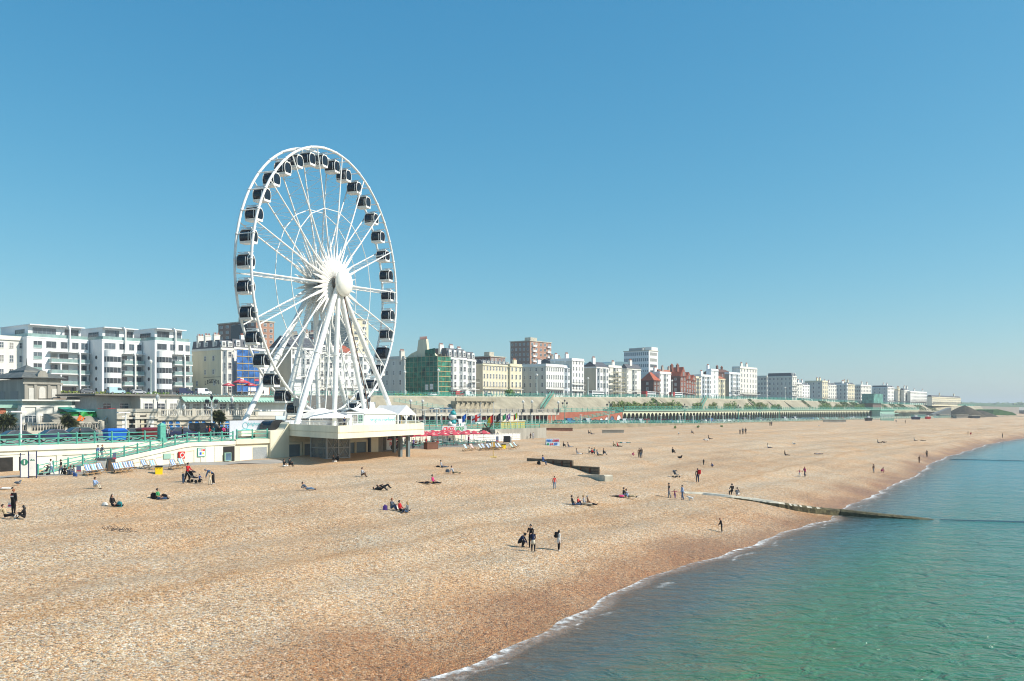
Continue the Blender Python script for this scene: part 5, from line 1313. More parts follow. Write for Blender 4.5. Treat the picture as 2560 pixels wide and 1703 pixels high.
# ---------------------------------------------------------------- scaffold netting
def netting(label, s0, s1, n, z0, z1, m, d0=1.3, depth=None, west=False):
    o = local(label, 'scaffolding', 'netted_scaffold', s0, n, z0); W = s1-s0; H_ = z1-z0
    x0 = -1.3 if west else 0
    sh_ = MB().box(x0, W, -d0, -d0+.05, 0, H_)
    if west: sh_.box(x0-.05, x0, -d0, depth, 0, H_)
    sh_.build('net', m, o)
    b = MB(); k = max(3, int(H_/2.0))
    for i in range(k+1):
        z = H_*i/k; b.tube((x0-.1, -d0-.08, z), (W+.1, -d0-.08, z), .06, n=5)
        if west: b.tube((x0-.14, -d0, z), (x0-.14, depth, z), .06, n=5)
    for i in range(int((W-x0)/2.2)+1): x = x0+i*2.2; b.tube((x, -d0-.1, -.3), (x, -d0-.1, H_+.9), .05, n=5)
    if west:
        for i in range(int(depth/2.2)+1): y = -d0+i*2.2; b.tube((x0-.16, y, -.3), (x0-.16, y, H_+.9), .05, n=5)
    b.build('poles', mat('scaffold_pole', (.50, .44, .26), .6, .15), o)
    bd = MB()
    for i in range(1, k): bd.box(x0-.1, W, -d0-.16, -d0-.06, H_*i/k, H_*i/k+.22)
    bd.build('boards', mat('scaffold_board', (.52, .40, .20), .8, .15), o)
    return o, W, H_
bnet = mat('blue_netting', (.04, .15, .42), .8, .5, .5); gnet = mat('dense_green_netting', (.04, .20, .13), .85, .55, .45)
Yb = Y_at(610, 250); bn, W, H_ = netting('blue netted scaffold on the bow fronted house, over red parasols', s_at(584, 249), s_at(640, 249), 249, zroad(170)+1.2, z_at(876, Yb), bnet, d0=1.7)
MB().box(W*.5, W*.85, -1.86, -1.77, .3, 1.5).build('white_banner', white, bn); MB().box(W*.78, W*.97, -1.86, -1.77, 3.6, 4.3).build('red_banner', crimson, bn); MB().box(W*.15, W*.3, -1.86, -1.77, 3.4, 4.4).build('white_board', white, bn)
s0g, s1g, n0g, zbg, Hg, Wg, Dg, _ = GI
ngr, W, H_ = netting('green netted scaffold wrapping the gabled end house', s0g, s1g, n0g, zbg, zbg+Hg+.3, gnet, d0=1.5, depth=Dg, west=True)
for a, c, z in ((.05, .15, 3.0), (.2, .3, 2.8)): MB().box(-1.46, -1.37, Dg*a, Dg*c, z, z+2.2).build('white_board', white, ngr)
T = Matrix(((0, 1, 0, 0), (1, 0, 0, 0), (0, 0, 1, 0), (0, 0, 0, 1)))
MB().profile([(0, Hg), (Dg*.18, Hg+2.6), (Dg*.30, Hg+3.0), (Dg*.34, Hg+7.5), (Dg*.58, Hg+7.5), (Dg*.62, Hg+3.0), (Dg*.8, Hg+2.0), (Dg, Hg)], 0, 1.2, T=T).build('gable_wall', cream_wall, gn)
b = MB()
for i in range(7): b.add(*_cyl(.6, Dg*(.36+.20*i/6), Hg+7.5, .2, 1.2))
b.build('chimney_pots', terracotta, gn)
MB().profile([(0, Hg), (0, Hg+3.6), (Dg*.30, Hg+2.9), (Dg*.30, Hg)], -1.4, -1.3, T=T).build('gable_net', gnet, ngr)
# bare poles on the white house
b = MB(); s0g, s1g, n0g, zbg, Hg, Wg, Dg, _ = SI
for i in range(6):
    x = Wg*i/5; b.tube((x, -2.6, 0), (x, -2.6, Hg*.85), .07, n=5)
for i in range(6): b.tube((0, -2.6, Hg*.16*i), (Wg, -2.6, Hg*.16*i), .07, n=5)
for i in range(1, 6): b.box(0, Wg, -2.6, -1.4, Hg*.16*i-.1, Hg*.16*i)
so = thing('bare_scaffold', 'bare scaffold of poles and boards before a white house', 'scaffolding', P(s0g, n0g, zbg), TH); b.build('poles', mat('scaffold_pole', (1, 1, 1)), so)
# ---------------------------------------------------------------- vegetation
def leafmat(name, c1, c2):
    m, t, b = newmat(name); i = t.nodes.new('ShaderNodeNewGeometry'); c = t.nodes.new('ShaderNodeValToRGB'); e = c.color_ramp.elements
    e[0].color = (*c1, 1); e[1].color = (*c2, 1); t.links.new(i.outputs['Random Per Island'], c.inputs[0]); t.links.new(c.outputs[0], b.inputs['Base Color']); b.inputs['Roughness'].default_value = .65
    return m
leaf = leafmat('shrub_leaf', (.04, .10, .015), (.20, .30, .04)); leaf_y = leafmat('yellow_shrub_leaf', (.07, .12, .015), (.24, .27, .04)); ivy_m = leafmat('ivy_leaf', (.03, .075, .018), (.12, .19, .035))
palm_leaf = leafmat('palm_leaf', (.03, .045, .018), (.16, .17, .07)); bark = mat('bark', (.12, .09, .065), .9, .3, 3)
def clump(b, c, rx, ry, rz, n, size, rnd, shell=.5):
    for _ in range(n):
        while True:
            d = Vector((rnd.uniform(-1, 1), rnd.uniform(-1, 1), rnd.uniform(-1, 1)))
            if shell < d.length <= 1: break
        p = Vector(c)+Vector((d.x*rx, d.y*ry, d.z*rz)); u = Vector((rnd.gauss(0, 1), rnd.gauss(0, 1), rnd.gauss(0, 1))).normalized(); w = u.orthogonal().normalized(); s = size*rnd.uniform(.6, 1.3)
        b.add([p-u*s-w*s*.5, p+u*s*.2-w*s*.7, p+u*s+w*s*.4, p-u*s*.1+w*s*.7], [(0, 1, 2, 3)])
def shrub(label, loc, w, d, h, seed, m=leaf, size=.28, n=260, group=None, rz=TH, name='shrub'):
    o = thing(name, label, 'shrub', loc, rz, group); rnd = random.Random(seed); b = MB(); k = max(2, int(w/1.6))
    for i in range(k):
        x = (i+.5)/k*w-w/2; hh = h*rnd.uniform(.6, 1.0); clump(b, (x, rnd.uniform(-.2, .2)*d, hh*.52), w/k*.75, d*.5, hh*.52, n//k, size, rnd, .35)
    b.build('foliage', m, o)
    t = MB()
    for i in range(k): x = (i+.5)/k*w-w/2; t.tube((x, 0, -.3), (x+.1, 0, h*.4), .07, .04, 5); t.tube((x, 0, .1), (x-.3, .1, h*.5), .05, .03, 5)
    t.build('stems', bark, o)
    return o
# bushes on the terrace walk above the arcade
bush = [(1541, 26, 1.0), (1560, 20, 1.1), (1580, 22, 1.05), (1600, 20, .9), (1622, 24, 1.1), (1646, 20, .8), (1668, 22, .95), (1690, 30, 1.05), (1742, 16, .9), (1783, 16, .85), (1826, 26, 1.0), (1875, 22, .8), (1905, 24, .85), (1940, 18, .7), (2062, 22, .8), (2098, 18, .75), (2150, 20, .8)]
for i, (px, w, k) in enumerate(bush):
    n = 211.5; s = s_at(px, n); Y = Y_at(px, n); W = (s_at(px+w/2, n)-s_at(px-w/2, n))
    shrub(f'{ORD[i]} green bush along the walk above the arcade, counted from the brick ramp', P(s, n, zt_(s)), W*1.15, 2.2, 25*k*Y/F, i+3, leaf if i % 3 else leaf_y, .30, int(420+W*50), group='bushes on the arcade walk')
# ivy patches hanging on the slope
def ivy(label, px, w, n_leaf, seed, low=.0, high=1.0, tilt=0):
    s = s_at(px, 218); W = (s_at(px+w/2, 218)-s_at(px-w/2, 218)); rnd = random.Random(seed); b = MB(); o = thing('ivy', label, 'ivy', P(s, nroad(s)-8, zt_(s)), TH, 'ivy on the retaining wall')
    for _ in range(n_leaf):
        t = low+(high-low)*rnd.random()**.8; x = (rnd.random()-.5)*W*(1.0-.45*t)+tilt*t*W; y = 8*t-.35-rnd.random()*.5; z = (zroad(s)-zt_(s))*t+.2; p = Vector((x, y, z)); u = Vector((rnd.gauss(0, 1), rnd.gauss(0, .7), rnd.gauss(0, 1))).normalized(); w_ = u.orthogonal().normalized(); q = rnd.uniform(.22, .5)
        b.add([p-u*q-w_*q*.5, p+u*q*.2-w_*q*.7, p+u*q+w_*q*.4, p-u*q*.1+w_*q*.7], [(0, 1, 2, 3)])
    b.build('foliage', ivy_m, o)
for i, a in enumerate([(1643, 12, 260, 1, .1, .9), (1886, 10, 220, 2, .2, 1), (1905, 12, 220, 3, 0, .7), (2020, 9, 200, 4, .2, 1, -.3), (2066, 30, 700, 5, 0, 1), (2118, 28, 800, 6, 0, 1), (2142, 28, 800, 7, 0, 1), (2212, 16, 300, 8, 0, .9), (2238, 22, 500, 9, 0, 1), (2258, 22, 600, 10, 0, 1), (2300, 24, 520, 11, 0, .9), (2322, 18, 420, 12, 0, .9)]):
    ivy(f'{ORD[i]} patch of ivy spilling down the concrete slope, counted from the brick ramp', *a)
shrub('round dense green bush before the low cream terrace on the top road', P(s_at(1273, 231), 231, zroad(s_at(1273, 231))), 4.0, 3.6, 3.4, 77, leaf, .3, 700)
shrub('dark hedge on the top road before the shaded grey green house', P(s_at(1040, 236), 236, zroad(250)), 22, 1.6, 1.2, 78, leaf, .3, 700, name='hedge')
shrub('low yellow flowering hedge at the foot of the white apartment block', P(s_at(205, 252), 252, zroad(100)+.1), 22, 1.5, 1.3, 79, leaf_y, .28, 700, name='hedge')
shrub('low green hedge before the right wing of the white apartment block', P(s_at(350, 250), 250, zroad(120)+.1), 18, 1.5, 1.1, 80, leaf, .28, 500, name='hedge')
for i, (px, py) in enumerate(((1688, 1068), (1745, 1066), (1804, 1065))):
    p = ground_at(px, py+3); shrub(f'{ORD[i]} small weed tuft along the top of the shingle by the far railing', p, 1.2, .8, 1.0, 90+i, leaf, .16, 90, 'weed tufts on the shingle', name='weed_tuft')
def cabbage_palm(label, px, py_foot, py_top, n, heads, seed, spread=1.6):
    s = s_at(px, n); Y = Y_at(px, n); z0 = z_at(py_foot, Y); h = z_at(py_top, Y)-z0; o = thing('palm_tree', label, 'palm tree', P(s, n, z0), TH); rnd = random.Random(seed)
    t = MB(); b = MB()
    for i in range(heads):
        a = rnd.uniform(0, 6.28); r = spread*.42*rnd.random() if heads > 1 else 0; c = Vector((r*math.cos(a), r*math.sin(a), h*rnd.uniform(.55, .82) if heads > 1 else h*.66)); fork = Vector((0, 0, h*.38)); t.tube(fork, c, .11, .08, 6)
        for _ in range(90):
            d = Vector((rnd.gauss(0, 1), rnd.gauss(0, 1), rnd.gauss(.25, .8))).normalized(); L = spread*rnd.uniform(.45, .75); w = d.cross(Vector((0, 0, 1))).normalized()*.05; m_ = c+d*L*.6; e = c+d*L+Vector((0, 0, -.28*L)); b.add([c-w, c+w, m_+w*1.3, e, m_-w*1.3], [(0, 1, 2, 3, 4)])
    t.tube((0, 0, -.2), (0, 0, h*.4), .17, .12, 8)
    t.build('trunk', bark, o); b.build('crown', palm_leaf, o)
cabbage_palm('dark cabbage palm at the far left before the pale porch', 10, 1088, 1033, 140.5, 6, 1, 2.0)
cabbage_palm('cabbage palm in front of the green tarpaulin', 171, 1088, 1034, 139.5, 6, 2, 1.7)
cabbage_palm('cabbage palm before the blue arched pictures', 549, 1080, 1022, 136, 6, 3, 1.9)

# ---------------------------------------------------------------- cars
def paint(name, c): return mat(name, c, .28, .05, spec=.6)
cars_p = dict(silver=paint('silver_paint', (.42, .44, .46)), white=paint('white_car_paint', (.75, .76, .76)), black=paint('black_car_paint', (.012, .012, .015)), navy=paint('navy_car_paint', (.015, .022, .07)), blue=paint('blue_car_paint', (.03, .10, .28)),
              red=paint('red_car_paint', (.40, .02, .02)), grey=paint('grey_car_paint', (.13, .14, .15)), maroon=paint('maroon_paint', (.14, .015, .02)), pale=paint('pale_blue_paint', (.40, .58, .62)), green=paint('dark_green_paint', (.02, .06, .05)))
lampw = mat('headlight_glass', (.7, .7, .68), .1); lampr = mat('tail_light', (.45, .01, .01), .2); plate = mat('number_plate', (.7, .66, .3), .5)
base_paint = cars_p['silver']
def car_proto(kind):
    o = thing({'car': 'parked_car', 'van': 'parked_van', 'bus': 'bus'}[kind], 'x', {'car': 'car', 'van': 'van', 'bus': 'bus'}[kind])
    if kind == 'car': L, W, prof, win = 4.2, .84, [(-2.1, .35), (2.1, .35), (2.12, .62), (1.95, .82), (1.15, .95), (.45, 1.42), (-.2, 1.47), (-1.2, 1.44), (-1.9, 1.0), (-2.12, .9)], [(1.0, .95), (.42, 1.36), (-.2, 1.40), (-1.15, 1.36), (-1.7, .98)]
    elif kind == 'van': L, W, prof, win = 4.9, .95, [(-2.4, .35), (2.4, .35), (2.42, .8), (2.25, 1.05), (1.6, 1.2), (1.0, 1.95), (.6, 2.05), (-2.35, 2.02)], [(1.52, 1.2), (1.0, 1.85), (.1, 1.88), (.1, 1.2)]
    else: L, W, prof, win = 10.5, 1.25, [(-5.2, .4), (5.2, .4), (5.25, 1.2), (5.15, 4.1), (-5.15, 4.2), (-5.25, 1.0)], [(4.9, 1.3), (4.85, 2.1), (-4.9, 2.1), (-4.9, 1.3)]
    b = MB(); n = len(prof)      # sides lean inwards above the waist
    sec = [(-W, 1), (-W*.985, 0), (W*.985, 0), (W, 1)]
    belt = .95 if kind == 'car' else 1.2
    wy = lambda z: W-(max(0, z-belt)*.28 if kind != 'bus' else 0)
    v = [(x, -wy(z), z) for x, z in prof]+[(x, wy(z), z) for x, z in prof]
    b.add(v, [tuple(range(n)), tuple(range(n, 2*n))[::-1]]+[(i, n+i, n+(i+1) % n, (i+1) % n) for i in range(n)])
    b.build('body', base_paint, o)
    g = MB(); m_ = len(win)
    for sg in (-1, 1): g.add([(x, sg*(wy(z)+.012), z) for x, z in win], [tuple(range(m_)) if sg < 0 else tuple(range(m_))[::-1]])
    if kind == 'car': 
        g.add([(1.17, -.72, .965), (1.17, .72, .965), (.47, .62, 1.41), (.47, -.62, 1.41)], [(0, 1, 2, 3)]); g.add([(-1.93, -.68, 1.02), (-1.93, .68, 1.02), (-1.24, .60, 1.43), (-1.24, -.60, 1.43)], [(3, 2, 1, 0)])
    elif kind == 'van': g.add([(1.63, -.8, 1.22), (1.63, .8, 1.22), (1.03, .72, 1.93), (1.03, -.72, 1.93)], [(0, 1, 2, 3)]); g.add([(-2.39, -.7, 1.25), (-2.39, .7, 1.25), (-2.38, .65, 1.85), (-2.38, -.65, 1.85)], [(3, 2, 1, 0)])
    else:
        for sg in (-1, 1): g.add([(x, sg*(W+.012), z+1.55) for x, z in win], [tuple(range(m_)) if sg < 0 else tuple(range(m_))[::-1]])
        g.add([(5.25, -1.1, 1.3), (5.25, 1.1, 1.3), (5.21, 1.1, 2.4), (5.21, -1.1, 2.4)], [(0, 1, 2, 3)]); g.add([(-5.27, -1.1, 2.7), (-5.27, 1.1, 2.7), (-5.2, 1.1, 3.8), (-5.2, -1.1, 3.8)], [(3, 2, 1, 0)])
    g.build('windows', glass, o)
    wr_ = .32 if kind != 'bus' else .48; wx = L*.31
    T = Matrix.Rotation(R(90), 4, 'X'); tm = MB().lathe([(wr_*.6, -.1), (wr_, -.09), (wr_, .09), (wr_*.6, .1)], 14, T=T).mesh('wheel', rubber); rm_ = MB().lathe([(.01, -.105), (wr_*.62, -.105), (wr_*.62, .105), (.01, .105)], 10, T=T).mesh('rim', alloy)
    for x in (-wx, wx):
        for y in (-W+.02, W-.02): w = link('wheel', tm, o, (x, y, wr_)); link('rim', rm_, w)
    hx = L/2; hz = .68 if kind == 'car' else .8
    for sg in (-1, 1):
        MB().box(hx-.08, hx+.03, sg*W*.72-.14, sg*W*.72+.14, hz-.07, hz+.07).build('headlight', lampw, o); MB().box(-hx-.05, -hx+.06, sg*W*.76-.1, sg*W*.76+.1, hz, hz+.22).build('tail_light', lampr, o)
    MB().box(-hx-.055, -hx+.01, -.26, .26, .5, .62).build('number_plate', plate, o)
    return o
def strip_group(o): return o
proto = {k: car_proto(k) for k in ('car', 'van', 'bus')}; used = set()
def car(label, px, n, kind='car', col='silver', z=None, rz=0.0, group=None, s=None, name=None, sc=1.0):
    s = s_at(px, n) if s is None else s
    z = (zprom(s)+.03 if n < 215 else zroad(s)+.09) if z is None else z
    o = proto[kind] if kind not in used else copy_tree(proto[kind]); used.add(kind)
    o.location = P(s, n, z); o.rotation_euler = (0, 0, TH+rz); o['label'] = label
    if group: o['group'] = group
    elif 'group' in o: del o['group']
    for c in o.children:
        if c.name.startswith('body'): c.material_slots[0].link = 'OBJECT'; c.material_slots[0].material = cars_p[col]
    return o
G1 = 'cars parked on the promenade by the aquarium'
car('black hatchback with a red tail light behind the leftmost lamp post', 32, 111, col='black', rz=math.pi, group=G1, z=7.5)
car('navy saloon parked behind the turquoise railing, nose to the left', 128, 112, col='navy', rz=math.pi, group=G1, z=7.5)
car('dark green estate car beside the navy saloon', 192, 115, col='green', rz=math.pi, group=G1, z=7.5, kind='car').scale = (1.1, 1.05, 1.12)
car('black car behind the blue wheeled bin', 340, 112, col='black', group=G1, z=7.5)
car('dark blue car below the blue arched pictures', 452, 112, col='navy', group=G1, z=7.5)
car('black tall taxi beside the pavement crowd at the hoarding', 517, 114, 'van', 'black', group=G1, z=7.45)
car('pale silver car partly hidden by the crowd before the hoarding', 548, 115, col='silver', group=G1, z=7.45)
G2 = 'vehicles on the top road'
car('pale blue small van on the road before the apartment block', 290, 247, 'van', 'pale', group=G2)
car('dark car left of the pale blue small van', 218, 246, col='grey', group=G2); car('silver car right of the pale blue small van', 345, 246, col='silver', group=G2)
car('dark blue van at the corner of the apartment block', 462, 246, 'van', 'navy', group=G2); car('white van before the cream end house', 508, 246, 'van', 'white', group=G2)
car('white car on the top road before the green netting', 1082, 232, col='white', group=G2); car('red van on the top road right of the green netting', 1146, 233, 'van', 'red', group=G2)
car('white van on the top road beside the red van', 1170, 233, 'van', 'white', group=G2); car('silver car on the top road before the low cream terrace', 1222, 231, col='silver', group=G2); car('dark car on the top road right of the round bush', 1296, 231, col='black', group=G2)
car('white coach with dark blue windows on the top road', 1490, 230, 'bus', 'white', group=G2).scale = (1.0, 1, .72)
car('cream and red double decker bus before the red brick house', 1622, 228, 'bus', 'white', group=G2); car('second double decker bus, before the red brick gables', 1690, 227, 'bus', 'white', group=G2)
car('white car on the top road before the tall cream hotel', 1842, 226, col='white', group=G2); car('white car on the top road by the end of the wide pale hotel', 2028, 226, col='white', group=G2); car('dark car on the top road beyond the hotels', 2000, 226, col='black', group=G2)
for o in [o for o in COL.objects if o.name.startswith('bus') and o.parent is None and 'double' in o.get('label', '')]:
    MB().box(-5.3, -3.6, -1.27, 1.27, .38, 4.22).build('red_rear', cars_p['red'], o)
rnd = random.Random(11); cols = ['silver', 'white', 'black', 'navy', 'blue', 'grey', 'silver', 'red', 'pale', 'white', 'silver', 'black']; cnt = {}
cname = dict(silver='silver', white='white', black='black', navy='navy blue', blue='blue', grey='dark grey', red='red', pale='pale blue', maroon='maroon')
px = 1392
while px < 2150:
    n = 187+rnd.uniform(-6, 6); k = 'van' if rnd.random() < .16 else 'car'; c = rnd.choice(cols)
    if abs(px-1668) < 8: k, c = 'van', 'maroon'
    cnt[(k, c)] = cnt.get((k, c), 0)+1
    car(f'{ORD[cnt[(k, c)]-1]} {cname[c]} {k} parked before the brick ramp and arcade, counted from the wheel', px, n, k, c, rz=rnd.choice((0, 0, math.pi, R(60), R(-60))), group='cars parked along the arcade')
    px += rnd.uniform(11, 19)*(1 if px < 1900 else .75)
for i, (px, c, lab) in enumerate(((1195, 'white', 'white car behind the white flag with a red cross'), (1212, 'silver', 'silver car parked behind the flagpoles'), (1245, 'pale', 'pale car beside the yellow kiosk'))): car(lab, px, 178, col=c, group='cars behind the crazy golf')
car('white cabin van behind the tall teal and white figure', 1148, 150, 'van', 'white', rz=R(20))

# ---------------------------------------------------------------- lamp posts, flags, bins
def street_lamp(label, px, py0, py1, n, kind, group, m=None):
    s = s_at(px, n); Y = Y_at(px, n); z0 = z_at(py0, Y); h = z_at(py1, Y)-z0; o = thing('street_lamp', label, 'street lamp', P(s, n, z0), TH, group)
    k = Y/150
    if kind == 'flat':
        MB().tube((0, 0, -.2), (0, 0, h), .13*max(1, k*.8), .10*max(1, k*.8), 8).build('post', m or white, o); MB().box(-1.1, .5, -.28, .28, h, h+.14).build('lamp_head', m or white, o)
    elif kind == 'ornate':
        b = MB().lathe([(.32, -.2), (.32, .3), (.2, .5), (.2, 1.6), (.12, 1.8), (.09, h*.9), (.05, h*.9)], 10); b.build('post', m or turq, o)
        a = MB(); gq = MB()
        for sx, sy in ((1, 0), (-1, 0), (0, 1), (0, -1)):
            a.path([(0, 0, h*.70), (sx*.5, sy*.5, h*.66), (sx*1.0, sy*1.0, h*.72), (sx*1.05, sy*1.05, h*.80)], .055, 5)
            LM = Matrix.Translation((sx*1.05, sy*1.05, h*.80)); MB().lathe([(.08, -.1), (.22, .35), (.27, .42), (.05, .65), (.02, .8)], 8, T=LM).build('lantern', dark_metal, o)
        MB().lathe([(.1, 0), (.26, .45), (.30, .55), (.06, .9), (.02, 1.1)], 8, T=Matrix.Translation((0, 0, h*.88))).build('lantern', dark_metal, o); a.build('brackets', m or turq, o)
    else:
        MB().lathe([(.28*k**.5, -.2), (.26*k**.5, .9), (.12*k**.5, 1.1), (.09*k**.5, h*.86)], 8).build('post', m or turq, o); MB().lathe([(.1, 0), (.28*k**.6, .5), (.33*k**.6, .9), (.08, 1.3), (.02, 1.5)], 8, T=Matrix.Translation((0, 0, h*.86))).build('lantern', lamp_glass, o)
    return o
LG = 'modern white promenade lamps'; OG = 'ornate many armed promenade lamps'; TG = 'turquoise lamp posts on the top road'
street_lamp('white flat headed lamp post behind the navy saloon and in front of the white restaurant', 52, 1104, 1031, 101.8, 'flat', LG); street_lamp('white flat headed lamp post before the aquarium steps', 314, 1098, 1033, 112, 'flat', LG)
street_lamp('ornate many armed lamp standard beside the palm before the blue pictures', 529, 1080, 990, 134, 'ornate', OG, white); 
for i, (px, y0, y1, n) in enumerate(((1412, 1060, 998, 175), (1523, 1062, 1002, 172), (1712, 1062, 1008, 172), (1846, 1060, 1010, 170), (1900, 1058, 1014, 170), (1948, 1056, 1014, 169))):
    street_lamp(f'{ORD[i]} ornate lamp standard along the far promenade, counted from the brick ramp', px, y0, y1, n, 'ornate', OG)
for i, (px, y0, y1, n) in enumerate(((1062, 1062, 1026, 130), (1092, 1065, 1022, 128), (1104, 1068, 1038, 122), (1178, 1068, 1038, 124), (1331, 1062, 1038, 172), (1452, 1062, 1038, 172), (1520, 1062, 1038, 172), (1652, 1060, 1040, 172), (1700, 1060, 1040, 172), (1733, 1060, 1040, 172), (1776, 1060, 1040, 172), (1808, 1058, 1040, 172), (1874, 1058, 1040, 172))):
    street_lamp(f'{ORD[i]} slim pale lamp post with a flat head, counted rightwards from the marquee', px, y0, y1, n, 'flat', LG, mat('pale_post', (.62, .63, .58), .5, .05))
for i, (px, y0, y1, n) in enumerate(((377, 990, 898, 239), (1012, 985, 928, 224), (1096, 985, 922, 223), (1342, 985, 935, 222.6), (1470, 985, 945, 222.6), (1680, 990, 950, 222.6), (1963, 998, 968, 222.6))):
    street_lamp(f'{ORD[i]} tall lamp post on the top road, counted rightwards from the apartment block', px, y0, y1, n, 'lantern', TG, mat('post_two_tone', (.55, .62, .56), .5, .1))
for i, (px, y0, y1, n) in enumerate(((394, 1062, 996, 141.5), (460, 1064, 1023, 141.5), (580, 1064, 1000, 141.5), (1027, 1045, 1003, 200), (1057, 1045, 1003, 200), (1308, 1030, 1006, 202.5), (1330, 1030, 1006, 202.5), (1396, 1030, 1008, 202.5))):
    street_lamp(f'{ORD[i]} dark slender lantern post along the terrace parapets, counted from the left', px, y0, y1, n, 'lantern', 'dark lantern posts on the terrace parapets', dark_metal)
def pole(label, px, py0, py1, n, flag=None, r=.06, m=white, name='flagpole'):
    s = s_at(px, n); Y = Y_at(px, n); z0 = z_at(py0, Y); h = z_at(py1, Y)-z0; o = thing(name, label, 'flagpole', P(s, n, z0), 0, 'flagpoles by the crazy golf'); MB().tube((0, 0, -.3), (0, 0, h), r, r*.7, 8).ball((0, 0, h), r*1.8, n=8).build('pole', m, o)
    if flag:
        mats_, w, hh, pat, drop = flag; b = MB(); A, B_ = 12, 9; v = []
        for i in range(A):
            for j in range(B_):
                a, c = i/(A-1), j/(B_-1); v.append((-a*w, .18*math.sin(a*7+c*2)*a, h-drop-.1-c*hh-a*hh*.55*1.0))
        f = [(i*B_+j, (i+1)*B_+j, (i+1)*B_+j+1, i*B_+j+1) for i in range(A-1) for j in range(B_-1)]; ms = [pat((i+.5)/(A-1), (j+.5)/(B_-1)) for i in range(A-1) for j in range(B_-1)]
        b.add(v, f); b.m = ms; b.build('flag', mats_, o, smooth=True)
    return o
cross = lambda a, c: 1 if abs(a-.5) < .1 or abs(c-.5) < .14 else 0
pole('white flagpole flying a white flag with a red cross', 1202, 1085, 1008, 124, ([canvas, red], 2.0, 1.5, cross, 2.0))
pole('white flagpole with a yellow and red flag hanging limp', 1234, 1085, 1008, 124, ([yellow, red], 1.3, 2.2, lambda a, c: 1 if a < .55 else 0, 2.2))
pole('thin flagpole with a dark blue flag near the white cabin', 1166, 1085, 1030, 124, ([blue, yellow], .9, 1.3, lambda a, c: 1 if c > .7 and a < .3 else 0, .2)); pole('thin flagpole with a small black flag', 1252, 1085, 1028, 124, ([black], 1.0, 1.5, lambda a, c: 0, .2))
pole('thin flagpole with a small green flag', 1265, 1085, 1030, 124, ([green_txt], .8, 1.2, lambda a, c: 0, .2)); pole('thin flagpole with a small purple and white flag', 1276, 1085, 1030, 124, ([mat('purple_cloth', (.25, .05, .30)), canvas], .9, 1.3, lambda a, c: 1 if abs(a-c) < .15 else 0, .1)); pole('thin flagpole with a small yellow, green and red flag', 1294, 1085, 1028, 124, ([yellow, green_txt, red], .9, 1.3, lambda a, c: int(a*2.99), .1))
def wheelie_bin(label, px, n, z, m, w=2.4, d=1.4, h=1.5):
    o = thing('wheeled_bin', label, 'bin', P(s_at(px, n), n, z), TH); MB().prism([(-w*.45, -d*.45), (w*.45, -d*.45), (w*.45, d*.45), (-w*.45, d*.45)], .18, h*.85, top=[(-w/2, -d/2), (w/2, -d/2), (w/2, d/2), (-w/2, d/2)]).build('body', m, o)
    MB().box(-w*.54, w*.54, -d*.56, d*.56, h*.85, h*.92).prism([(-w*.5, -d*.5), (w*.5, -d*.5), (w*.5, d*.5), (-w*.5, d*.5)], h*.92, h*1.05, top=[(-w*.42, -d*.3), (w*.42, -d*.3), (w*.42, d*.3), (-w*.42, d*.3)]).build('lid', m, o)
    for x in (-w*.35, w*.35):
        for y in (-d*.35, d*.35): MB().lathe([(.02, -.05), (.1, -.05), (.1, .05), (.02, .05)], 10, T=Matrix.Translation((x, y, .1)) @ Matrix.Rotation(R(90), 4, 'X')).build('wheel', rubber, o)
wheelie_bin('big blue wheeled bin behind the turquoise railing', 287, 106, 7.53, blue); wheelie_bin('big dark red wheeled bin beside a black car', 371, 109, 7.5, cars_p['maroon'], 2.6)
def litter_bin(label, px, py, hpx):
    p = ground_at(px, py); h = hpx*p.y/F; w = h*.9; o = thing('litter_bin', label, 'bin', p, R(25), 'yellow bins on the shingle'); MB().prism([(-w*.46, -w*.36), (w*.46, -w*.36), (w*.46, w*.36), (-w*.46, w*.36)], -.05, h*.72, top=[(-w*.5, -w*.4), (w*.5, -w*.4), (w*.5, w*.4), (-w*.5, w*.4)]).box(-w*.5, w*.5, -w*.42, w*.42, h*.72, h*.80).build('body', yellow, o)
    MB().box(-w*.46, w*.46, -w*.37, w*.37, h*.80, h*.93).build('opening', black, o); MB().box(-w*.51, w*.51, -w*.42, w*.42, h*.93, h).build('lid', black, o)
    for x in (-.28, .1): MB().profile([(x*w, h*.72), (x*w+w*.12, h*.72), (x*w+w*.06, h*.62)], -w*.44, -w*.405).build('sticker', black, o)
litter_bin('yellow square bin with a black top among deckchairs by the ramp wall', 397, 1185, 20); litter_bin('smaller yellow bin among deckchairs near the white fence', 1259, 1121, 11)

# ---------------------------------------------------------------- deckchairs, signs, huts on the beach
def striped(name, c1, c2, k):
    m, t, b = newmat(name); tc = t.nodes.new('ShaderNodeTexCoord'); sp = t.nodes.new('ShaderNodeSeparateXYZ'); mm = t.nodes.new('ShaderNodeMath'); mm.operation = 'MULTIPLY'; mm.inputs[1].default_value = k
    fr2 = t.nodes.new('ShaderNodeMath'); fr2.operation = 'FRACT'; gt_ = t.nodes.new('ShaderNodeMath'); gt_.operation = 'GREATER_THAN'; gt_.inputs[1].default_value = .5; mx = t.nodes.new('ShaderNodeMix'); mx.data_type = 'RGBA'; mx.inputs[6].default_value = (*c1, 1); mx.inputs[7].default_value = (*c2, 1)
    t.links.new(tc.outputs['Object'], sp.inputs[0]); t.links.new(sp.outputs[1], mm.inputs[0]); t.links.new(mm.outputs[0], fr2.inputs[0]); t.links.new(fr2.outputs[0], gt_.inputs[0]); t.links.new(gt_.outputs[0], mx.inputs[0]); t.links.new(mx.outputs[2], b.inputs['Base Color']); b.inputs['Roughness'].default_value = .8
    return m
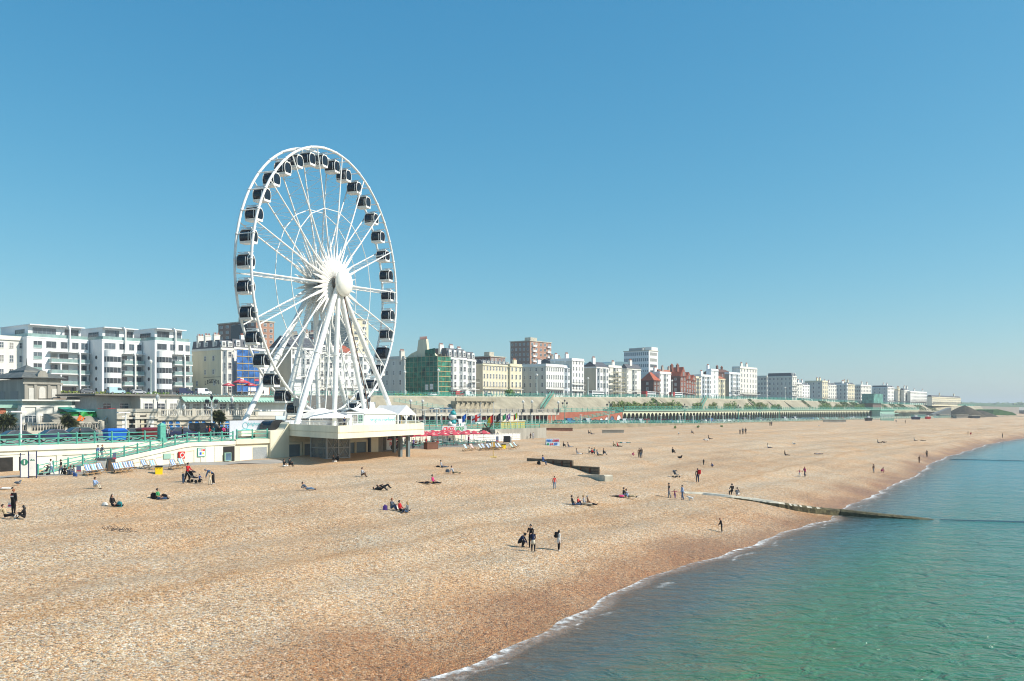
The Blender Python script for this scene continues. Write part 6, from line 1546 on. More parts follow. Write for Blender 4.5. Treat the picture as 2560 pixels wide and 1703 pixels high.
cvs = [striped('blue_stripe', (.10, .25, .55), (.58, .62, .66), 4.6), striped('pale_blue_stripe', (.20, .45, .60), (.60, .63, .63), 4), striped('green_stripe', (.18, .50, .45), (.58, .62, .56), 4), striped('pink_stripe', (.65, .25, .25), (.62, .58, .55), 4)]
def deckchair():
    o = thing('deckchair', 'x', 'deckchair'); b = MB()
    for y in (-.30, .30):
        b.tube((.62, y, .0), (-.52, y, 1.02), .028, n=6).tube((-.60, y, 0), (.50, y, .46), .028, n=6).tube((-.62, y*.9, .0), (-.30, y*.9, .80), .022, n=6)
    for a in ((-.52, 1.02), (.50, .46), (.40, .2), (-.55, .06)): b.tube((a[0], -.33, a[1]), (a[0], .33, a[1]), .025, n=6)
    b.build('frame', wood, o); c = MB(); N = 9
    q = [(-.50+1.0*i/N, 1.00-.56*i/N-.26*math.sin(math.pi*i/N)) for i in range(N+1)]
    for (xa, za), (xb, zb3) in zip(q, q[1:]): c.add([(xa, -.27, za), (xb, -.27, zb3), (xb, .27, zb3), (xa, .27, za), (xa, -.27, za-.02), (xb, -.27, zb3-.02), (xb, .27, zb3-.02), (xa, .27, za-.02)], [(0, 1, 2, 3), (7, 6, 5, 4), (0, 4, 5, 1), (3, 2, 6, 7)])
    c.build('canvas', cvs[0], o)
    return o
dproto = deckchair(); first = True
rows = [((24, 1176), (38, 1174), 1, 'against the cream wall at the far left', 2), ((222, 1189), (252, 1185), 0, 'in the trio left of the dark hut', 3), ((292, 1184), (329, 1179), 0, 'in the four right of the dark hut', 4), ((362, 1174), (384, 1175), 0, 'beside the yellow square bin', 2), ((435, 1174), (455, 1171), 0, 'behind the adult in red with the pushchair', 2),
        ((1166, 1128), (1166, 1128), 1, 'nearest the picnic tables', 1), ((1182, 1127), (1182, 1127), 3, 'with pinkish stripes near the picnic tables', 1), ((1203, 1127), (1210, 1126), 1, 'left of the lifebuoy post', 2), ((1222, 1126), (1230, 1125), 0, 'just behind the lifebuoy post', 2), ((1244, 1125), (1251, 1124), 0, 'right of the lifebuoy post', 2), ((1281, 1124), (1290, 1121), 2, 'right of the smaller yellow bin', 2)]
for (a, b_, c, where, k) in rows:
    for i in range(k):
        t = i/max(1, k-1); p = ground_at(a[0]+(b_[0]-a[0])*t, a[1]+(b_[1]-a[1])*t); o = dproto if first else copy_tree(dproto); first = False
        kind = ['blue and white striped', 'pale blue striped', 'green striped', 'pink and white striped'][c]
        o['label'] = f'{kind} deckchair {where}' if k == 1 else f'{kind} deckchair {where}, {ORD[i]} chair'; o['group'] = 'deckchairs'
        o.location = p+Vector((0, 0, .02)); o.rotation_euler = (0, 0, R(-38+random.uniform(-8, 8)) if c != 1 or a[0] > 100 else R(195)); o.scale = (1.05, 1.05, 1.05)
        for ch in o.children:
            if ch.name.startswith('canvas'): ch.material_slots[0].link = 'OBJECT'; ch.material_slots[0].material = cvs[c] if i != 1 or c == 3 else cvs[(c+1) % 2]
# white information panels with navy posts
for i, (pa, pb, ya, yb, lab) in enumerate(((52, 70, 1139, 1193, 'white information board with a green i disc, on navy posts'), (72, 90, 1135, 1190, 'white board with a small green emblem beside the i disc board'))):
    A, B = ground_at(pa, 1196), ground_at(pb, 1194); c = (A+B)/2; Y = c.y; w = (pb-pa)*Y/F; h = z_at(ya, Y)-c.z; o = thing('information_board', lab, 'information board', c, R(26), 'information boards by the ramp foot')
    MB().box(-w/2+.04, w/2-.04, -.04, .04, h-(yb-ya)*Y/F, h).build('panel', white, o)
    for x in (-w/2, w/2): MB().tube((x, 0, -.3), (x, 0, h+.25), .05, n=8).build('post', navy, o)
    if i == 0:
        MB().lathe([(.30, 0), (.30, .015), (.01, .015)], 20, T=Matrix.Translation((0, -.042, h-.62)) @ Matrix.Rotation(R(90), 4, 'X')).build('disc', mat('sign_green', (.03, .22, .14)), o); textmesh('i', .55, white, o, (0, -.07, h-.62), S_FACE, bold=.03)
    else: MB().profile([(-.22, h-.62), (.22, h-.62), (.12, h-.5), (.02, h-.56), (-.08, h-.46), (-.16, h-.56)], -.055, -.042).build('emblem', mat('sign_green', (0, 0, 0)), o)
hut = ground_at(267, 1181); o = thing('beach_hut', 'dark slate grey hut with a sloped open front below the ramp', 'hut', hut, R(28)); Yh = hut.y; w = 44*Yh/F; h = 33*Yh/F
MB().box(-w*.5, -w*.05, 0, 1.2, 0, h).build('side_wall', mat('pale_grey_paint', (.42, .44, .43)), o); sl = mat('slate_paint', (.07, .085, .09), .6)
MB().profile([(-w*.05, 0), (w*.45, 0), (w*.45, h*1.02), (w*.04, h*1.02)], -.1, 1.2).build('front', sl, o); MB().profile([(w*.02, .0), (w*.2, 0), (w*.2, h*.92), (w*.1, h*.92)], -.13, -.103).build('opening', mat('hut_interior', (.12, .08, .05), .9, .3), o); MB().box(-w*.5, w*.5, -.15, 1.3, h*1.02, h*1.08).build('roof', sl, o)
def small_board(label, px, py, wpx, hpx, m1, m2, stand=True, rz=R(10)):
    p = ground_at(px, py); k = p.y/F; w, h = wpx*k, hpx*k; o = thing('sign_board', label, 'sign', p, rz); b = MB().box(-w/2, w/2, -.04, .0, h*.22, h); b.build('board', m1, o); MB().box(-w/2, w/2, -.05, -.041, h*.22, h*.38).build('band', m2, o)
    MB().box(-w/2, -w/2+.05, -.03, .03, 0, h*.22).box(w/2-.05, w/2, -.03, .03, 0, h*.22).build('legs', wood, o); return o
sb = mat('slate_blue_board', (.16, .20, .30), .6); small_board('small slate blue notice board with a red band, left of the dark hut', 197, 1183, 11, 19, sb, crimson)
p = ground_at(286, 1181); o = thing('sign_board', 'slate blue notice with a red band raised above the dark hut', 'sign', p, R(10)); k = p.y/F
MB().box(-4*k, 4*k, -.03, .03, 33*k, 49*k).build('board', sb, o); MB().box(-4*k, 4*k, -.04, -.031, 33*k, 37*k).build('band', crimson, o); MB().tube((0, 0, 0), (0, 0, 33*k), .05, n=6).build('post', dark_metal, o)
small_board('slate blue notice board with a red band before the white fence', 1243, 1108, 7, 17, sb, crimson)
p = ground_at(1267, 1108); k = p.y/F; o = thing('blackboard', 'big plain black board leaning on the white fence', 'board', p, R(10)); MB().box(-8.5*k, 8.5*k, -.06, 0, 2*k, 18*k).build('board', black, o); MB().box(8.6*k, 12*k, -.02, .02, 1*k, 15*k).build('side_frame', grey_metal, o); MB().box(-8*k, -7.4*k, 0, .5, 0, 10*k).box(7.4*k, 8*k, 0, .5, 0, 10*k).build('legs', grey_metal, o)
p = ground_at(1230, 1121); k = p.y/F; o = thing('beach_hut', 'small grey hut with an open dark front behind deckchairs near the fence', 'hut', p, R(18)); MB().profile([(-12*k, 0), (15*k, 0), (15*k, 17*k), (-9*k, 17*k)], 0, 1.4).build('shell', mat('hut_grey', (.20, .22, .23)), o); MB().profile([(-9*k, 0), (8*k, 0), (8*k, 15*k), (-7*k, 15*k)], -.04, -.003).build('opening', darkvoid, o)
p = ground_at(1233, 1143); k = p.y/F; o = thing('lifebuoy_post', 'orange lifebuoy housing on a slim post in the shingle', 'lifebuoy post', p, R(5)); MB().tube((0, 0, -.2), (0, 0, 28*k), .05, n=8).build('post', mat('ochre_post', (.45, .30, .08)), o); MB().box(-.5, .5, -.3, .3, 0, .06).build('foot', yellow, o); MB().box(-4.5*k, 4.5*k, -.12, .12, 25*k, 38*k).build('housing', mat('ochre_panel', (.70, .42, .10), .5), o); MB().box(-2.5*k, -.5*k, -.14, -.121, 26*k, 37*k).build('stripe', white, o)
# fish and chips board
p = ground_at(1382, 1115.5); k = p.y/F; w, h = 35*k, 18.5*k; o = thing('price_board', 'pale folding board reading FISH CHIPS £4.50, alone on the shingle', 'sign', p, R(10)); pb_ = mat('board_pale_blue', (.52, .62, .68), .6)
MB().add([(-w/2, -.05, 0), (w/2, -.05, 0), (w/2, .25, h), (-w/2, .25, h), (-w/2, .0, 0), (w/2, .0, 0), (w/2, .3, h), (-w/2, .3, h)], [(0, 1, 2, 3), (7, 6, 5, 4), (0, 4, 5, 1), (3, 2, 6, 7), (0, 3, 7, 4), (1, 5, 6, 2)]).build('front_board', pb_, o)
MB().add([(-w/2, .75, 0), (w/2, .75, 0), (w/2, .32, h), (-w/2, .32, h)], [(0, 3, 2, 1)]).build('rear_board', pb_, o)
tl = (R(90)-math.atan2(.3, h), 0, 0)
textmesh('FISH', h*.42, blue_txt, o, (-w*.25, .12, h*.72), tl, sx=.85, bold=.02); textmesh('CHIPS', h*.42, red_txt, o, (w*.23, .12, h*.72), tl, sx=.8, bold=.02); textmesh('£4', h*.42, red_txt, o, (-w*.08, -.02, h*.28), tl, bold=.02); textmesh('.50', h*.42, blue_txt, o, (w*.20, -.02, h*.28), tl, bold=.02); MB().box(-w*.42, -w*.28, -.05, -.02, h*.15, h*.4).build('picture', green_txt, o)

# ---------------------------------------------------------------- cafe, crazy golf, fence, kiosk
cfw = local('cream wall of the upper promenade behind the picnic tables', 'wall', 'promenade_wall', 98.5, 119.6, 3); MB().box(6, 45, 0, .35, 0, 4.3).box(6, 45, -.15, -.003, 3.9, 4.3).build('wall', cream, cfw)
dw = local('dark stone wall and steps behind the windmill of the golf course', 'wall', 'golf_wall', 143.6, 119.5, 3); MB().box(0, 22, 0, .45, 0, 4.2).build('wall', stone_dk, dw); MB().profile([(2, 1.5), (8, 1.5), (8, 2.0), (2, 4.2)], -1.3, -.003).build('steps', stone, dw)  # darker stone than the cream wall beside it
railing('turquoise railing above the picnic tables and crazy golf', [P(108, 120.2, 7.45), P(164, 120.2, 7.0)], 1.15, 1.8, bar=.05)
fence_m = white
fw = local('low white slatted fence round the crazy golf', 'fence', 'white_fence', 132.5, 115, 5.0)
W = s_at(1300, 115)-132.5; zf = z_at(1088, Y_at(1240, 115))-5.0
for z0 in (0, .5, 1.0): MB().box(0, W, 0, .06, z0-.2, z0+.22).build('rail', fence_m, fw)
for i in range(15): x = W*i/14; MB().box(x-.06, x+.06, -.05, .11, -.3, 1.45).build('post', fence_m, fw)
MB().box(0, W, .02, .08, 1.32, 1.4).build('top_rail', fence_m, fw)
cg = local('red and green CRAZY GOLF sign on a pale grey board', 'sign', 'golf_sign', s_at(1104, 117.5), 117.5, 0); Yg = Y_at(1135, 117.5); w = s_at(1168, 117.5)-s_at(1104, 117.5); z0, z1 = z_at(1079, Yg), z_at(1065, Yg)
MB().profile([(0, z0), (w*.1, z0-.5), (w*.9, z0-.5), (w, z0), (w*.97, z1), (w*.03, z1)], 0, .12).build('board', mat('sign_grey', (.50, .52, .53), .6), cg); MB().box(w*.2, w*.24, .02, .1, 5, z0-.5).box(w*.76, w*.8, .02, .1, 5, z0-.5).build('legs', grey_metal, cg)
textmesh('CRAZY', (z1-z0)*.95, red_txt, cg, (w*.28, -.02, (z0+z1)/2-.05), S_FACE, sx=.95, bold=.025); textmesh('GOLF', (z1-z0)*.95, green_txt, cg, (w*.70, -.02, (z0+z1)/2-.05), S_FACE, sx=.95, bold=.025)
fg = local('giant round bellied white and teal figure above the golf sign', 'statue', 'giant_figure', s_at(1132, 119), 119, z_at(1070, Y_at(1132, 119))); k = Y_at(1132, 119)/F; teal = mat('teal_gloss', (.02, .30, .32), .35, .05); gw_ = mat('white_gloss', (.66, .65, .62), .35, .05)
b = MB().ball((0, 0, 6*k), 9*k, 1.0, .8, .7, 16).ball((-11*k, 0, 11*k), 7*k, .8, .8, .8, 12).ball((6*k, -2*k, 8*k), 5*k, .7, .7, 1, 12); b.build('body', gw_, fg, smooth=True)
MB().ball((2*k, 0, 14*k), 9*k, 1, .8, .75, 16).build('jacket', teal, fg, smooth=True); MB().ball((-2*k, 0, 28*k), 10*k, 1.05, .9, .85, 16).build('head', gw_, fg, smooth=True); MB().ball((1*k, 0, 37*k), 7.5*k, 1.05, .9, .8, 16).lathe([(9*k, 33*k), (10*k, 34*k), (9*k, 35.5*k)], 16, T=Matrix.Translation((0, 0, 0))).ball((3*k, 0, 44*k), 2.6*k, n=10).build('cap', teal, fg, smooth=True); MB().ball((9*k, -1.5*k, 11*k), 3.4*k, 1, .7, 1.3, 10).build('orange_foot', mat('orange_gloss', (.65, .30, .10), .4), fg, smooth=True)
wm = local('dark wooden windmill with four slim sails on the golf course', 'windmill', 'model_windmill', s_at(1215, 118.5), 118.5, 5.0); MB().prism([(-1.0, -.9), (1.0, -.9), (1.0, .9), (-1.0, .9)], 0, 2.6, top=[(-.55, -.5), (.55, -.5), (.55, .5), (-.55, .5)]).build('body', mat('mill_brown', (.10, .085, .05)), wm)
for a in (40, 130, 220, 310):
    q = MB().box(-.13, .13, -.05, .05, .1, 1.9); q.v = [tuple(Matrix.Translation((0, -.75, 2.2)) @ Matrix.Rotation(R(a), 4, 'Y') @ Vector(p)) for p in q.v]; q.build('sail', black, wm)
kk = local('yellow timber kiosk with a hoarding roof beside the golf course', 'kiosk', 'kiosk', s_at(1252, 126), 126, 7.0); w = s_at(1312, 126)-s_at(1252, 126); Yk = Y_at(1280, 126); z1 = z_at(1053, Yk)-7
kb = mat('kiosk_yellow', (.55, .46, .12), .7, .12, 2); MB().box(0, w, 0, 4, -.4, z1).build('wall', kb, kk); MB().box(-.2, w*.72, -.15, .1, z1, z_at(1040, Yk)-7).build('sign_board', mat('sign_cream', (.60, .56, .42)), kk); MB().box(-.2, w, -.25, 4.2, z1-.08, z1+.08).build('roof', cream, kk)
for i in range(9): x = w*i/8; MB().box(x-.04, x+.04, -1.2, -1.12, -1.0, z1*.7).build('post', grey_metal, kk)
textmesh('SNACKS', .62, mat('brown_lettering', (.25, .18, .08)), kk, (w*.42, -.17, z1+.55), S_FACE) if False else None
bw = local('beige block wall stepping down to the shingle beside the golf fence', 'wall', 'block_wall', s_at(1300, 122), 120, 3.2); MB().box(0, s_at(1348, 122)-s_at(1300, 122), 0, 47, 0, z_at(1074, Y_at(1320, 122))-3.2).build('wall', mat('beige_block', (.40, .33, .21), .9, .2, .5), bw)
# seaward wall and railing of the far promenade
sw = local('long low brown sea wall at the back of the far shingle', 'sea wall', 'sea_wall', 0, 0, 0); b = MB()
ws = [168]+list(range(180, 900, 20))
for a, c in zip(ws, ws[1:]): b.add([(a, nedge(a)-.25, 2.5), (c, nedge(c)-.25, 2.5), (c, nedge(c)-.25, zprom(c)+.35), (a, nedge(a)-.25, zprom(a)+.35), (a, nedge(a)+.25, zprom(a)+.35), (c, nedge(c)+.25, zprom(c)+.35)], [(0, 1, 2, 3), (3, 2, 5, 4)])
b.build('wall', mat('brown_wall', (.30, .25, .17), .9, .2, .3), sw)
railing('pale turquoise railing along the far promenade, nearer part', [P(s, nedge(s)+.1, zprom(s)+.36) for s in (170, 230, 340)], 1.2, 2.2, bar=.05, post_r=.08, group='turquoise railings along the far promenade'); railing('pale turquoise railing along the far promenade, farther part', [P(s, nedge(s)+.1, zprom(s)+.36) for s in (341, 450, 560, 700)], 1.3, 4, bar=.06, post_r=.1, m=turq_pale, group='turquoise railings along the far promenade')
def pit(label, pa, pb, ya, yb, m):
    A = ground_at((pa+pb)/2, yb); Y = A.y; w = (pb-pa)*Y/F; o = thing('low_wall', label, 'wall', A, R(4)); MB().box(-w/2, w/2, 0, .5, -.6, (yb-ya)*Y/F).box(-w/2-.1, w/2+.1, -.1, .6, (yb-ya)*Y/F, (yb-ya)*Y/F+.12).build('wall', m, o)
pit('short grey slatted wall standing out on the shingle below the far railing', 1506, 1560, 1076, 1082, stone_dk); pit('brown rough wall at the back of the beach near the green lift tower', 2058, 2116, 1050, 1056, stone_dk); pit('green painted low wall by the far pavilion', 2201, 2236, 1047, 1052, turq_pale); pit('long rust brown kerb wall below the near end of the far railing', 1345, 1432, 1071, 1077, mat('rust_wall', (.28, .13, .08), .9, .2))
# food kiosk, picnic tables and parasols under and beside the deck
fk = local('white food kiosk with red lettering in the shade of the deck', 'kiosk', 'food_kiosk', s_at(966, 103), 103, 5.0); w = s_at(1000, 103)-s_at(966, 103); MB().box(0, w, 0, 3, -.2, 2.6).build('wall', white, fk); MB().box(w*.1, w*.85, -.05, -.003, 1.75, 2.45).build('hatch', darkvoid, fk); MB().box(w*.05, w*.9, -.5, -.003, 1.55, 1.72).build('awning', red, fk); textmesh('FOOD', .85, red_txt, fk, (w*.55, -.02, .85), S_FACE, bold=.02, sx=.8)
def parasol():
    o = thing('parasol', 'x', 'parasol'); MB().tube((0, 0, -.1), (0, 0, 2.45), .035, n=8).build('pole', wood, o); c = MB(); N = 8
    for i in range(N):
        a0_, a1_ = 2*math.pi*i/N, 2*math.pi*(i+1)/N; q = lambda r, a, z: (r*math.cos(a), r*math.sin(a), z)
        c.add([q(.02, a0_, 2.5), q(.62, a0_, 2.26), q(.62, a1_, 2.26)], [(0, 1, 2)], 0); c.add([q(.62, a0_, 2.26), q(1.22, a0_, 1.98), q(1.22, a1_, 1.98), q(.62, a1_, 2.26)], [(0, 1, 2, 3)], 0 if i % 2 else 0); c.add([q(1.22, a0_, 1.98), q(1.23, a0_, 1.82), q(1.23, a1_, 1.82), q(1.22, a1_, 1.98)], [(0, 1, 2, 3)], 0)
        am = (a0_+a1_)/2; 
        if i % 2 == 0: c.add([q(.75, am-.28, 2.22), q(1.05, am-.24, 2.085), q(1.05, am+.24, 2.085), q(.75, am+.28, 2.22)], [(0, 1, 2, 3)], 1)
    c.build('canopy', [crimson, mat('parasol_patch', (.75, .55, .45), .7)], o); return o
def picnic():
    o = thing('picnic_table', 'x', 'table'); MB().box(-.9, .9, -.38, .38, .70, .76).build('tabletop', mat('table_pale', (.50, .58, .54), .6), o); g = mat('table_teal', (.13, .36, .31), .6)
    for y in (-.75, .75): MB().box(-.9, .9, y-.14, y+.14, .42, .47).build('bench', g, o)
    b = MB()
    for x in (-.7, .7): b.box(x-.04, x+.04, -.75, .75, .36, .42).tube((x, -.55, 0), (x, -.25, .7), .04, n=5).tube((x, .55, 0), (x, .25, .7), .04, n=5)
    b.build('legs', g, o); return o
pp, pt = parasol(), picnic(); spots = []
for r_ in range(3):
    for i in range(10): spots.append((r_, i))
cs = local('paved terrace carrying the picnic tables', 'terrace', 'cafe_terrace', 96.5, 101.5, 4.0); MB().box(0, 35.5, 0, 18, 0, 1.0).build('slab', paving, cs)
for k_, (r_, i) in enumerate(spots):
    s = 101+i*3.1+r_*.8; n = 104+r_*4.6+i*.25; z = 5.0
    if s > 131: continue
    o = pt if k_ == 0 else copy_tree(pt); o.location = P(s, n, z); o.rotation_euler = (0, 0, TH+R(90 if i % 2 else 86)); o['group'] = 'picnic tables of the cafe'; o['label'] = f'teal picnic table, {ORD[i]} from the wheel, in the {["front", "middle", "back"][r_]} row'; o.scale = (1, 1, 1)
    o = pp if k_ == 0 else copy_tree(pp); o.location = P(s+.3, n+1.4, z); o.rotation_euler = (0, 0, random.random()); o['group'] = 'red parasols of the cafe'; o['label'] = f'red parasol with pale patches, {ORD[i]} from the wheel in the {["front", "middle", "back"][r_]} row'
for i, (px, n, sc) in enumerate(((571, 243, 1.6), (603, 243, 2.2), (626, 243, 1.7))):
    o = copy_tree(pp); o.location = P(s_at(px, n), n, zroad(160)+.3); o.scale = (sc, sc, sc*.9); o['group'] = 'red parasols below the blue netting'; o['label'] = ['small red parasol left of the tall one below the blue netting', 'tallest red parasol below the blue netting', 'small red parasol right of the tall one below the blue netting'][i]
pl = local('dark brown planter box at the front edge of the picnic tables', 'planter', 'planter_box', s_at(1073, 101), 100.6, 5.1); MB().box(-1.3, 1.3, -.4, .4, -.2, .95).box(-1.36, 1.36, -.46, .46, .85, .97).build('box', mat('planter_brown', (.14, .06, .035)), pl)

# ---------------------------------------------------------------- groynes
A, B = ground_at(1338, 1153), ground_at(1496, 1187); d = (B-A).normalized(); L = (B-A).length; ang = math.atan2(d.y, d.x)
gr_ = thing('timber_groyne', 'weathered timber groyne of stacked planks with rust streaked posts', 'groyne', (A.x, A.y, 0), ang); zA0, zB0 = A.z, B.z; T_ = z_at(1147, A.y)
zt1, zt2 = z_at(1151, A.y), z_at(1157, ground_at(1430, 1178).y); zt3 = z_at(1168, B.y)
MB().box(-1.6, L*.60, 0, .25, zB0-1.5, max(zt2, A.z+.35)).build('upper_planks', timber, gr_); MB().box(L*.60+.003, L, .02, .22, zB0-1.5, zt3).build('lower_planks', timber, gr_)
rust = mat('rusty_strap', (.13, .05, .025), .9, .3, 4)
for i, t in enumerate((.16, .30, .44, .58, .73, .87)):
    z1 = max(zt2, A.z+.35) if t < .6 else zt3; MB().box(L*t-.10, L*t+.10, -.10, -.003, zB0-1.5, z1-.15).build('post', rust, gr_)
for z in (.35, .75, 1.15, 1.6): MB().box(L*.08, L*(.60 if z > .8 else .995), -.03, -.004, zB0+z, zB0+z+.05).build('plank_gap', darkvoid, gr_)
C0, C1 = ground_at(1448, 1190), ground_at(1512, 1204); d = (C1-C0); cb = thing('concrete_block', 'pale concrete end block at the foot of the timber groyne', 'concrete block', (C0.x, C0.y, 0), math.atan2(d.y, d.x)); L2 = d.length; hb2 = z_at(1188, C1.y); MB().profile([(-1, C1.z-1), (L2*.97, C1.z-1), (L2, C1.z), (L2, hb2-.15), (L2-.2, hb2), (-1, z_at(1187, C0.y)-.1)], 0, 1.1).build('block', concrete_pale, cb)
# long concrete groyne running into the sea
pts = [(1706, 1231), (1760, 1235), (1820, 1243), (1880, 1252), (1930, 1262), (1980, 1272), (2035, 1281), (2096, 1287)]
g3 = [ground_at(*p) for p in pts]; last = g3[-1]; dirv = (g3[-1]-g3[-4]); dirv.z = 0; dirv.normalize()
weed = mat('weed_growth', (.115, .10, .05), .9, .5, 2.5)
ctop = concrete_pale; E = Vector(XY(*SN(*last.xy)))
cgr = thing('concrete_groyne', 'long pale concrete groyne, weed covered towards the sea', 'groyne', (0, 0, 0))
def at_water(px, py): Y = F*CZ/(py-HY); return Vector((kx(px)*Y, Y, 0))
line = [Vector((q.x, q.y, q.z)) for q in g3]+[at_water(2190, 1293), at_water(2290, 1297), at_water(2345, 1299)]
tops = [.10, .16, .22, .30, .40, .50, .60, .60, .42, .18, -.05]
rnd = random.Random(4); b1 = MB(); prev = None; dense = []
for i in range(len(line)-1):
    for j in range(9): t = j/9; q = line[i].lerp(line[i+1], t); h = tops[i]+(tops[i+1]-tops[i])*t; dense.append((q, q.z+h if i < 7 else h, i+t))
dense.append((line[-1], tops[-1], len(line)-1))
for k_ in range(len(dense)-1):
    (a, za, ia), (c, zc, ic) = dense[k_], dense[k_+1]; dd = (c-a); dd.z = 0; dd.normalize(); nn = Vector((dd.y, -dd.x, 0)); wA = .62+.10*rnd.random(); wB = wA
    def ringp(q, z, w): return [q+nn*(w+.25)+Vector((0, 0, -q.z+(-2.5))), q+nn*w+Vector((0, 0, -q.z+z-.12-.05*rnd.random())), q+nn*(w*.6)+Vector((0, 0, -q.z+z+.03*rnd.random())), q-nn*(w*.6)+Vector((0, 0, -q.z+z)), q-nn*w+Vector((0, 0, -q.z+z-.15)), q-nn*(w+.2)+Vector((0, 0, -q.z-2.5))]
    cur = prev or ringp(a, za, wA); nx = ringp(c, zc, wB); prev = nx
    for f_ in range(5):
        side = f_ in (0, 4); w_sea = ia > 6.2 or (side and ia > 2.2) or (not side and ia > 4.5 and rnd.random() < (ia-4.2)/3)
        b1.add([cur[f_], nx[f_], nx[f_+1], cur[f_+1]], [(0, 1, 2, 3)], 1 if w_sea else 0)
b1.build('groyne_body', [ctop, weed], cgr)
a, c = at_water(2350, 1299.5), at_water(2600, 1306); sg_ = thing('sunken_groyne', 'dark drowned line of a groyne continuing under the waves', 'groyne', a); d = c-a; MB().add([(0, -.2, .01), (d.x, d.y-.8, .01), (d.x, d.y+.8, .01), (0, .2, .01), (0, 0, .05), (d.x, d.y, .05)], [(0, 1, 5, 4), (4, 5, 2, 3)]).build('ridge', mat('wet_weed', (.02, .05, .06), .35, .3), sg_)
a, c = at_water(2375, 1148.6), at_water(2640, 1154); sg_ = thing('sunken_groyne', 'thin dark groyne line far out in the blue water', 'groyne', a); d = c-a; MB().add([(0, -.3, .01), (d.x, d.y-1.0, .01), (d.x, d.y+1.0, .01), (0, .3, .01), (0, 0, .10), (d.x, d.y, .06)], [(0, 1, 5, 4), (4, 5, 2, 3)]).build('ridge', mat('wet_weed', (0, 0, 0)), sg_)

# ---------------------------------------------------------------- far end: mound, ramp, harbour roofs, boats
Ym = 700; mx0 = kx(2366)*Ym; o = thing('shingle_mound', 'dark brown cone shaped mound of spoil at the far end of the beach', 'mound', (kx(2412)*Ym, Ym, 4.5)); v = []; f = []; K = 28; J = 9
for j in range(J):
    for i in range(K): a = 2*math.pi*i/K; r = 17.5*(1-j/(J-1))**.85; v.append((r*math.cos(a)*(1+.08*math.sin(3*a)), r*math.sin(a), 9.8*(j/(J-1))**.9*(1+.02*math.sin(5*a+j))-.3))
for j in range(J-1):
    for i in range(K): f.append((j*K+i, j*K+(i+1) % K, (j+1)*K+(i+1) % K, (j+1)*K+i))
MB().add(v, f).build('heap', mat('spoil', (.085, .07, .045), .95, .35, .35), o)
o2 = copy_tree(o); o2.location = (kx(2450)*740, 740, 3.5); o2.scale = (1.0, 1, .72); o2['label'] = 'lower shoulder mound right of the dark spoil cone'
ra, rb_ = Vector((kx(2332)*690, 690, z_at(1036, 690))), Vector((kx(2378)*690, 690, z_at(1019, 690))); o = thing('sloping_ramp', 'pale sloping ramp roof climbing to the dark mound', 'ramp', ra); d = rb_-ra; MB().add([(0, 0, 0), (d.x, 0, d.z), (d.x, 6, d.z), (0, 6, 0), (0, 0, -.8), (d.x, 0, d.z-.8), (d.x, 6, -5), (0, 6, -5), (d.x, 0, -3), (0, 0, -2)], [(0, 1, 2, 3), (0, 4, 5, 1), (4, 9, 8, 5), (1, 5, 8, 6, 2)]).build('ramp', mat('ramp_grey', (.32, .32, .29), .8), o)
Yh = 1200; o = thing('long_shed', 'long white roofed building with a dark underside beyond the mound', 'shed', (kx(2492)*Yh, Yh, z_at(1043, Yh))); w = (2640-2492)*Yh/F; z1, z2, z3 = z_at(1032, Yh)-z_at(1043, Yh), z_at(1026, Yh)-z_at(1043, Yh), z_at(1018, Yh)-z_at(1043, Yh)
MB().profile([(0, z2)]+[(w*i/10, z2+(z3-z2)*math.sin(math.pi*i/10)**.7) for i in range(1, 10)]+[(w, z2)], 0, 30).build('roof', white, o); MB().box(-2, w+1, -.5, 30, z1, z2-.02).build('dark_band', dark_metal, o); MB().box(w*.28, w*.40, 1, 20, -.5, z1).build('support_block', concrete_pale, o)
Yq = 900
grb = thing('grass_bank', 'bright green grass bank below the far white roofed building', 'bank', (kx(2480)*Yq, Yq, 4.5)); MB().profile([(0, 0), (26, 0), (21, 3.2), (6, 6.5), (2, 6)], 0, 40).build('bank', mat('bank_grass', (.09, .20, .05), .9, .25, .2), grb)
for i, (px, py, w, m, lab) in enumerate(((2290, 1049, 22, navy, 'dark blue boat drawn up behind the far beach'), (2320, 1048, 12, red, 'small red boat drawn up behind the far beach'), (2345, 1045, 18, white, 'white boat hull left of the dark mound'), (2172, 1052, 18, dark_metal, 'dark boat hull drawn up near the far pavilion'))):
    p = ground_at(px, py); k = p.y/F; L = w*k; o = thing('beached_boat', lab, 'boat', p, R(6), 'boats behind the far beach'); MB().prism([(-L*.42, -1), (L*.35, -1), (L*.5, 0), (L*.35, 1), (-L*.42, 1)], 0, 1.6, top=[(-L*.48, -1.5), (L*.38, -1.5), (L*.55, 0), (L*.38, 1.5), (-L*.48, 1.5)]).build('hull', m, o); MB().box(-L*.2, L*.1, -.7, .7, 1.6, 2.5).build('cabin', white if m != white else navy, o)
for i, (px, w, h, m, lab) in enumerate(((2362, 22, 9, stone_dk, 'low stone hut at the left foot of the dark mound'), (2406, 30, 8, stone_dk, 'grey stone bunker before the dark mound'), (2440, 22, 6, dark_metal, 'dark low shed right of the stone bunker'), (2300, 30, 10, turq_pale, 'pale green pavilion beyond the lift tower'))):
    Y = 640; z = 4.6; o = thing('beach_shed', lab, 'shed', (kx(px)*Y, Y, z), R(5)); k = Y/F; MB().box(-w*k/2, w*k/2, 0, 5, -.5, h*k).build('wall', m, o); MB().box(-w*k/2-.3, w*k/2+.3, -.3, 5.3, h*k, h*k+.4).build('roof', concrete_pale, o)
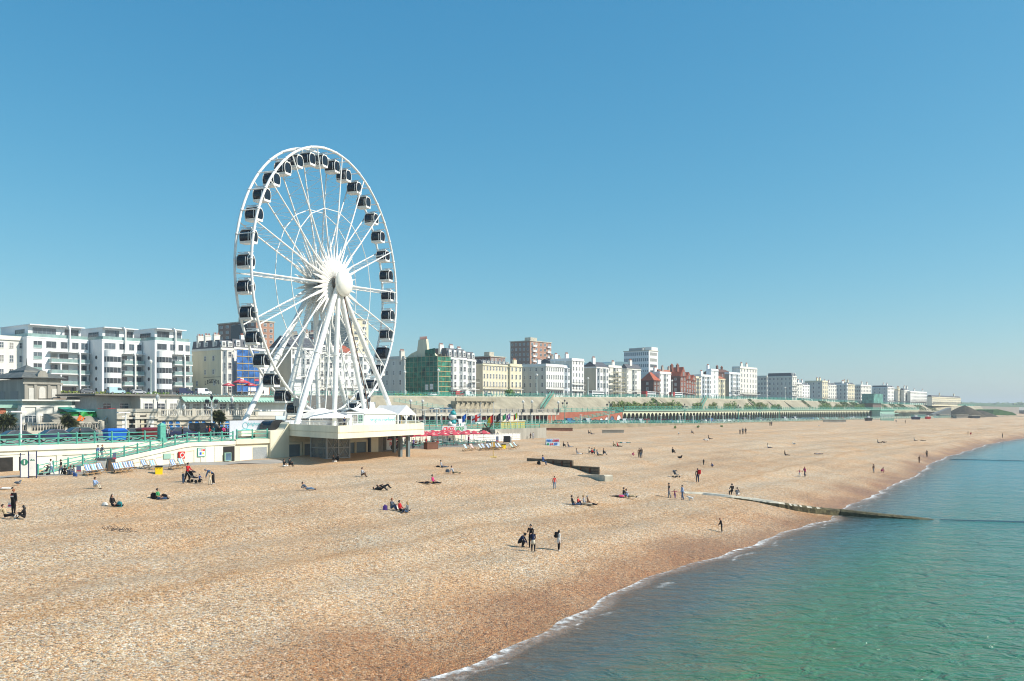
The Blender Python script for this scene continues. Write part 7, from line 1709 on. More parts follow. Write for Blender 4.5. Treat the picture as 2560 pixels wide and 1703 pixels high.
for i in range(26):   # distant trees on the hill line
    rnd = random.Random(100+i); Y = 2500+rnd.uniform(-250, 350); px = 2385+i*7.4+rnd.uniform(-3, 3); z = z_at(1009+rnd.uniform(-2, 3), Y)-10; o = thing('distant_tree', f'{ORD[i]} distant tree on the hazy skyline hill, counted from the far terraces', 'tree', (kx(px)*Y, Y, z), 0, 'trees on the skyline hill'); b = MB(); clump(b, (0, 0, 7), rnd.uniform(7, 13), 6, rnd.uniform(4, 7), 70, 2.2, rnd, .2); b.build('crown', leaf, o); MB().tube((0, 0, -6), (0, 0, 6), .6, .4, 5).build('trunk', bark, o)
# ---------------------------------------------------------------- people
def cloth(name, c): return mat('cloth_'+name, c, .85, .14, 6, spec=.2)
CL = dict(black=(.014, .014, .017), navy=(.018, .028, .075), blue=(.035, .085, .25), ltblue=(.28, .40, .62), denim=(.05, .095, .18), paledenim=(.16, .25, .36), red=(.50, .02, .025), coral=(.72, .07, .06), pink=(.62, .06, .20), magenta=(.36, .02, .12),
          green=(.05, .27, .11), grey=(.20, .21, .23), ltgrey=(.42, .42, .44), white=(.78, .77, .74), beige=(.46, .36, .22), cream=(.62, .56, .44), brown=(.14, .075, .04), teal=(.03, .20, .22), stripes=(.22, .22, .22), slate=(.07, .10, .14), olive=(.10, .10, .05), yellow=(.7, .5, .05), purple=(.10, .05, .25))
CM = {k: cloth(k, v) for k, v in CL.items()}
skins = [mat('skin', (.52, .30, .21), .6, .08, 5), mat('skin_tan', (.36, .19, .12), .6, .08, 5)]
HM = dict(brown=mat('hair_brown', (.05, .028, .015), .6, .25, 12), dark=mat('hair_dark', (.014, .011, .009), .5, .2, 12), blond=mat('hair_blond', (.42, .27, .11), .6, .2, 12), ginger=mat('hair_ginger', (.28, .09, .03), .6, .2, 12), grey=mat('hair_grey', (.35, .34, .32), .6, .2, 12))
shoe_m = dict(black=CM['black'], white=CM['white'], brown=CM['brown'])
V = lambda *a: Vector(a)
POSES = {
 'stand': dict(t=(.02, 0, 1), th=[(.03, .06, -1), (-.02, -.06, -1)], sh=[(0, .0, -1), (-.06, 0, -1)], ua=[(.03, .22, -1), (-.03, -.22, -1)], fa=[(.22, .05, -1), (.15, -.05, -1)]),
 'stand_bent_arms': dict(t=(.04, 0, 1), th=[(.05, .07, -1), (-.04, -.06, -1)], sh=[(-.02, 0, -1), (-.08, 0, -1)], ua=[(.15, .2, -1), (.1, -.2, -1)], fa=[(.9, -.35, -.15), (.9, .35, .1)]),
 'walk': dict(t=(.07, 0, 1), th=[(.42, .04, -1), (-.30, -.04, -1)], sh=[(.05, 0, -1), (-.55, 0, -1)], ua=[(-.3, .15, -1), (.35, -.15, -1)], fa=[(.05, .05, -1), (.65, -.05, -1)]),
 'push': dict(t=(.14, 0, 1), th=[(.32, .04, -1), (-.22, -.04, -1)], sh=[(.0, 0, -1), (-.4, 0, -1)], ua=[(.45, .15, -1), (.45, -.15, -1)], fa=[(.9, -.05, -.3), (.9, .05, -.3)]),
 'look_down': dict(t=(.22, 0, 1), th=[(.05, .06, -1), (-.1, -.06, -1)], sh=[(-.05, 0, -1), (-.2, 0, -1)], ua=[(.3, .15, -1), (.25, -.15, -1)], fa=[(.6, -.2, -.7), (.6, .2, -.7)], h=(.55, 0, .8)),
 'hold_hand': dict(t=(.06, .05, 1), th=[(.25, .05, -1), (-.18, -.05, -1)], sh=[(-.05, 0, -1), (-.35, 0, -1)], ua=[(.0, .65, -1), (.05, -.25, -1)], fa=[(.1, .55, -1), (.2, -.1, -1)]),
 'arms_out': dict(t=(.04, 0, 1), th=[(.2, .08, -1), (-.12, -.08, -1)], sh=[(0, 0, -1), (-.2, 0, -1)], ua=[(.05, .9, -.5), (.05, -.9, -.5)], fa=[(.15, .9, .0), (.15, -.9, .1)]),
 'sit_out': dict(t=(-.16, 0, 1), th=[(1, .10, .16), (1, -.10, .05)], sh=[(1, .05, -.26), (1, -.02, -.10)], ua=[(.25, .22, -1), (.1, -.25, -1)], fa=[(.8, -.25, -.3), (.9, .2, -.3)]),
 'sit_knees': dict(t=(.10, 0, 1), th=[(.80, .13, .62), (.82, -.13, .56)], sh=[(.42, -.02, -.92), (.5, .02, -.88)], ua=[(.55, .18, -.75), (.5, -.18, -.8)], fa=[(.9, -.3, .1), (.9, .3, .15)]),
 'sit_lean': dict(t=(-.42, 0, .9), th=[(1, .10, .25), (1, -.10, .12)], sh=[(.95, .05, -.40), (1, -.02, -.2)], ua=[(-.25, .25, -1), (-.3, -.25, -1)], fa=[(-.1, .1, -1), (.0, -.1, -1)]),
 'sit_cross': dict(t=(.06, 0, 1), th=[(.75, .62, .12), (.75, -.62, .10)], sh=[(-.1, -1, -.12), (.1, 1, -.12)], ua=[(.35, .2, -1), (.3, -.2, -1)], fa=[(.85, -.35, -.15), (.85, .35, .0)]),
 'sit_side': dict(t=(.0, .08, 1), th=[(.8, .35, .10), (.75, .1, .06)], sh=[(-.5, .8, -.05), (-.35, .9, -.05)], ua=[(.2, .3, -1), (.25, -.2, -1)], fa=[(.5, .1, -.7), (.8, .3, -.1)]),
 'sit_bench': dict(t=(.02, 0, 1), th=[(1, .10, -.12), (1, -.10, -.05)], sh=[(.05, 0, -1), (.12, 0, -1)], ua=[(.3, .18, -1), (.3, -.18, -1)], fa=[(.9, -.2, .0), (.9, .2, .05)]),
 'recline': dict(t=(-.75, 0, .66), th=[(1, .09, .22), (1, -.09, .10)], sh=[(.9, .05, -.42), (1, 0, -.16)], ua=[(-.45, .3, -.9), (-.4, -.3, -.9)], fa=[(.75, -.1, -.35), (.7, .2, .0)]),
 'lie_knees': dict(t=(-1, 0, .10), th=[(.72, .10, .68), (.8, -.10, .55)], sh=[(.62, 0, -.78), (.7, 0, -.7)], ua=[(.4, .5, -.05), (.5, -.4, .3)], fa=[(.7, -.3, .25), (.6, .5, .2)], h=(-.95, 0, .3)),
 'lie': dict(t=(-1, 0, .03), th=[(1, .08, .02), (1, -.08, .02)], sh=[(1, 0, -.03), (1, 0, -.03)], ua=[(.4, .6, -.0), (.6, -.4, .1)], fa=[(.8, -.1, .05), (.5, .5, .1)], h=(-.97, 0, .2)),
 'crouch': dict(t=(.62, 0, .8), th=[(.90, .22, .18), (.85, -.25, .30)], sh=[(-.30, 0, -.95), (-.25, 0, -.97)], ua=[(.55, .15, -.85), (.45, -.15, -.9)], fa=[(.45, 0, -.9), (.6, .2, -.6)], h=(.75, 0, .6)),
 'bend': dict(t=(.85, 0, .55), th=[(.1, .07, -1), (-.05, -.07, -1)], sh=[(-.1, 0, -1), (-.15, 0, -1)], ua=[(.35, .1, -1), (.4, -.1, -1)], fa=[(.3, 0, -1), (.35, 0, -1)], h=(.9, 0, .2)),
}
def skeleton(pose, lean=0, fingers=False, wide=1.0, skirt=False):
    p = POSES[pose]; n = lambda v: Vector(v).normalized()
    t = n(p['t']); pel = V(0, 0, .52); vs = []; es = []; rs = []; reg = []
    def add(co, r, par=None, g=1):
        vs.append(Vector(co)); rs.append(r); 
        if par is not None: es.append((par, len(vs)-1)); reg.append(g)
        return len(vs)-1
    Wd = wide
    i0 = add(pel, .078*Wd); i1 = add(pel+t*.10, .070*Wd, i0, 1); i2 = add(pel+t*.21, .084*Wd, i1, 1); i3 = add(pel+t*.285, .060, i2, 1); i4 = add(pel+t*.325, .030, i3, 0)
    h = n(p.get('h', (t.x*.45+.05, t.y*.4, 1)))
    hb = pel+t*.325+h*.045; i5 = add(hb, .046, i4, 0); i6 = add(hb+h*.045, .057, i5, 0); i7 = add(hb+h*.088, .045, i6, 0)
    f = (V(1, 0, 0)-h*h.x); f = f.normalized() if f.length > .2 else V(0, 0, 1)
    add(hb+h*.032+f*.062, .010, i6, 0)       # nose
    for k, sg in ((0, 1), (1, -1)):
        sh = add(pel+t*.285+V(0, sg*.10, 0), .040, i3, 1)
        u = n(p['ua'][k]); el = add(vs[sh]+u*.165, .030, sh, 1); fa = n(p['fa'][k]); wr_ = add(vs[el]+fa*.14, .021, el, 4)
        hd = add(vs[wr_]+fa*.040, .022, wr_, 0)
        if fingers:
            side = fa.cross(V(0, 0, 1)); side = side.normalized() if side.length > .1 else V(0, 1, 0); pal = fa.cross(side).normalized()
            for q, L in enumerate((.036, .042, .040, .032)):
                a = add(vs[hd]+fa*.022+side*(q-1.5)*.0105, .0062, hd, 0); b_ = add(vs[a]+fa*L*.55+pal*.006, .0056, a, 0); add(vs[b_]+fa*L*.35+pal*.014, .0048, b_, 0)
            a = add(vs[hd]-fa*.010+side*.026, .0070, hd, 0); add(vs[a]+fa*.022+side*.012, .0058, a, 0)
        else: add(vs[hd]+fa*.04, .016, hd, 0)
        hp = add(pel+V(0, sg*.050, -.015), .066*Wd, i0, 2); th = n(p['th'][k]); kn = add(vs[hp]+th*.24, .045, hp, 2); sn = n(p['sh'][k]); ca = add(vs[kn]+sn*.09, .042, kn, 2); an = add(vs[kn]+sn*.225, .028, ca, 2)
        fd = (V(1, 0, 0) if abs(sn.z) > .6 else V(.35, 0, .9)).normalized(); hl = add(vs[an]+sn*.022-fd*.012, .026, an, 3); add(vs[hl]+fd*.095, .022, hl, 3)
    lo = min(v.z-r*.8 for v, r in zip(vs, rs))
    for v in vs: v.z -= lo
    return vs, es, rs, reg, h, f, (i5, i6, i7), t
PEOPLE = []
def person(label, loc, H, pose, head, top, bot, hair='brown', shoes='black', long=False, fingers=False, sleeves=True, wide=1.0, skin=0, hat=None, group=None, hood=None, skirt=None, print_=False):
    PEOPLE.append(dict(label=label, loc=Vector(loc), H=H, pose=pose, head=head, top=top, bot=bot, hair=hair, shoes=shoes, long=long, fingers=fingers, sleeves=sleeves, wide=wide, skin=skin, hat=hat, group=group, skirt=skirt, print_=print_))
def on_beach(label, px, py, pose, head, top, bot, h=None, H=None, **k):
    p = ground_at(px, py); hh = H or (min(1.88, max(.8, h*p.y/F*1.03)) if h else 1.70)
    person(label, p, hh, pose, head, top, bot, fingers=p.y < 76, **k)
B_ = on_beach
# foreground left
B_('person in a printed black hoodie and leggings, standing with a carrier bag', 34, 1284, 'stand', 75, 'black', 'black', h=60, hair='ginger', wide=1.12, print_=True, shoes='black')
B_('person in a beige jacket leaning back on the shingle, dark jeans stretched to the right', 15, 1297, 'sit_lean', -12, 'beige', 'black', hair='brown', shoes='white')
B_('person with long dark hair in a black jacket sitting by the one in beige', 62, 1299, 'sit_knees', 200, 'black', 'black', hair='dark', long=True, shoes='white')
B_('person lying at the very left edge of the beach, dark hair and bare arms', 4, 1224, 'lie', 10, 'brown', 'white', hair='dark')
B_('person in a light blue shirt and cream trousers sitting with knees up', 236, 1222, 'sit_knees', -8, 'ltblue', 'cream', hair='brown', shoes='black')
B_('person with brown hair in a black jacket sitting with a teal bag by the knees', 282, 1266, 'sit_out', -18, 'black', 'black', hair='brown', long=True)
B_('person in a green top sitting with one leg stretched out, rucksack behind', 396, 1249, 'sit_out', -5, 'green', 'denim', hair='dark', sleeves=False, skin=1)
B_('adult in a red jacket bending to a double pushchair', 468, 1206, 'push', -15, 'red', 'black', h=49, hair='dark')
B_('small child in dark clothes standing left of the adult in red', 458, 1209, 'stand', 60, 'slate', 'denim', h=29, hair='blond')
B_('toddler in a blue top riding in the pushchair', 499, 1206, 'sit_bench', -30, 'blue', 'black', H=1.0, hair='dark')
B_('adult in a denim blue jacket stooping with a dark shoulder bag', 533, 1211, 'bend', 190, 'denim', 'black', h=52, hair='grey', shoes='white')
B_('child in a pale top and trousers before the stooping adult', 525, 1213, 'arms_out', 0, 'beige', 'cream', h=34, hair='blond')
# walkers at the foot of the ramp
B_('person in a white T-shirt and pale jeans pushing a pushchair to the left', 129, 1188, 'push', 185, 'white', 'paledenim', h=40, hair='brown', sleeves=False)
B_('person in a dark top and jeans walking behind the one with the pushchair', 153, 1188, 'walk', 188, 'black', 'denim', h=39, hair='brown', sleeves=False, shoes='brown')
B_('person in black crouched at the left of the group by the ramp foot', 163, 1188, 'sit_knees', 150, 'black', 'black', hair='dark')
B_('person with a red head scarf sitting in the group by the ramp foot', 171, 1190, 'sit_cross', 60, 'slate', 'black', hair='ginger')
B_('person in a grey top leaning over in the group by the ramp foot', 178, 1188, 'sit_knees', 200, 'grey', 'beige', hair='brown')
B_('person in dark grey sitting at the right of the group by the ramp foot', 186, 1188, 'sit_knees', 220, 'grey', 'blue', hair='brown')
for px, n, top, bot, lab, h_ in ((244, 99.4, 'ltblue', 'black', 'person in a light blue jacket climbing the ramp', 'brown'), (255, 99.0, 'stripes', 'grey', 'person in a black and white striped top climbing the ramp', 'ginger')):
    s = s_at(px, n); person(lab, P(s, n, zr_(s)-.05), 1.72, 'walk', 52, top, bot, hair=h_)
# middle of the beach
B_('person in a black jacket and white trousers sitting before the grey garage doors', 710, 1167, 'sit_cross', -30, 'black', 'white', hair='brown')
B_('person in black beside the one in white trousers before the garage doors', 723, 1166, 'sit_knees', -20, 'black', 'black', hair='dark')
B_('person in black with pale trousers kneeling by the mesh lift cage', 833, 1156, 'sit_side', -10, 'black', 'white', hair='ginger')
B_('person in black facing another by the mesh lift cage', 846, 1154, 'sit_knees', 180, 'black', 'black', hair='dark')
B_('person in a grey hoodie sitting alone below the deck', 904, 1192, 'sit_knees', -10, 'ltgrey', 'brown', hair='brown')
B_('person in a blue grey sweater and jeans reclining alone on the middle of the beach', 768, 1226, 'recline', -14, 'slate', 'paledenim', hair='dark', shoes='brown')
B_('person in black lying flat with knees raised, nearer of a pair', 952, 1226, 'lie_knees', -8, 'black', 'black', hair='brown')
B_('person in black lying flat with knees raised, farther of a pair', 961, 1220, 'lie_knees', -8, 'black', 'black', hair='dark')
B_('person with curly hair in a dark vest and jeans, left of the one in red', 978, 1275, 'sit_knees', -20, 'slate', 'denim', hair='ginger')
B_('person in a red jacket sitting between two friends', 1001, 1278, 'sit_out', -20, 'red', 'black', hair='dark')
B_('person with blond hair and a grey top, right of the one in red', 1019, 1282, 'sit_side', 170, 'grey', 'denim', hair='blond', long=True)
B_('person in a pink top sitting in black trousers with one leg out', 1083, 1209, 'sit_out', -20, 'pink', 'black', hair='dark')
B_('person with a pale shirt lying beside the one in the pink top', 1062, 1209, 'lie', 170, 'black', 'black', hair='blond')
B_('person in grey sitting legs out, upper of two sunbathers below the picnic tables', 1104, 1169, 'sit_out', -8, 'ltgrey', 'slate', hair='brown')
B_('person in a pale vest and bare legs, lower of two sunbathers below the picnic tables', 1134, 1186, 'sit_lean', -25, 'ltgrey', 'beige', hair='dark', sleeves=False)
B_('child in a bright red coat and jeans standing alone', 1386, 1222, 'stand', 100, 'coral', 'paledenim', h=31, hair='brown')
B_('person in a blue jacket sitting on the low end of the timber groyne', 1357, 1163, 'sit_bench', -20, 'blue', 'denim', hair='dark')
B_('person in black at the left of a group of four with red', 1432, 1263, 'sit_out', -15, 'black', 'denim', hair='dark')
B_('child in a red top in a group of four', 1444, 1261, 'sit_knees', -20, 'coral', 'navy', H=1.25, hair='brown')
B_('person in a pale grey top in a group of four', 1461, 1262, 'sit_out', -10, 'ltgrey', 'cream', hair='blond')
B_('person with a brown top at the right of a group of four', 1471, 1263, 'sit_out', -15, 'brown', 'black', hair='grey')
B_('person in black, left of a pair right of the price board', 1408, 1118, 'sit_knees', -10, 'black', 'black', hair='dark')
B_('person in black with pale trousers, right of a pair by the price board', 1421, 1118, 'sit_out', -10, 'navy', 'ltgrey', hair='brown')
B_('person in a grey top with pale trousers sitting apart, above the timber groyne', 1443, 1136, 'sit_out', -15, 'grey', 'white', hair='brown')
B_('person in cream at the left of a group of five above the timber groyne', 1472, 1134, 'sit_knees', -20, 'cream', 'navy', hair='brown')
B_('person in red in a group of five above the timber groyne', 1479, 1136, 'sit_knees', -15, 'red', 'black', hair='dark')
B_('person in pale teal in a group of five above the timber groyne', 1487, 1134, 'sit_knees', 200, 'teal', 'denim', hair='blond')
B_('person in dark grey in a group of five above the timber groyne', 1494, 1139, 'sit_out', -20, 'slate', 'olive', hair='brown')
B_('person in black at the right of a group of five above the timber groyne', 1508, 1137, 'sit_knees', -10, 'black', 'slate', hair='dark')
B_('person in dark clothes standing before the slatted wall on the far shingle', 1471, 1085, 'sit_knees', 0, 'black', 'black', hair='dark')
B_('person in dark clothes reclining before the slatted wall on the far shingle', 1478, 1086, 'sit_out', 0, 'black', 'navy', hair='dark')
B_('person in cream sitting on the far shingle beside one in red', 1533, 1117, 'sit_knees', -10, 'beige', 'olive', hair='grey')
B_('person in a dark red jacket on the far shingle beside one in cream', 1544, 1117, 'sit_out', -15, 'red', 'black', hair='brown')
B_('person in green and white lying behind the pair in cream and red', 1556, 1108, 'lie', -5, 'teal', 'white', hair='brown')
B_('person in pale clothes lying farthest right behind the pair in cream and red', 1566, 1108, 'lie', -5, 'ltgrey', 'teal', hair='dark')
B_('person in dark clothes walking by the beige block wall', 1326, 1098, 'walk', 30, 'brown', 'black', h=16, hair='dark'); B_('person in pale grey standing by the beige block wall', 1333, 1098, 'stand', -60, 'ltgrey', 'ltgrey', h=17, hair='brown')
# right middle
B_('person in a navy jacket crouching and reaching to the stones', 1297, 1368, 'crouch', -12, 'navy', 'black', H=1.72, hair='dark')
B_('tall person in black standing behind the one with a cream waist tie', 1327, 1369, 'stand_bent_arms', 250, 'black', 'black', h=57, hair='dark')
B_('person in a navy top with a cream jacket tied at the waist', 1333, 1379, 'look_down', 100, 'navy', 'black', h=50, hair='brown', long=True, skirt='cream')
B_('person in a long white coat and black leggings carrying a rucksack', 1397, 1377, 'stand', 20, 'white', 'black', h=51, hair='dark', long=True, shoes='white', skirt='white')
B_('person lying in pink left of two sunbathers', 1546, 1243, 'lie', 175, 'pink', 'black', hair='dark')
B_('person in black sitting with bare legs between two sunbathers', 1558, 1243, 'sit_knees', -20, 'black', 'ltblue', hair='brown')
B_('person in a pale vest sunbathing with bare legs to the right', 1572, 1246, 'sit_lean', -25, 'ltgrey', 'beige', hair='brown', sleeves=False)
B_('person in a black T-shirt and pale trousers holding a child\'s hand and a jacket', 1673, 1245, 'hold_hand', 175, 'black', 'grey', h=37, hair='dark', sleeves=False)
B_('small child in a magenta coat between two adults', 1687, 1246, 'arms_out', 255, 'magenta', 'purple', h=22, hair='brown')
B_('person in a pale blue top and jeans leading a child, small white dog behind', 1706, 1250, 'hold_hand', 190, 'ltblue', 'denim', h=37, hair='brown')
B_('person in black with a red rucksack standing above the concrete groyne', 1744, 1206, 'stand', 80, 'black', 'navy', h=34, hair='dark')
B_('person with red hair in black looking down at the water\'s edge', 1804, 1331, 'look_down', 180, 'black', 'black', h=35, hair='ginger', shoes='white')
B_('person in black sitting on the pale concrete groyne', 1830, 1239, 'sit_bench', 100, 'black', 'black', hair='dark'); B_('person in grey sitting beside the one in black on the concrete groyne', 1843, 1241, 'sit_knees', 70, 'grey', 'white', hair='brown')
B_('small child in pink crouching near a standing pair', 1580, 1140, 'crouch', 0, 'pink', 'pink', H=1.1, hair='dark')
B_('person in black standing on the far shingle, nearer of a pair', 1603, 1145, 'stand', 100, 'black', 'slate', h=25, hair='dark'); B_('person in black with a yellow bag standing close behind another', 1598, 1144, 'stand', 80, 'brown', 'black', h=23, hair='dark')
B_('person in black hunched like a tent on the shingle, alone', 1681, 1133, 'sit_knees', 30, 'black', 'black', hair='dark', wide=1.3); B_('small child in dark clothes standing alone', 1759, 1163, 'stand', 45, 'black', 'black', h=15, hair='dark'); B_('small child in blue squatting on the stones alone', 1783, 1168, 'crouch', 200, 'blue', 'navy', H=1.05, hair='brown')
B_('person in grey bending over something orange on the far shingle', 1729, 1084, 'sit_knees', 0, 'slate', 'black', hair='dark'); B_('person in black sitting legs out by white gulls', 1772, 1098, 'sit_out', -10, 'black', 'black', hair='dark')
for px, top, lab, h in ((1850, 'black', 'person in black at the left of a far standing trio', 13), (1857, 'slate', 'person in dark grey in the middle of a far standing trio', 16), (1864, 'black', 'person in black at the right of a far standing trio', 16)): B_(lab, px, 1086, 'stand', 90, top, 'black', h=h, hair='dark')
B_('person in white sitting alone on the wide far shingle', 1920, 1120, 'sit_out', -10, 'white', 'navy', hair='brown'); B_('person in black sitting legs stretched both ways on the far shingle', 1963, 1139, 'sit_out', -10, 'black', 'black', hair='dark'); B_('person in navy and white lying flat alone on the far shingle', 2046, 1136, 'lie', 0, 'ltgrey', 'navy', hair='dark')
B_('small child in a pink coat and white hat beside an adult in magenta', 1999, 1191, 'arms_out', 270, 'magenta', 'white', h=17, hair='blond'); B_('person in a magenta top with an orange bag beside a small child', 2012, 1192, 'walk', 200, 'magenta', 'navy', h=25, hair='ginger', long=True)
B_('person in a brown jacket standing near the water beside one crouching', 2184, 1182, 'stand', 120, 'brown', 'grey', h=21, hair='dark'); B_('person in magenta crouching near the water', 2203, 1182, 'crouch', -60, 'magenta', 'magenta', hair='dark', H=1.5)
B_('person in brown standing at the water\'s edge, left of one in black', 2298, 1157, 'stand', 20, 'brown', 'brown', h=17, hair='dark'); B_('person in black standing at the water\'s edge beyond one in brown', 2317, 1143, 'stand', 60, 'black', 'black', h=17, hair='dark')
B_('person in dark grey reclining on the far beach, left of a pair', 2195, 1108, 'sit_out', -10, 'slate', 'black', hair='dark'); B_('person in black reclining on the far beach, right of a pair', 2209, 1107, 'lie_knees', 180, 'black', 'black', hair='dark')
B_('person in pale clothes sitting far off near the water', 2286, 1102, 'sit_out', 0, 'ltgrey', 'black', hair='dark'); B_('person lying far off near the water', 2307, 1102, 'lie', 0, 'black', 'black', hair='dark')
B_('person in brown standing far off beside one in red', 2420, 1087, 'stand', 0, 'brown', 'brown', h=9, hair='dark'); B_('person in red bending far off on the shore', 2425, 1087, 'crouch', 0, 'red', 'red', hair='dark'); B_('person in black standing alone at the far shoreline', 2506, 1095, 'stand', 0, 'black', 'black', h=11, hair='dark')
B_('person in dark blue bent on the far beach near the green pavilion', 2242, 1057, 'bend', 180, 'slate', 'slate', hair='dark'); B_('person in black standing on the far beach near the green pavilion', 2263, 1059, 'stand', 0, 'black', 'black', h=9, hair='dark')
B_('person in black at the left of a pair by the far weed tufts', 1925, 1065, 'stand', 90, 'black', 'black', h=11, hair='dark'); B_('person in black at the right of a pair by the far weed tufts', 1929, 1065, 'stand', 90, 'navy', 'black', h=11, hair='dark')
# promenade crowd
def on_prom(label, px, n, top, bot, pose='stand', head=-60, z=None, H=1.72, **k): s = s_at(px, n); person(label, P(s, n, zprom(s)+.02 if z is None else z), H, pose, head, top, bot, **k)
on_prom('person in dark clothes walking past the dark green estate car', 199, 109, 'black', 'black', 'walk', 10); on_prom('person in a grey coat on the promenade left of the blue bin', 241, 108, 'grey', 'slate', 'stand', -60, hair='grey')
for i, (px, n, top, bot, lab) in enumerate(((412, 105.5, 'black', 'black', 'person in black leaning by the thick turquoise gate post'), (418, 106.5, 'ltgrey', 'slate', 'person in pale grey beside the thick turquoise gate post'), (423, 107.5, 'slate', 'black', 'person in slate grey behind a pale grey friend near the gate post'), (456, 107.5, 'black', 'black', 'person in black alone before the blue arched pictures'), (374, 115, 'brown', 'slate', 'person in brown behind the dark red bin'), (288, 110, 'red', 'black', 'person behind the big blue bin'),
        (517, 108, 'navy', 'black', 'person in navy at the left of the crowd by the hoarding'), (524, 108, 'red', 'black', 'person in a red jacket in the crowd by the hoarding'), (534, 109, 'teal', 'grey', 'person in teal in the crowd by the hoarding'), (548, 108, 'black', 'slate', 'person in black near the palm by the hoarding'), (559, 107, 'pink', 'black', 'person in bright pink in the crowd by the hoarding'), (566, 108, 'navy', 'black', 'person in navy at the right of the crowd by the hoarding'), (572, 107, 'blue', 'navy', 'person in blue nearest the lilac hoarding'))):
    on_prom(lab, px, n, top, bot, 'stand' if i % 2 else 'stand_bent_arms', -90+i*40, hair=['dark', 'brown', 'blond', 'ginger'][i % 4])
on_prom('person in navy standing on the wheel platform by the ticket hut', 861, 99, 'navy', 'black', z=8.6)
cz = 5.02
for i, (px, n, top, bot, pose, lab) in enumerate(((987, 101.5, 'brown', 'brown', 'stand', 'person with a bicycle in the shade of the deck'), (995, 101.2, 'black', 'black', 'stand', 'person in black standing in the shade of the deck'), (1005, 108, 'ltblue', 'denim', 'stand', 'person in pale blue by the food kiosk'), (1014, 110, 'white', 'denim', 'walk', 'person in white walking between picnic tables'), (1033, 102, 'purple', 'navy', 'stand', 'person in purple at the corner of the picnic tables'),
        (1040, 104, 'brown', 'black', 'sit_bench', 'person in brown seated near the purple one'), (1087, 103, 'ltgrey', 'denim', 'sit_bench', 'person in pale grey seated at a front picnic table'), (1094, 102.4, 'red', 'black', 'sit_bench', 'person in red seated at the front edge of the picnic tables'), (1082, 105, 'black', 'black', 'sit_bench', 'person in black seated at a front picnic table'), (1110, 108, 'white', 'navy', 'sit_bench', 'person in white seated under the red parasols'),
        (1124, 110, 'navy', 'black', 'sit_bench', 'person in navy seated under the red parasols'), (1065, 110, 'red', 'black', 'sit_bench', 'person in red seated under the left parasols'), (1050, 108, 'beige', 'brown', 'sit_bench', 'person in beige seated under the left parasols'), (1172, 106, 'magenta', 'navy', 'stand', 'person in magenta at the right end of the picnic tables'))):
    on_prom(lab, px, n, top, bot, pose, -120+i*53, z=cz+(.0 if pose != 'sit_bench' else .02), hair=['dark', 'brown', 'blond', 'ginger'][i % 4])
for i, (px, n, top, lab) in enumerate(((1190, 117.5, 'black', 'person in black golfing left of the windmill'), (1197, 117.5, 'brown', 'person in brown golfing left of the windmill'), (1226, 117.5, 'slate', 'person in slate grey right of the windmill'), (1236, 117.5, 'blue', 'person in blue right of the windmill'), (1244, 117.5, 'navy', 'person in dark blue at the right end of the golf course'))): on_prom(lab, px, n, top, 'black', z=5.0, head=i*70)
rnd = random.Random(21)
for i in range(14):
    px = 1470+i*34+rnd.uniform(-8, 8); on_prom(f'{ORD[i]} far stroller on the promenade before the arcade, counted from the brick ramp', px, 176+rnd.uniform(-3, 3), rnd.choice(['black', 'navy', 'red', 'white', 'ltgrey', 'blue']), rnd.choice(['black', 'denim']), rnd.choice(['stand', 'walk']), rnd.choice((52, 232)), group='strollers before the arcade')

# one skin mesh per figure, all evaluated together
tmp = []
for i, q in enumerate(PEOPLE):
    vs, es, rs, reg, h, f, hd, t = skeleton(q['pose'], fingers=q['fingers'], wide=q['wide']); q['sk'] = (vs, es, rs, reg, h, f, hd, t)
    me = bpy.data.meshes.new('tmp_body'); me.from_pydata([tuple(v) for v in vs], es, []); o = bpy.data.objects.new('tmp_body', me); COL.objects.link(o)
    sk = o.modifiers.new('skin', 'SKIN'); sk.branch_smoothing = .4; sk.use_smooth_shade = True
    sub = o.modifiers.new('sub', 'SUBSURF'); sub.levels = 1; sub.render_levels = 1
    for v_, r in zip(me.skin_vertices[0].data, rs): v_.radius = (r, r)
    me.skin_vertices[0].data[0].use_root = True
    tmp.append(o)
bpy.context.view_layer.update(); dg = bpy.context.evaluated_depsgraph_get()
def capsule_assign(co, vs, es, reg):
    A = np.array([vs[a] for a, b in es]); Bq = np.array([vs[b] for a, b in es]); d = Bq-A; L = (d*d).sum(1)+1e-9
    w = co[:, None, :]-A[None]; t = np.clip((w*d[None]).sum(2)/L[None], 0, 1); dist = np.linalg.norm(w-t[:, :, None]*d[None], axis=2)
    return np.array(reg)[dist.argmin(1)]
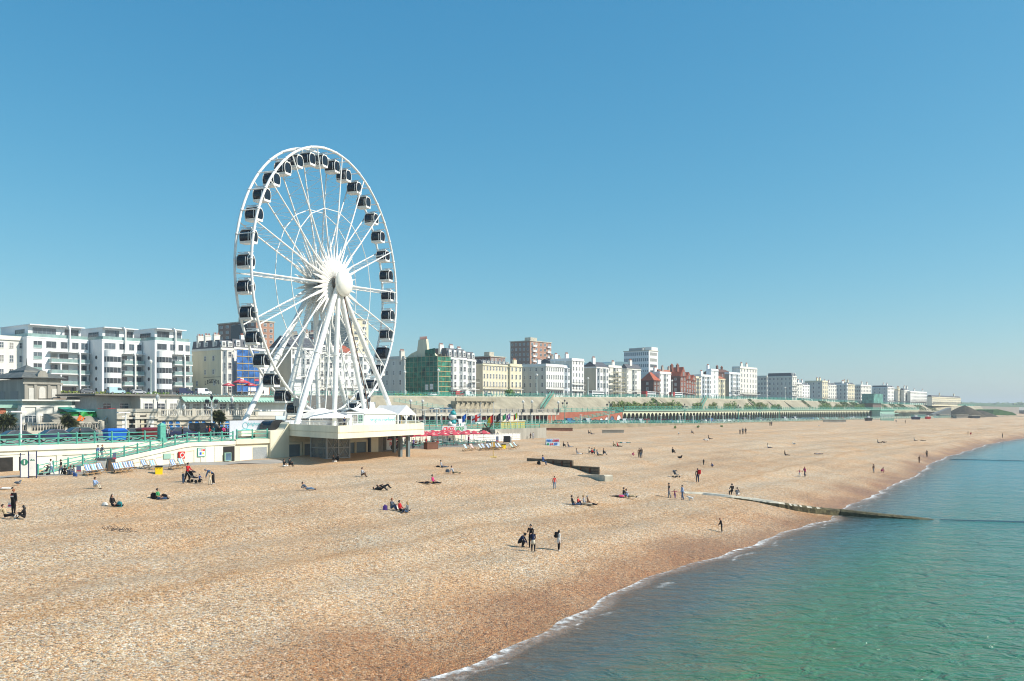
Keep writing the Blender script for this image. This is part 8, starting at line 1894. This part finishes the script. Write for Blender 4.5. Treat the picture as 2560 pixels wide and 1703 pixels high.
for o, q in zip(tmp, PEOPLE):
    vs, es, rs, reg, h, f, hd, t = q['sk']; H_ = q['H']
    me = bpy.data.meshes.new_from_object(o.evaluated_get(dg)); nv = len(me.vertices); co = np.empty(nv*3); me.vertices.foreach_get('co', co); co = co.reshape(-1, 3)
    fc = np.empty(len(me.polygons)*3); me.polygons.foreach_get('center', fc); r_ = capsule_assign(fc.reshape(-1, 3), vs, es, reg)
    r_ = np.where(r_ == 4, 1 if q['sleeves'] else 0, r_)
    me.materials.clear()
    for m_ in (skins[q['skin']], CM[q['top']], CM[q['bot']], shoe_m[q['shoes']]): me.materials.append(m_)
    me.polygons.foreach_set('material_index', r_.astype(np.int32)); me.vertices.foreach_set('co', (co*H_).ravel()); me.polygons.foreach_set('use_smooth', [True]*len(me.polygons)); me.name = 'person'; me.update()
    b = link('person', me, None, q['loc'], R(q['head'])); tag(b, q['label'], 'person', q['group'])
    # hair: a cap over the back and top of the head, longer for long hair
    c = (vs[hd[1]]+h*.008-f*.010)*H_; side = h.cross(f).normalized(); hb_ = MB(); n1, n2 = 10, 6; rr = .066*H_; M = Matrix((( *(f), 0), (*side, 0), (*h, 0), (0, 0, 0, 1))).transposed(); v = []
    for j in range(n2+1):
        ph = math.pi*.5*j/n2
        for k in range(n1):
            a = 2*math.pi*k/n1; front = max(0, math.cos(a)); z = math.sin(ph)*1.05-(1-front)*(.62 if not q['long'] else 1.9)*(1-j/n2); r2 = math.cos(ph)*(1-.10*front); v.append(M.to_3x3() @ Vector((r2*math.cos(a)*rr, r2*math.sin(a)*rr*.92, z*rr))+c)
    hb_.add(v, [(j*n1+k, j*n1+(k+1) % n1, (j+1)*n1+(k+1) % n1, (j+1)*n1+k) for j in range(n2) for k in range(n1)]); hb_.build('hair', HM[q['hair']], b, smooth=True)
    if q['skirt']:
        k_ = MB(); z0 = vs[0]*H_; k_.lathe([(.105*H_, -.16*H_), (.10*H_, -.05*H_), (.088*H_, .02*H_), (.09*H_, .05*H_)], 12, T=Matrix.Translation(z0)); k_.build('tied_coat', CM[q['skirt']], b, smooth=True)
    if q['print_']:
        z0 = (vs[2]+V(-.088, 0, .0))*H_; pm = MB(); pm.box(-.02, -.004, -.12, .12, -.10, -.01, 0).box(-.02, -.004, -.02, .12, .01, .07, 1); pm.build('back_print', [CM['white'], CM['red']], b, loc=z0)
    if q['hat']: pass
    mo = o.data; bpy.data.objects.remove(o); bpy.data.meshes.remove(mo)

# ---------------------------------------------------------------- bags, pushchairs, dog, birds
def bag(label, px, py, m, w=.42, h=.40, d=.28, rz=0, strap=True):
    p = ground_at(px, py); o = thing('bag', label, 'bag', p, R(rz)); MB().prism(barrel(w/2, d/2, 12, 3), 0, h*.75, top=[(x*.92, y*.92) for x, y in barrel(w/2, d/2, 12, 3)]).prism([(x*.92, y*.92) for x, y in barrel(w/2, d/2, 12, 3)], h*.75, h, top=[(x*.5, y*.5) for x, y in barrel(w/2, d/2, 12, 3)]).build('body', m, o, smooth=False)
    if strap: MB().path([(-.09, -d*.4, h*.9), (-.06, -d*.4, h*1.15), (.06, -d*.4, h*1.15), (.09, -d*.4, h*.9)], .015, 5).build('strap', m, o)
bag('teal bag beside the knees of the person in black', 299, 1267, CM['teal']); bag('black rucksack behind the person in green', 384, 1247, CM['black'], .5, .5, .35); bag('dark bag in front of the person in green', 410, 1246, CM['black'], .6, .35, .3)
bag('navy and purple bag left of the sitting trio', 963, 1275, CM['purple']); bag('white bag between the sitting trio', 990, 1274, CM['white'], .35, .3, .25); bag('dark bag behind the lower sunbather', 1119, 1181, CM['slate'], .5, .35, .3); bag('dark flat bag beside the upper sunbather', 1095, 1168, CM['black'], .5, .18, .3); bag('black bag at the feet of the one on the timber groyne', 1347, 1161, CM['black'], .5, .4, .3)
bag('white carrier bag lying behind the person with the teal bag', 262, 1263, CM['white'], .4, .2, .3); bag('blue bag at the right of the ramp foot group', 188, 1191, CM['blue'], .4, .3, .3)
p = ground_at(34, 1284); o = thing('carrier_bag', 'white and pink carrier bag hanging from the hand of the person in the printed hoodie', 'bag', p+V(-.28, .05, .42)); MB().prism([(-.16, -.06), (.16, -.06), (.16, .06), (-.16, .06)], 0, .36, top=[(-.12, -.03), (.12, -.03), (.12, .03), (-.12, .03)]).build('body', CM['white'], o); MB().box(-.1, .1, -.068, -.055, .08, .2).build('pink_print', CM['pink'], o); MB().path([(-.1, 0, .36), (0, 0, .48), (.1, 0, .36)], .012, 5).build('handle', CM['white'], o)
p = ground_at(1744, 1206); o = thing('rucksack', 'red rucksack on the back of the person above the concrete groyne', 'rucksack', p+V(.18, -.16, 1.05), R(80)); MB().prism(barrel(.13, .2, 12, 3), 0, .5).build('body', CM['red'], o); MB().box(-.16, -.131, -.12, .12, .05, .25).build('pocket', CM['red'], o)
p = ground_at(1397, 1377); o = thing('rucksack', 'black rucksack on the back of the person in the long white coat', 'rucksack', p+V(-.19, -.08, .95), R(20)); MB().prism(barrel(.10, .14, 12, 3), 0, .40).build('body', CM['black'], o); MB().box(-.15, -.121, -.1, .1, .05, .2).build('pocket', CM['black'], o)
def pushchair(label, px, py, rz, sc=1.0, m=None, dbl=False):
    p = ground_at(px, py); o = thing('pushchair', label, 'pushchair', p, R(rz)); o.scale = (sc, sc, sc); m = m or CM['black']; T = Matrix.Rotation(R(90), 4, 'X'); w_ = MB().lathe([(.10, -.03), (.13, -.03), (.13, .03), (.10, .03)], 14, T=T).mesh('wheel', rubber)
    for x in (-.32, .38):
        for y in (-.24, .24): link('wheel', w_, o, (x, y, .13))
    b = MB()
    for y in (-.24, .24): b.tube((-.32, y, .13), (.15, y, .62), .016, n=6).tube((.38, y, .13), (-.12, y, .55), .016, n=6).tube((-.12, y, .55), (-.52, y, 1.0), .016, n=6)
    b.tube((-.52, -.24, 1.0), (-.52, .24, 1.0), .02, n=6); b.build('frame', grey_metal, o)
    MB().profile([(-.18, .42), (.28, .38), (.30, .44), (-.08, .50), (-.30, .95), (-.36, .93)], -.2, .2).build('seat', m, o); q = MB(); K = 8; v = []
    for i in range(K): a = R(35+i*115/(K-1)); v += [(-.12+.34*math.cos(a)-.05, -.22, .62+.36*math.sin(a)), (-.12+.34*math.cos(a)-.05, .22, .62+.36*math.sin(a))]
    q.add(v, [(2*i, 2*i+1, 2*i+3, 2*i+2) for i in range(K-1)]); q.build('hood', m, o)
pushchair('black double pushchair held by the adult in red', 484, 1207, -15, 1.15); pushchair('black pushchair with a white basket below the ramp railing', 112, 1189, 188); pushchair('empty dark folded pushchair left standing on the shingle', 1690, 1194, 30, .95, CM['slate'])
p = ground_at(1728, 1252); o = thing('dog', 'small white dog trotting behind the family holding hands', 'dog', p, R(160)); sk_v = [(0, 0, .30, .10), (.18, 0, .31, .105), (.30, 0, .36, .06), (.38, 0, .45, .065), (.47, 0, .43, .035), (-.18, 0, .30, .085), (-.27, 0, .42, .022)]
b = MB()
for c, r, sx in (((.0, 0, .30), .12, 1.9), ((.16, 0, .32), .125, 1.2), ((.32, 0, .44), .085, 1.1), ((.41, 0, .42), .05, 1.3)): b.ball(c, r, sx, .85, .95, 12)
for x in (-.15, .18):
    for y in (-.06, .06): b.tube((x, y, .28), (x-.02, y, .14), .045, .03, 7).tube((x-.02, y, .14), (x, y, 0), .028, .026, 7)
b.tube((-.2, 0, .34), (-.33, 0, .48), .03, .015, 6).tube((.22, 0, .36), (.33, 0, .44), .07, .06, 8); b.build('body', CM['white'], o, smooth=True); MB().ball((.29, .07, .48), .035, 1, .5, 1.5, 8).ball((.29, -.07, .48), .035, 1, .5, 1.5, 8).build('ears', CM['cream'], o); MB().ball((.475, 0, .43), .015, n=6).build('nose', black, o)
def bird(label, px, py, m, m2, rz=0, sc=1.0, group=None):
    p = ground_at(px, py); o = thing('bird', label, 'bird', p, R(rz), group); o.scale = (sc, sc, sc); MB().ball((0, 0, .16), .09, 1.7, .85, .9, 10).ball((.14, 0, .27), .05, 1.1, .9, 1, 8).tube((.08, 0, .20), (.14, 0, .27), .05, .04, 7).build('body', m, o, smooth=True); MB().ball((-.06, .065, .18), .07, 1.9, .4, .7, 8).ball((-.06, -.065, .18), .07, 1.9, .4, .7, 8).build('wings', m2, o); MB().tube((.18, 0, .265), (.25, 0, .25), .015, .004, 5).build('beak', yellow, o); MB().tube((0, .03, 0), (0, .03, .1), .008, n=4).tube((0, -.03, 0), (0, -.03, .1), .008, n=4).build('legs', orange, o)
bird('grey pigeon on the shingle at the far left', 45, 1214, CM['grey'], CM['slate'], 20, 1.6); bird('dark crow standing on the wide shingle', 1700, 1149, CM['black'], CM['black'], 10, 2.2)
for i, (px, py) in enumerate(((1762, 1103), (1769, 1104), (1697, 1087), (1985, 1113), (2048, 1067))): bird(f'{ORD[i]} white gull on the far shingle, counted from the left' if i != 2 else 'white gull on the far shingle above the lone sitter', px, py, CM['white'], CM['ltgrey'], i*50, 2.0, 'gulls on the far shingle')
# bicycle in the shade of the deck
o = local('bicycle propped in the shade of the deck', 'bicycle', 'bicycle', s_at(984, 101), 100.8, 5.2); T = Matrix.Rotation(R(90), 4, 'X')
for x in (-.5, .5): MB().lathe([(.29, -.02), (.34, -.02), (.34, .02), (.29, .02)], 20, T=Matrix.Translation((x, 0, .34)) @ T).build('wheel', rubber, o)
MB().path([(-.5, 0, .34), (-.15, 0, .85), (.38, 0, .85), (.5, 0, .34)], .025, 6).path([(-.15, 0, .85), (-.05, 0, .34), (.38, 0, .85)], .025, 6).path([(-.5, 0, .34), (-.05, 0, .34)], .02, 6).build('frame', red, o); MB().box(-.28, -.02, -.06, .06, .92, .98).build('saddle', black, o); MB().tube((.38, -.28, 1.0), (.38, .28, 1.0), .02, n=6).tube((.38, 0, .85), (.38, 0, 1.0), .02, n=6).build('handlebar', grey_metal, o)
# scorched patch of a beach fire
p = ground_at(298, 1324); rnd = random.Random(9); b = MB()
for _ in range(170):
    a = rnd.uniform(0, 6.28); r = rnd.random()**.6; x, y = 1.15*r*math.cos(a), .75*r*math.sin(a); w = rnd.uniform(.02, .05); z = zb(p.x+x, p.y+y)-p.z; b.ball((x, y, z+.01), w, 1, 1, .6, 6)
o = b.build('burnt_stones', mat('charred_stone', (.055, .045, .045), .9, .4, 9)); o.location = p; tag(o, kind='stuff')

# lettering becomes real mesh
bpy.context.view_layer.update(); dg = bpy.context.evaluated_depsgraph_get()
for o in TEXTS:
    me = bpy.data.meshes.new_from_object(o.evaluated_get(dg)); n = link(o.name.split('.')[0], me, o.parent); n.matrix_local = o.matrix_local; nm = o.name; cu = o.data; bpy.data.objects.remove(o); bpy.data.curves.remove(cu)

# ---------------------------------------------------------------- sea air between here and the far shore
hm = bpy.data.materials.new('sea_haze'); hm.use_nodes = True; t = hm.node_tree; t.nodes.clear()
ho_ = t.nodes.new('ShaderNodeOutputMaterial'); hv = t.nodes.new('ShaderNodeVolumePrincipled')
hv.inputs['Color'].default_value = (.86, .94, 1.0, 1); hv.inputs['Density'].default_value = .00022; hv.inputs['Anisotropy'].default_value = .2
t.links.new(hv.outputs[0], ho_.inputs['Volume'])
hz = MB().box(-5200, 5200, -420, 9000, -6.2, 72).build('haze', hm); hz['kind'] = 'stuff'
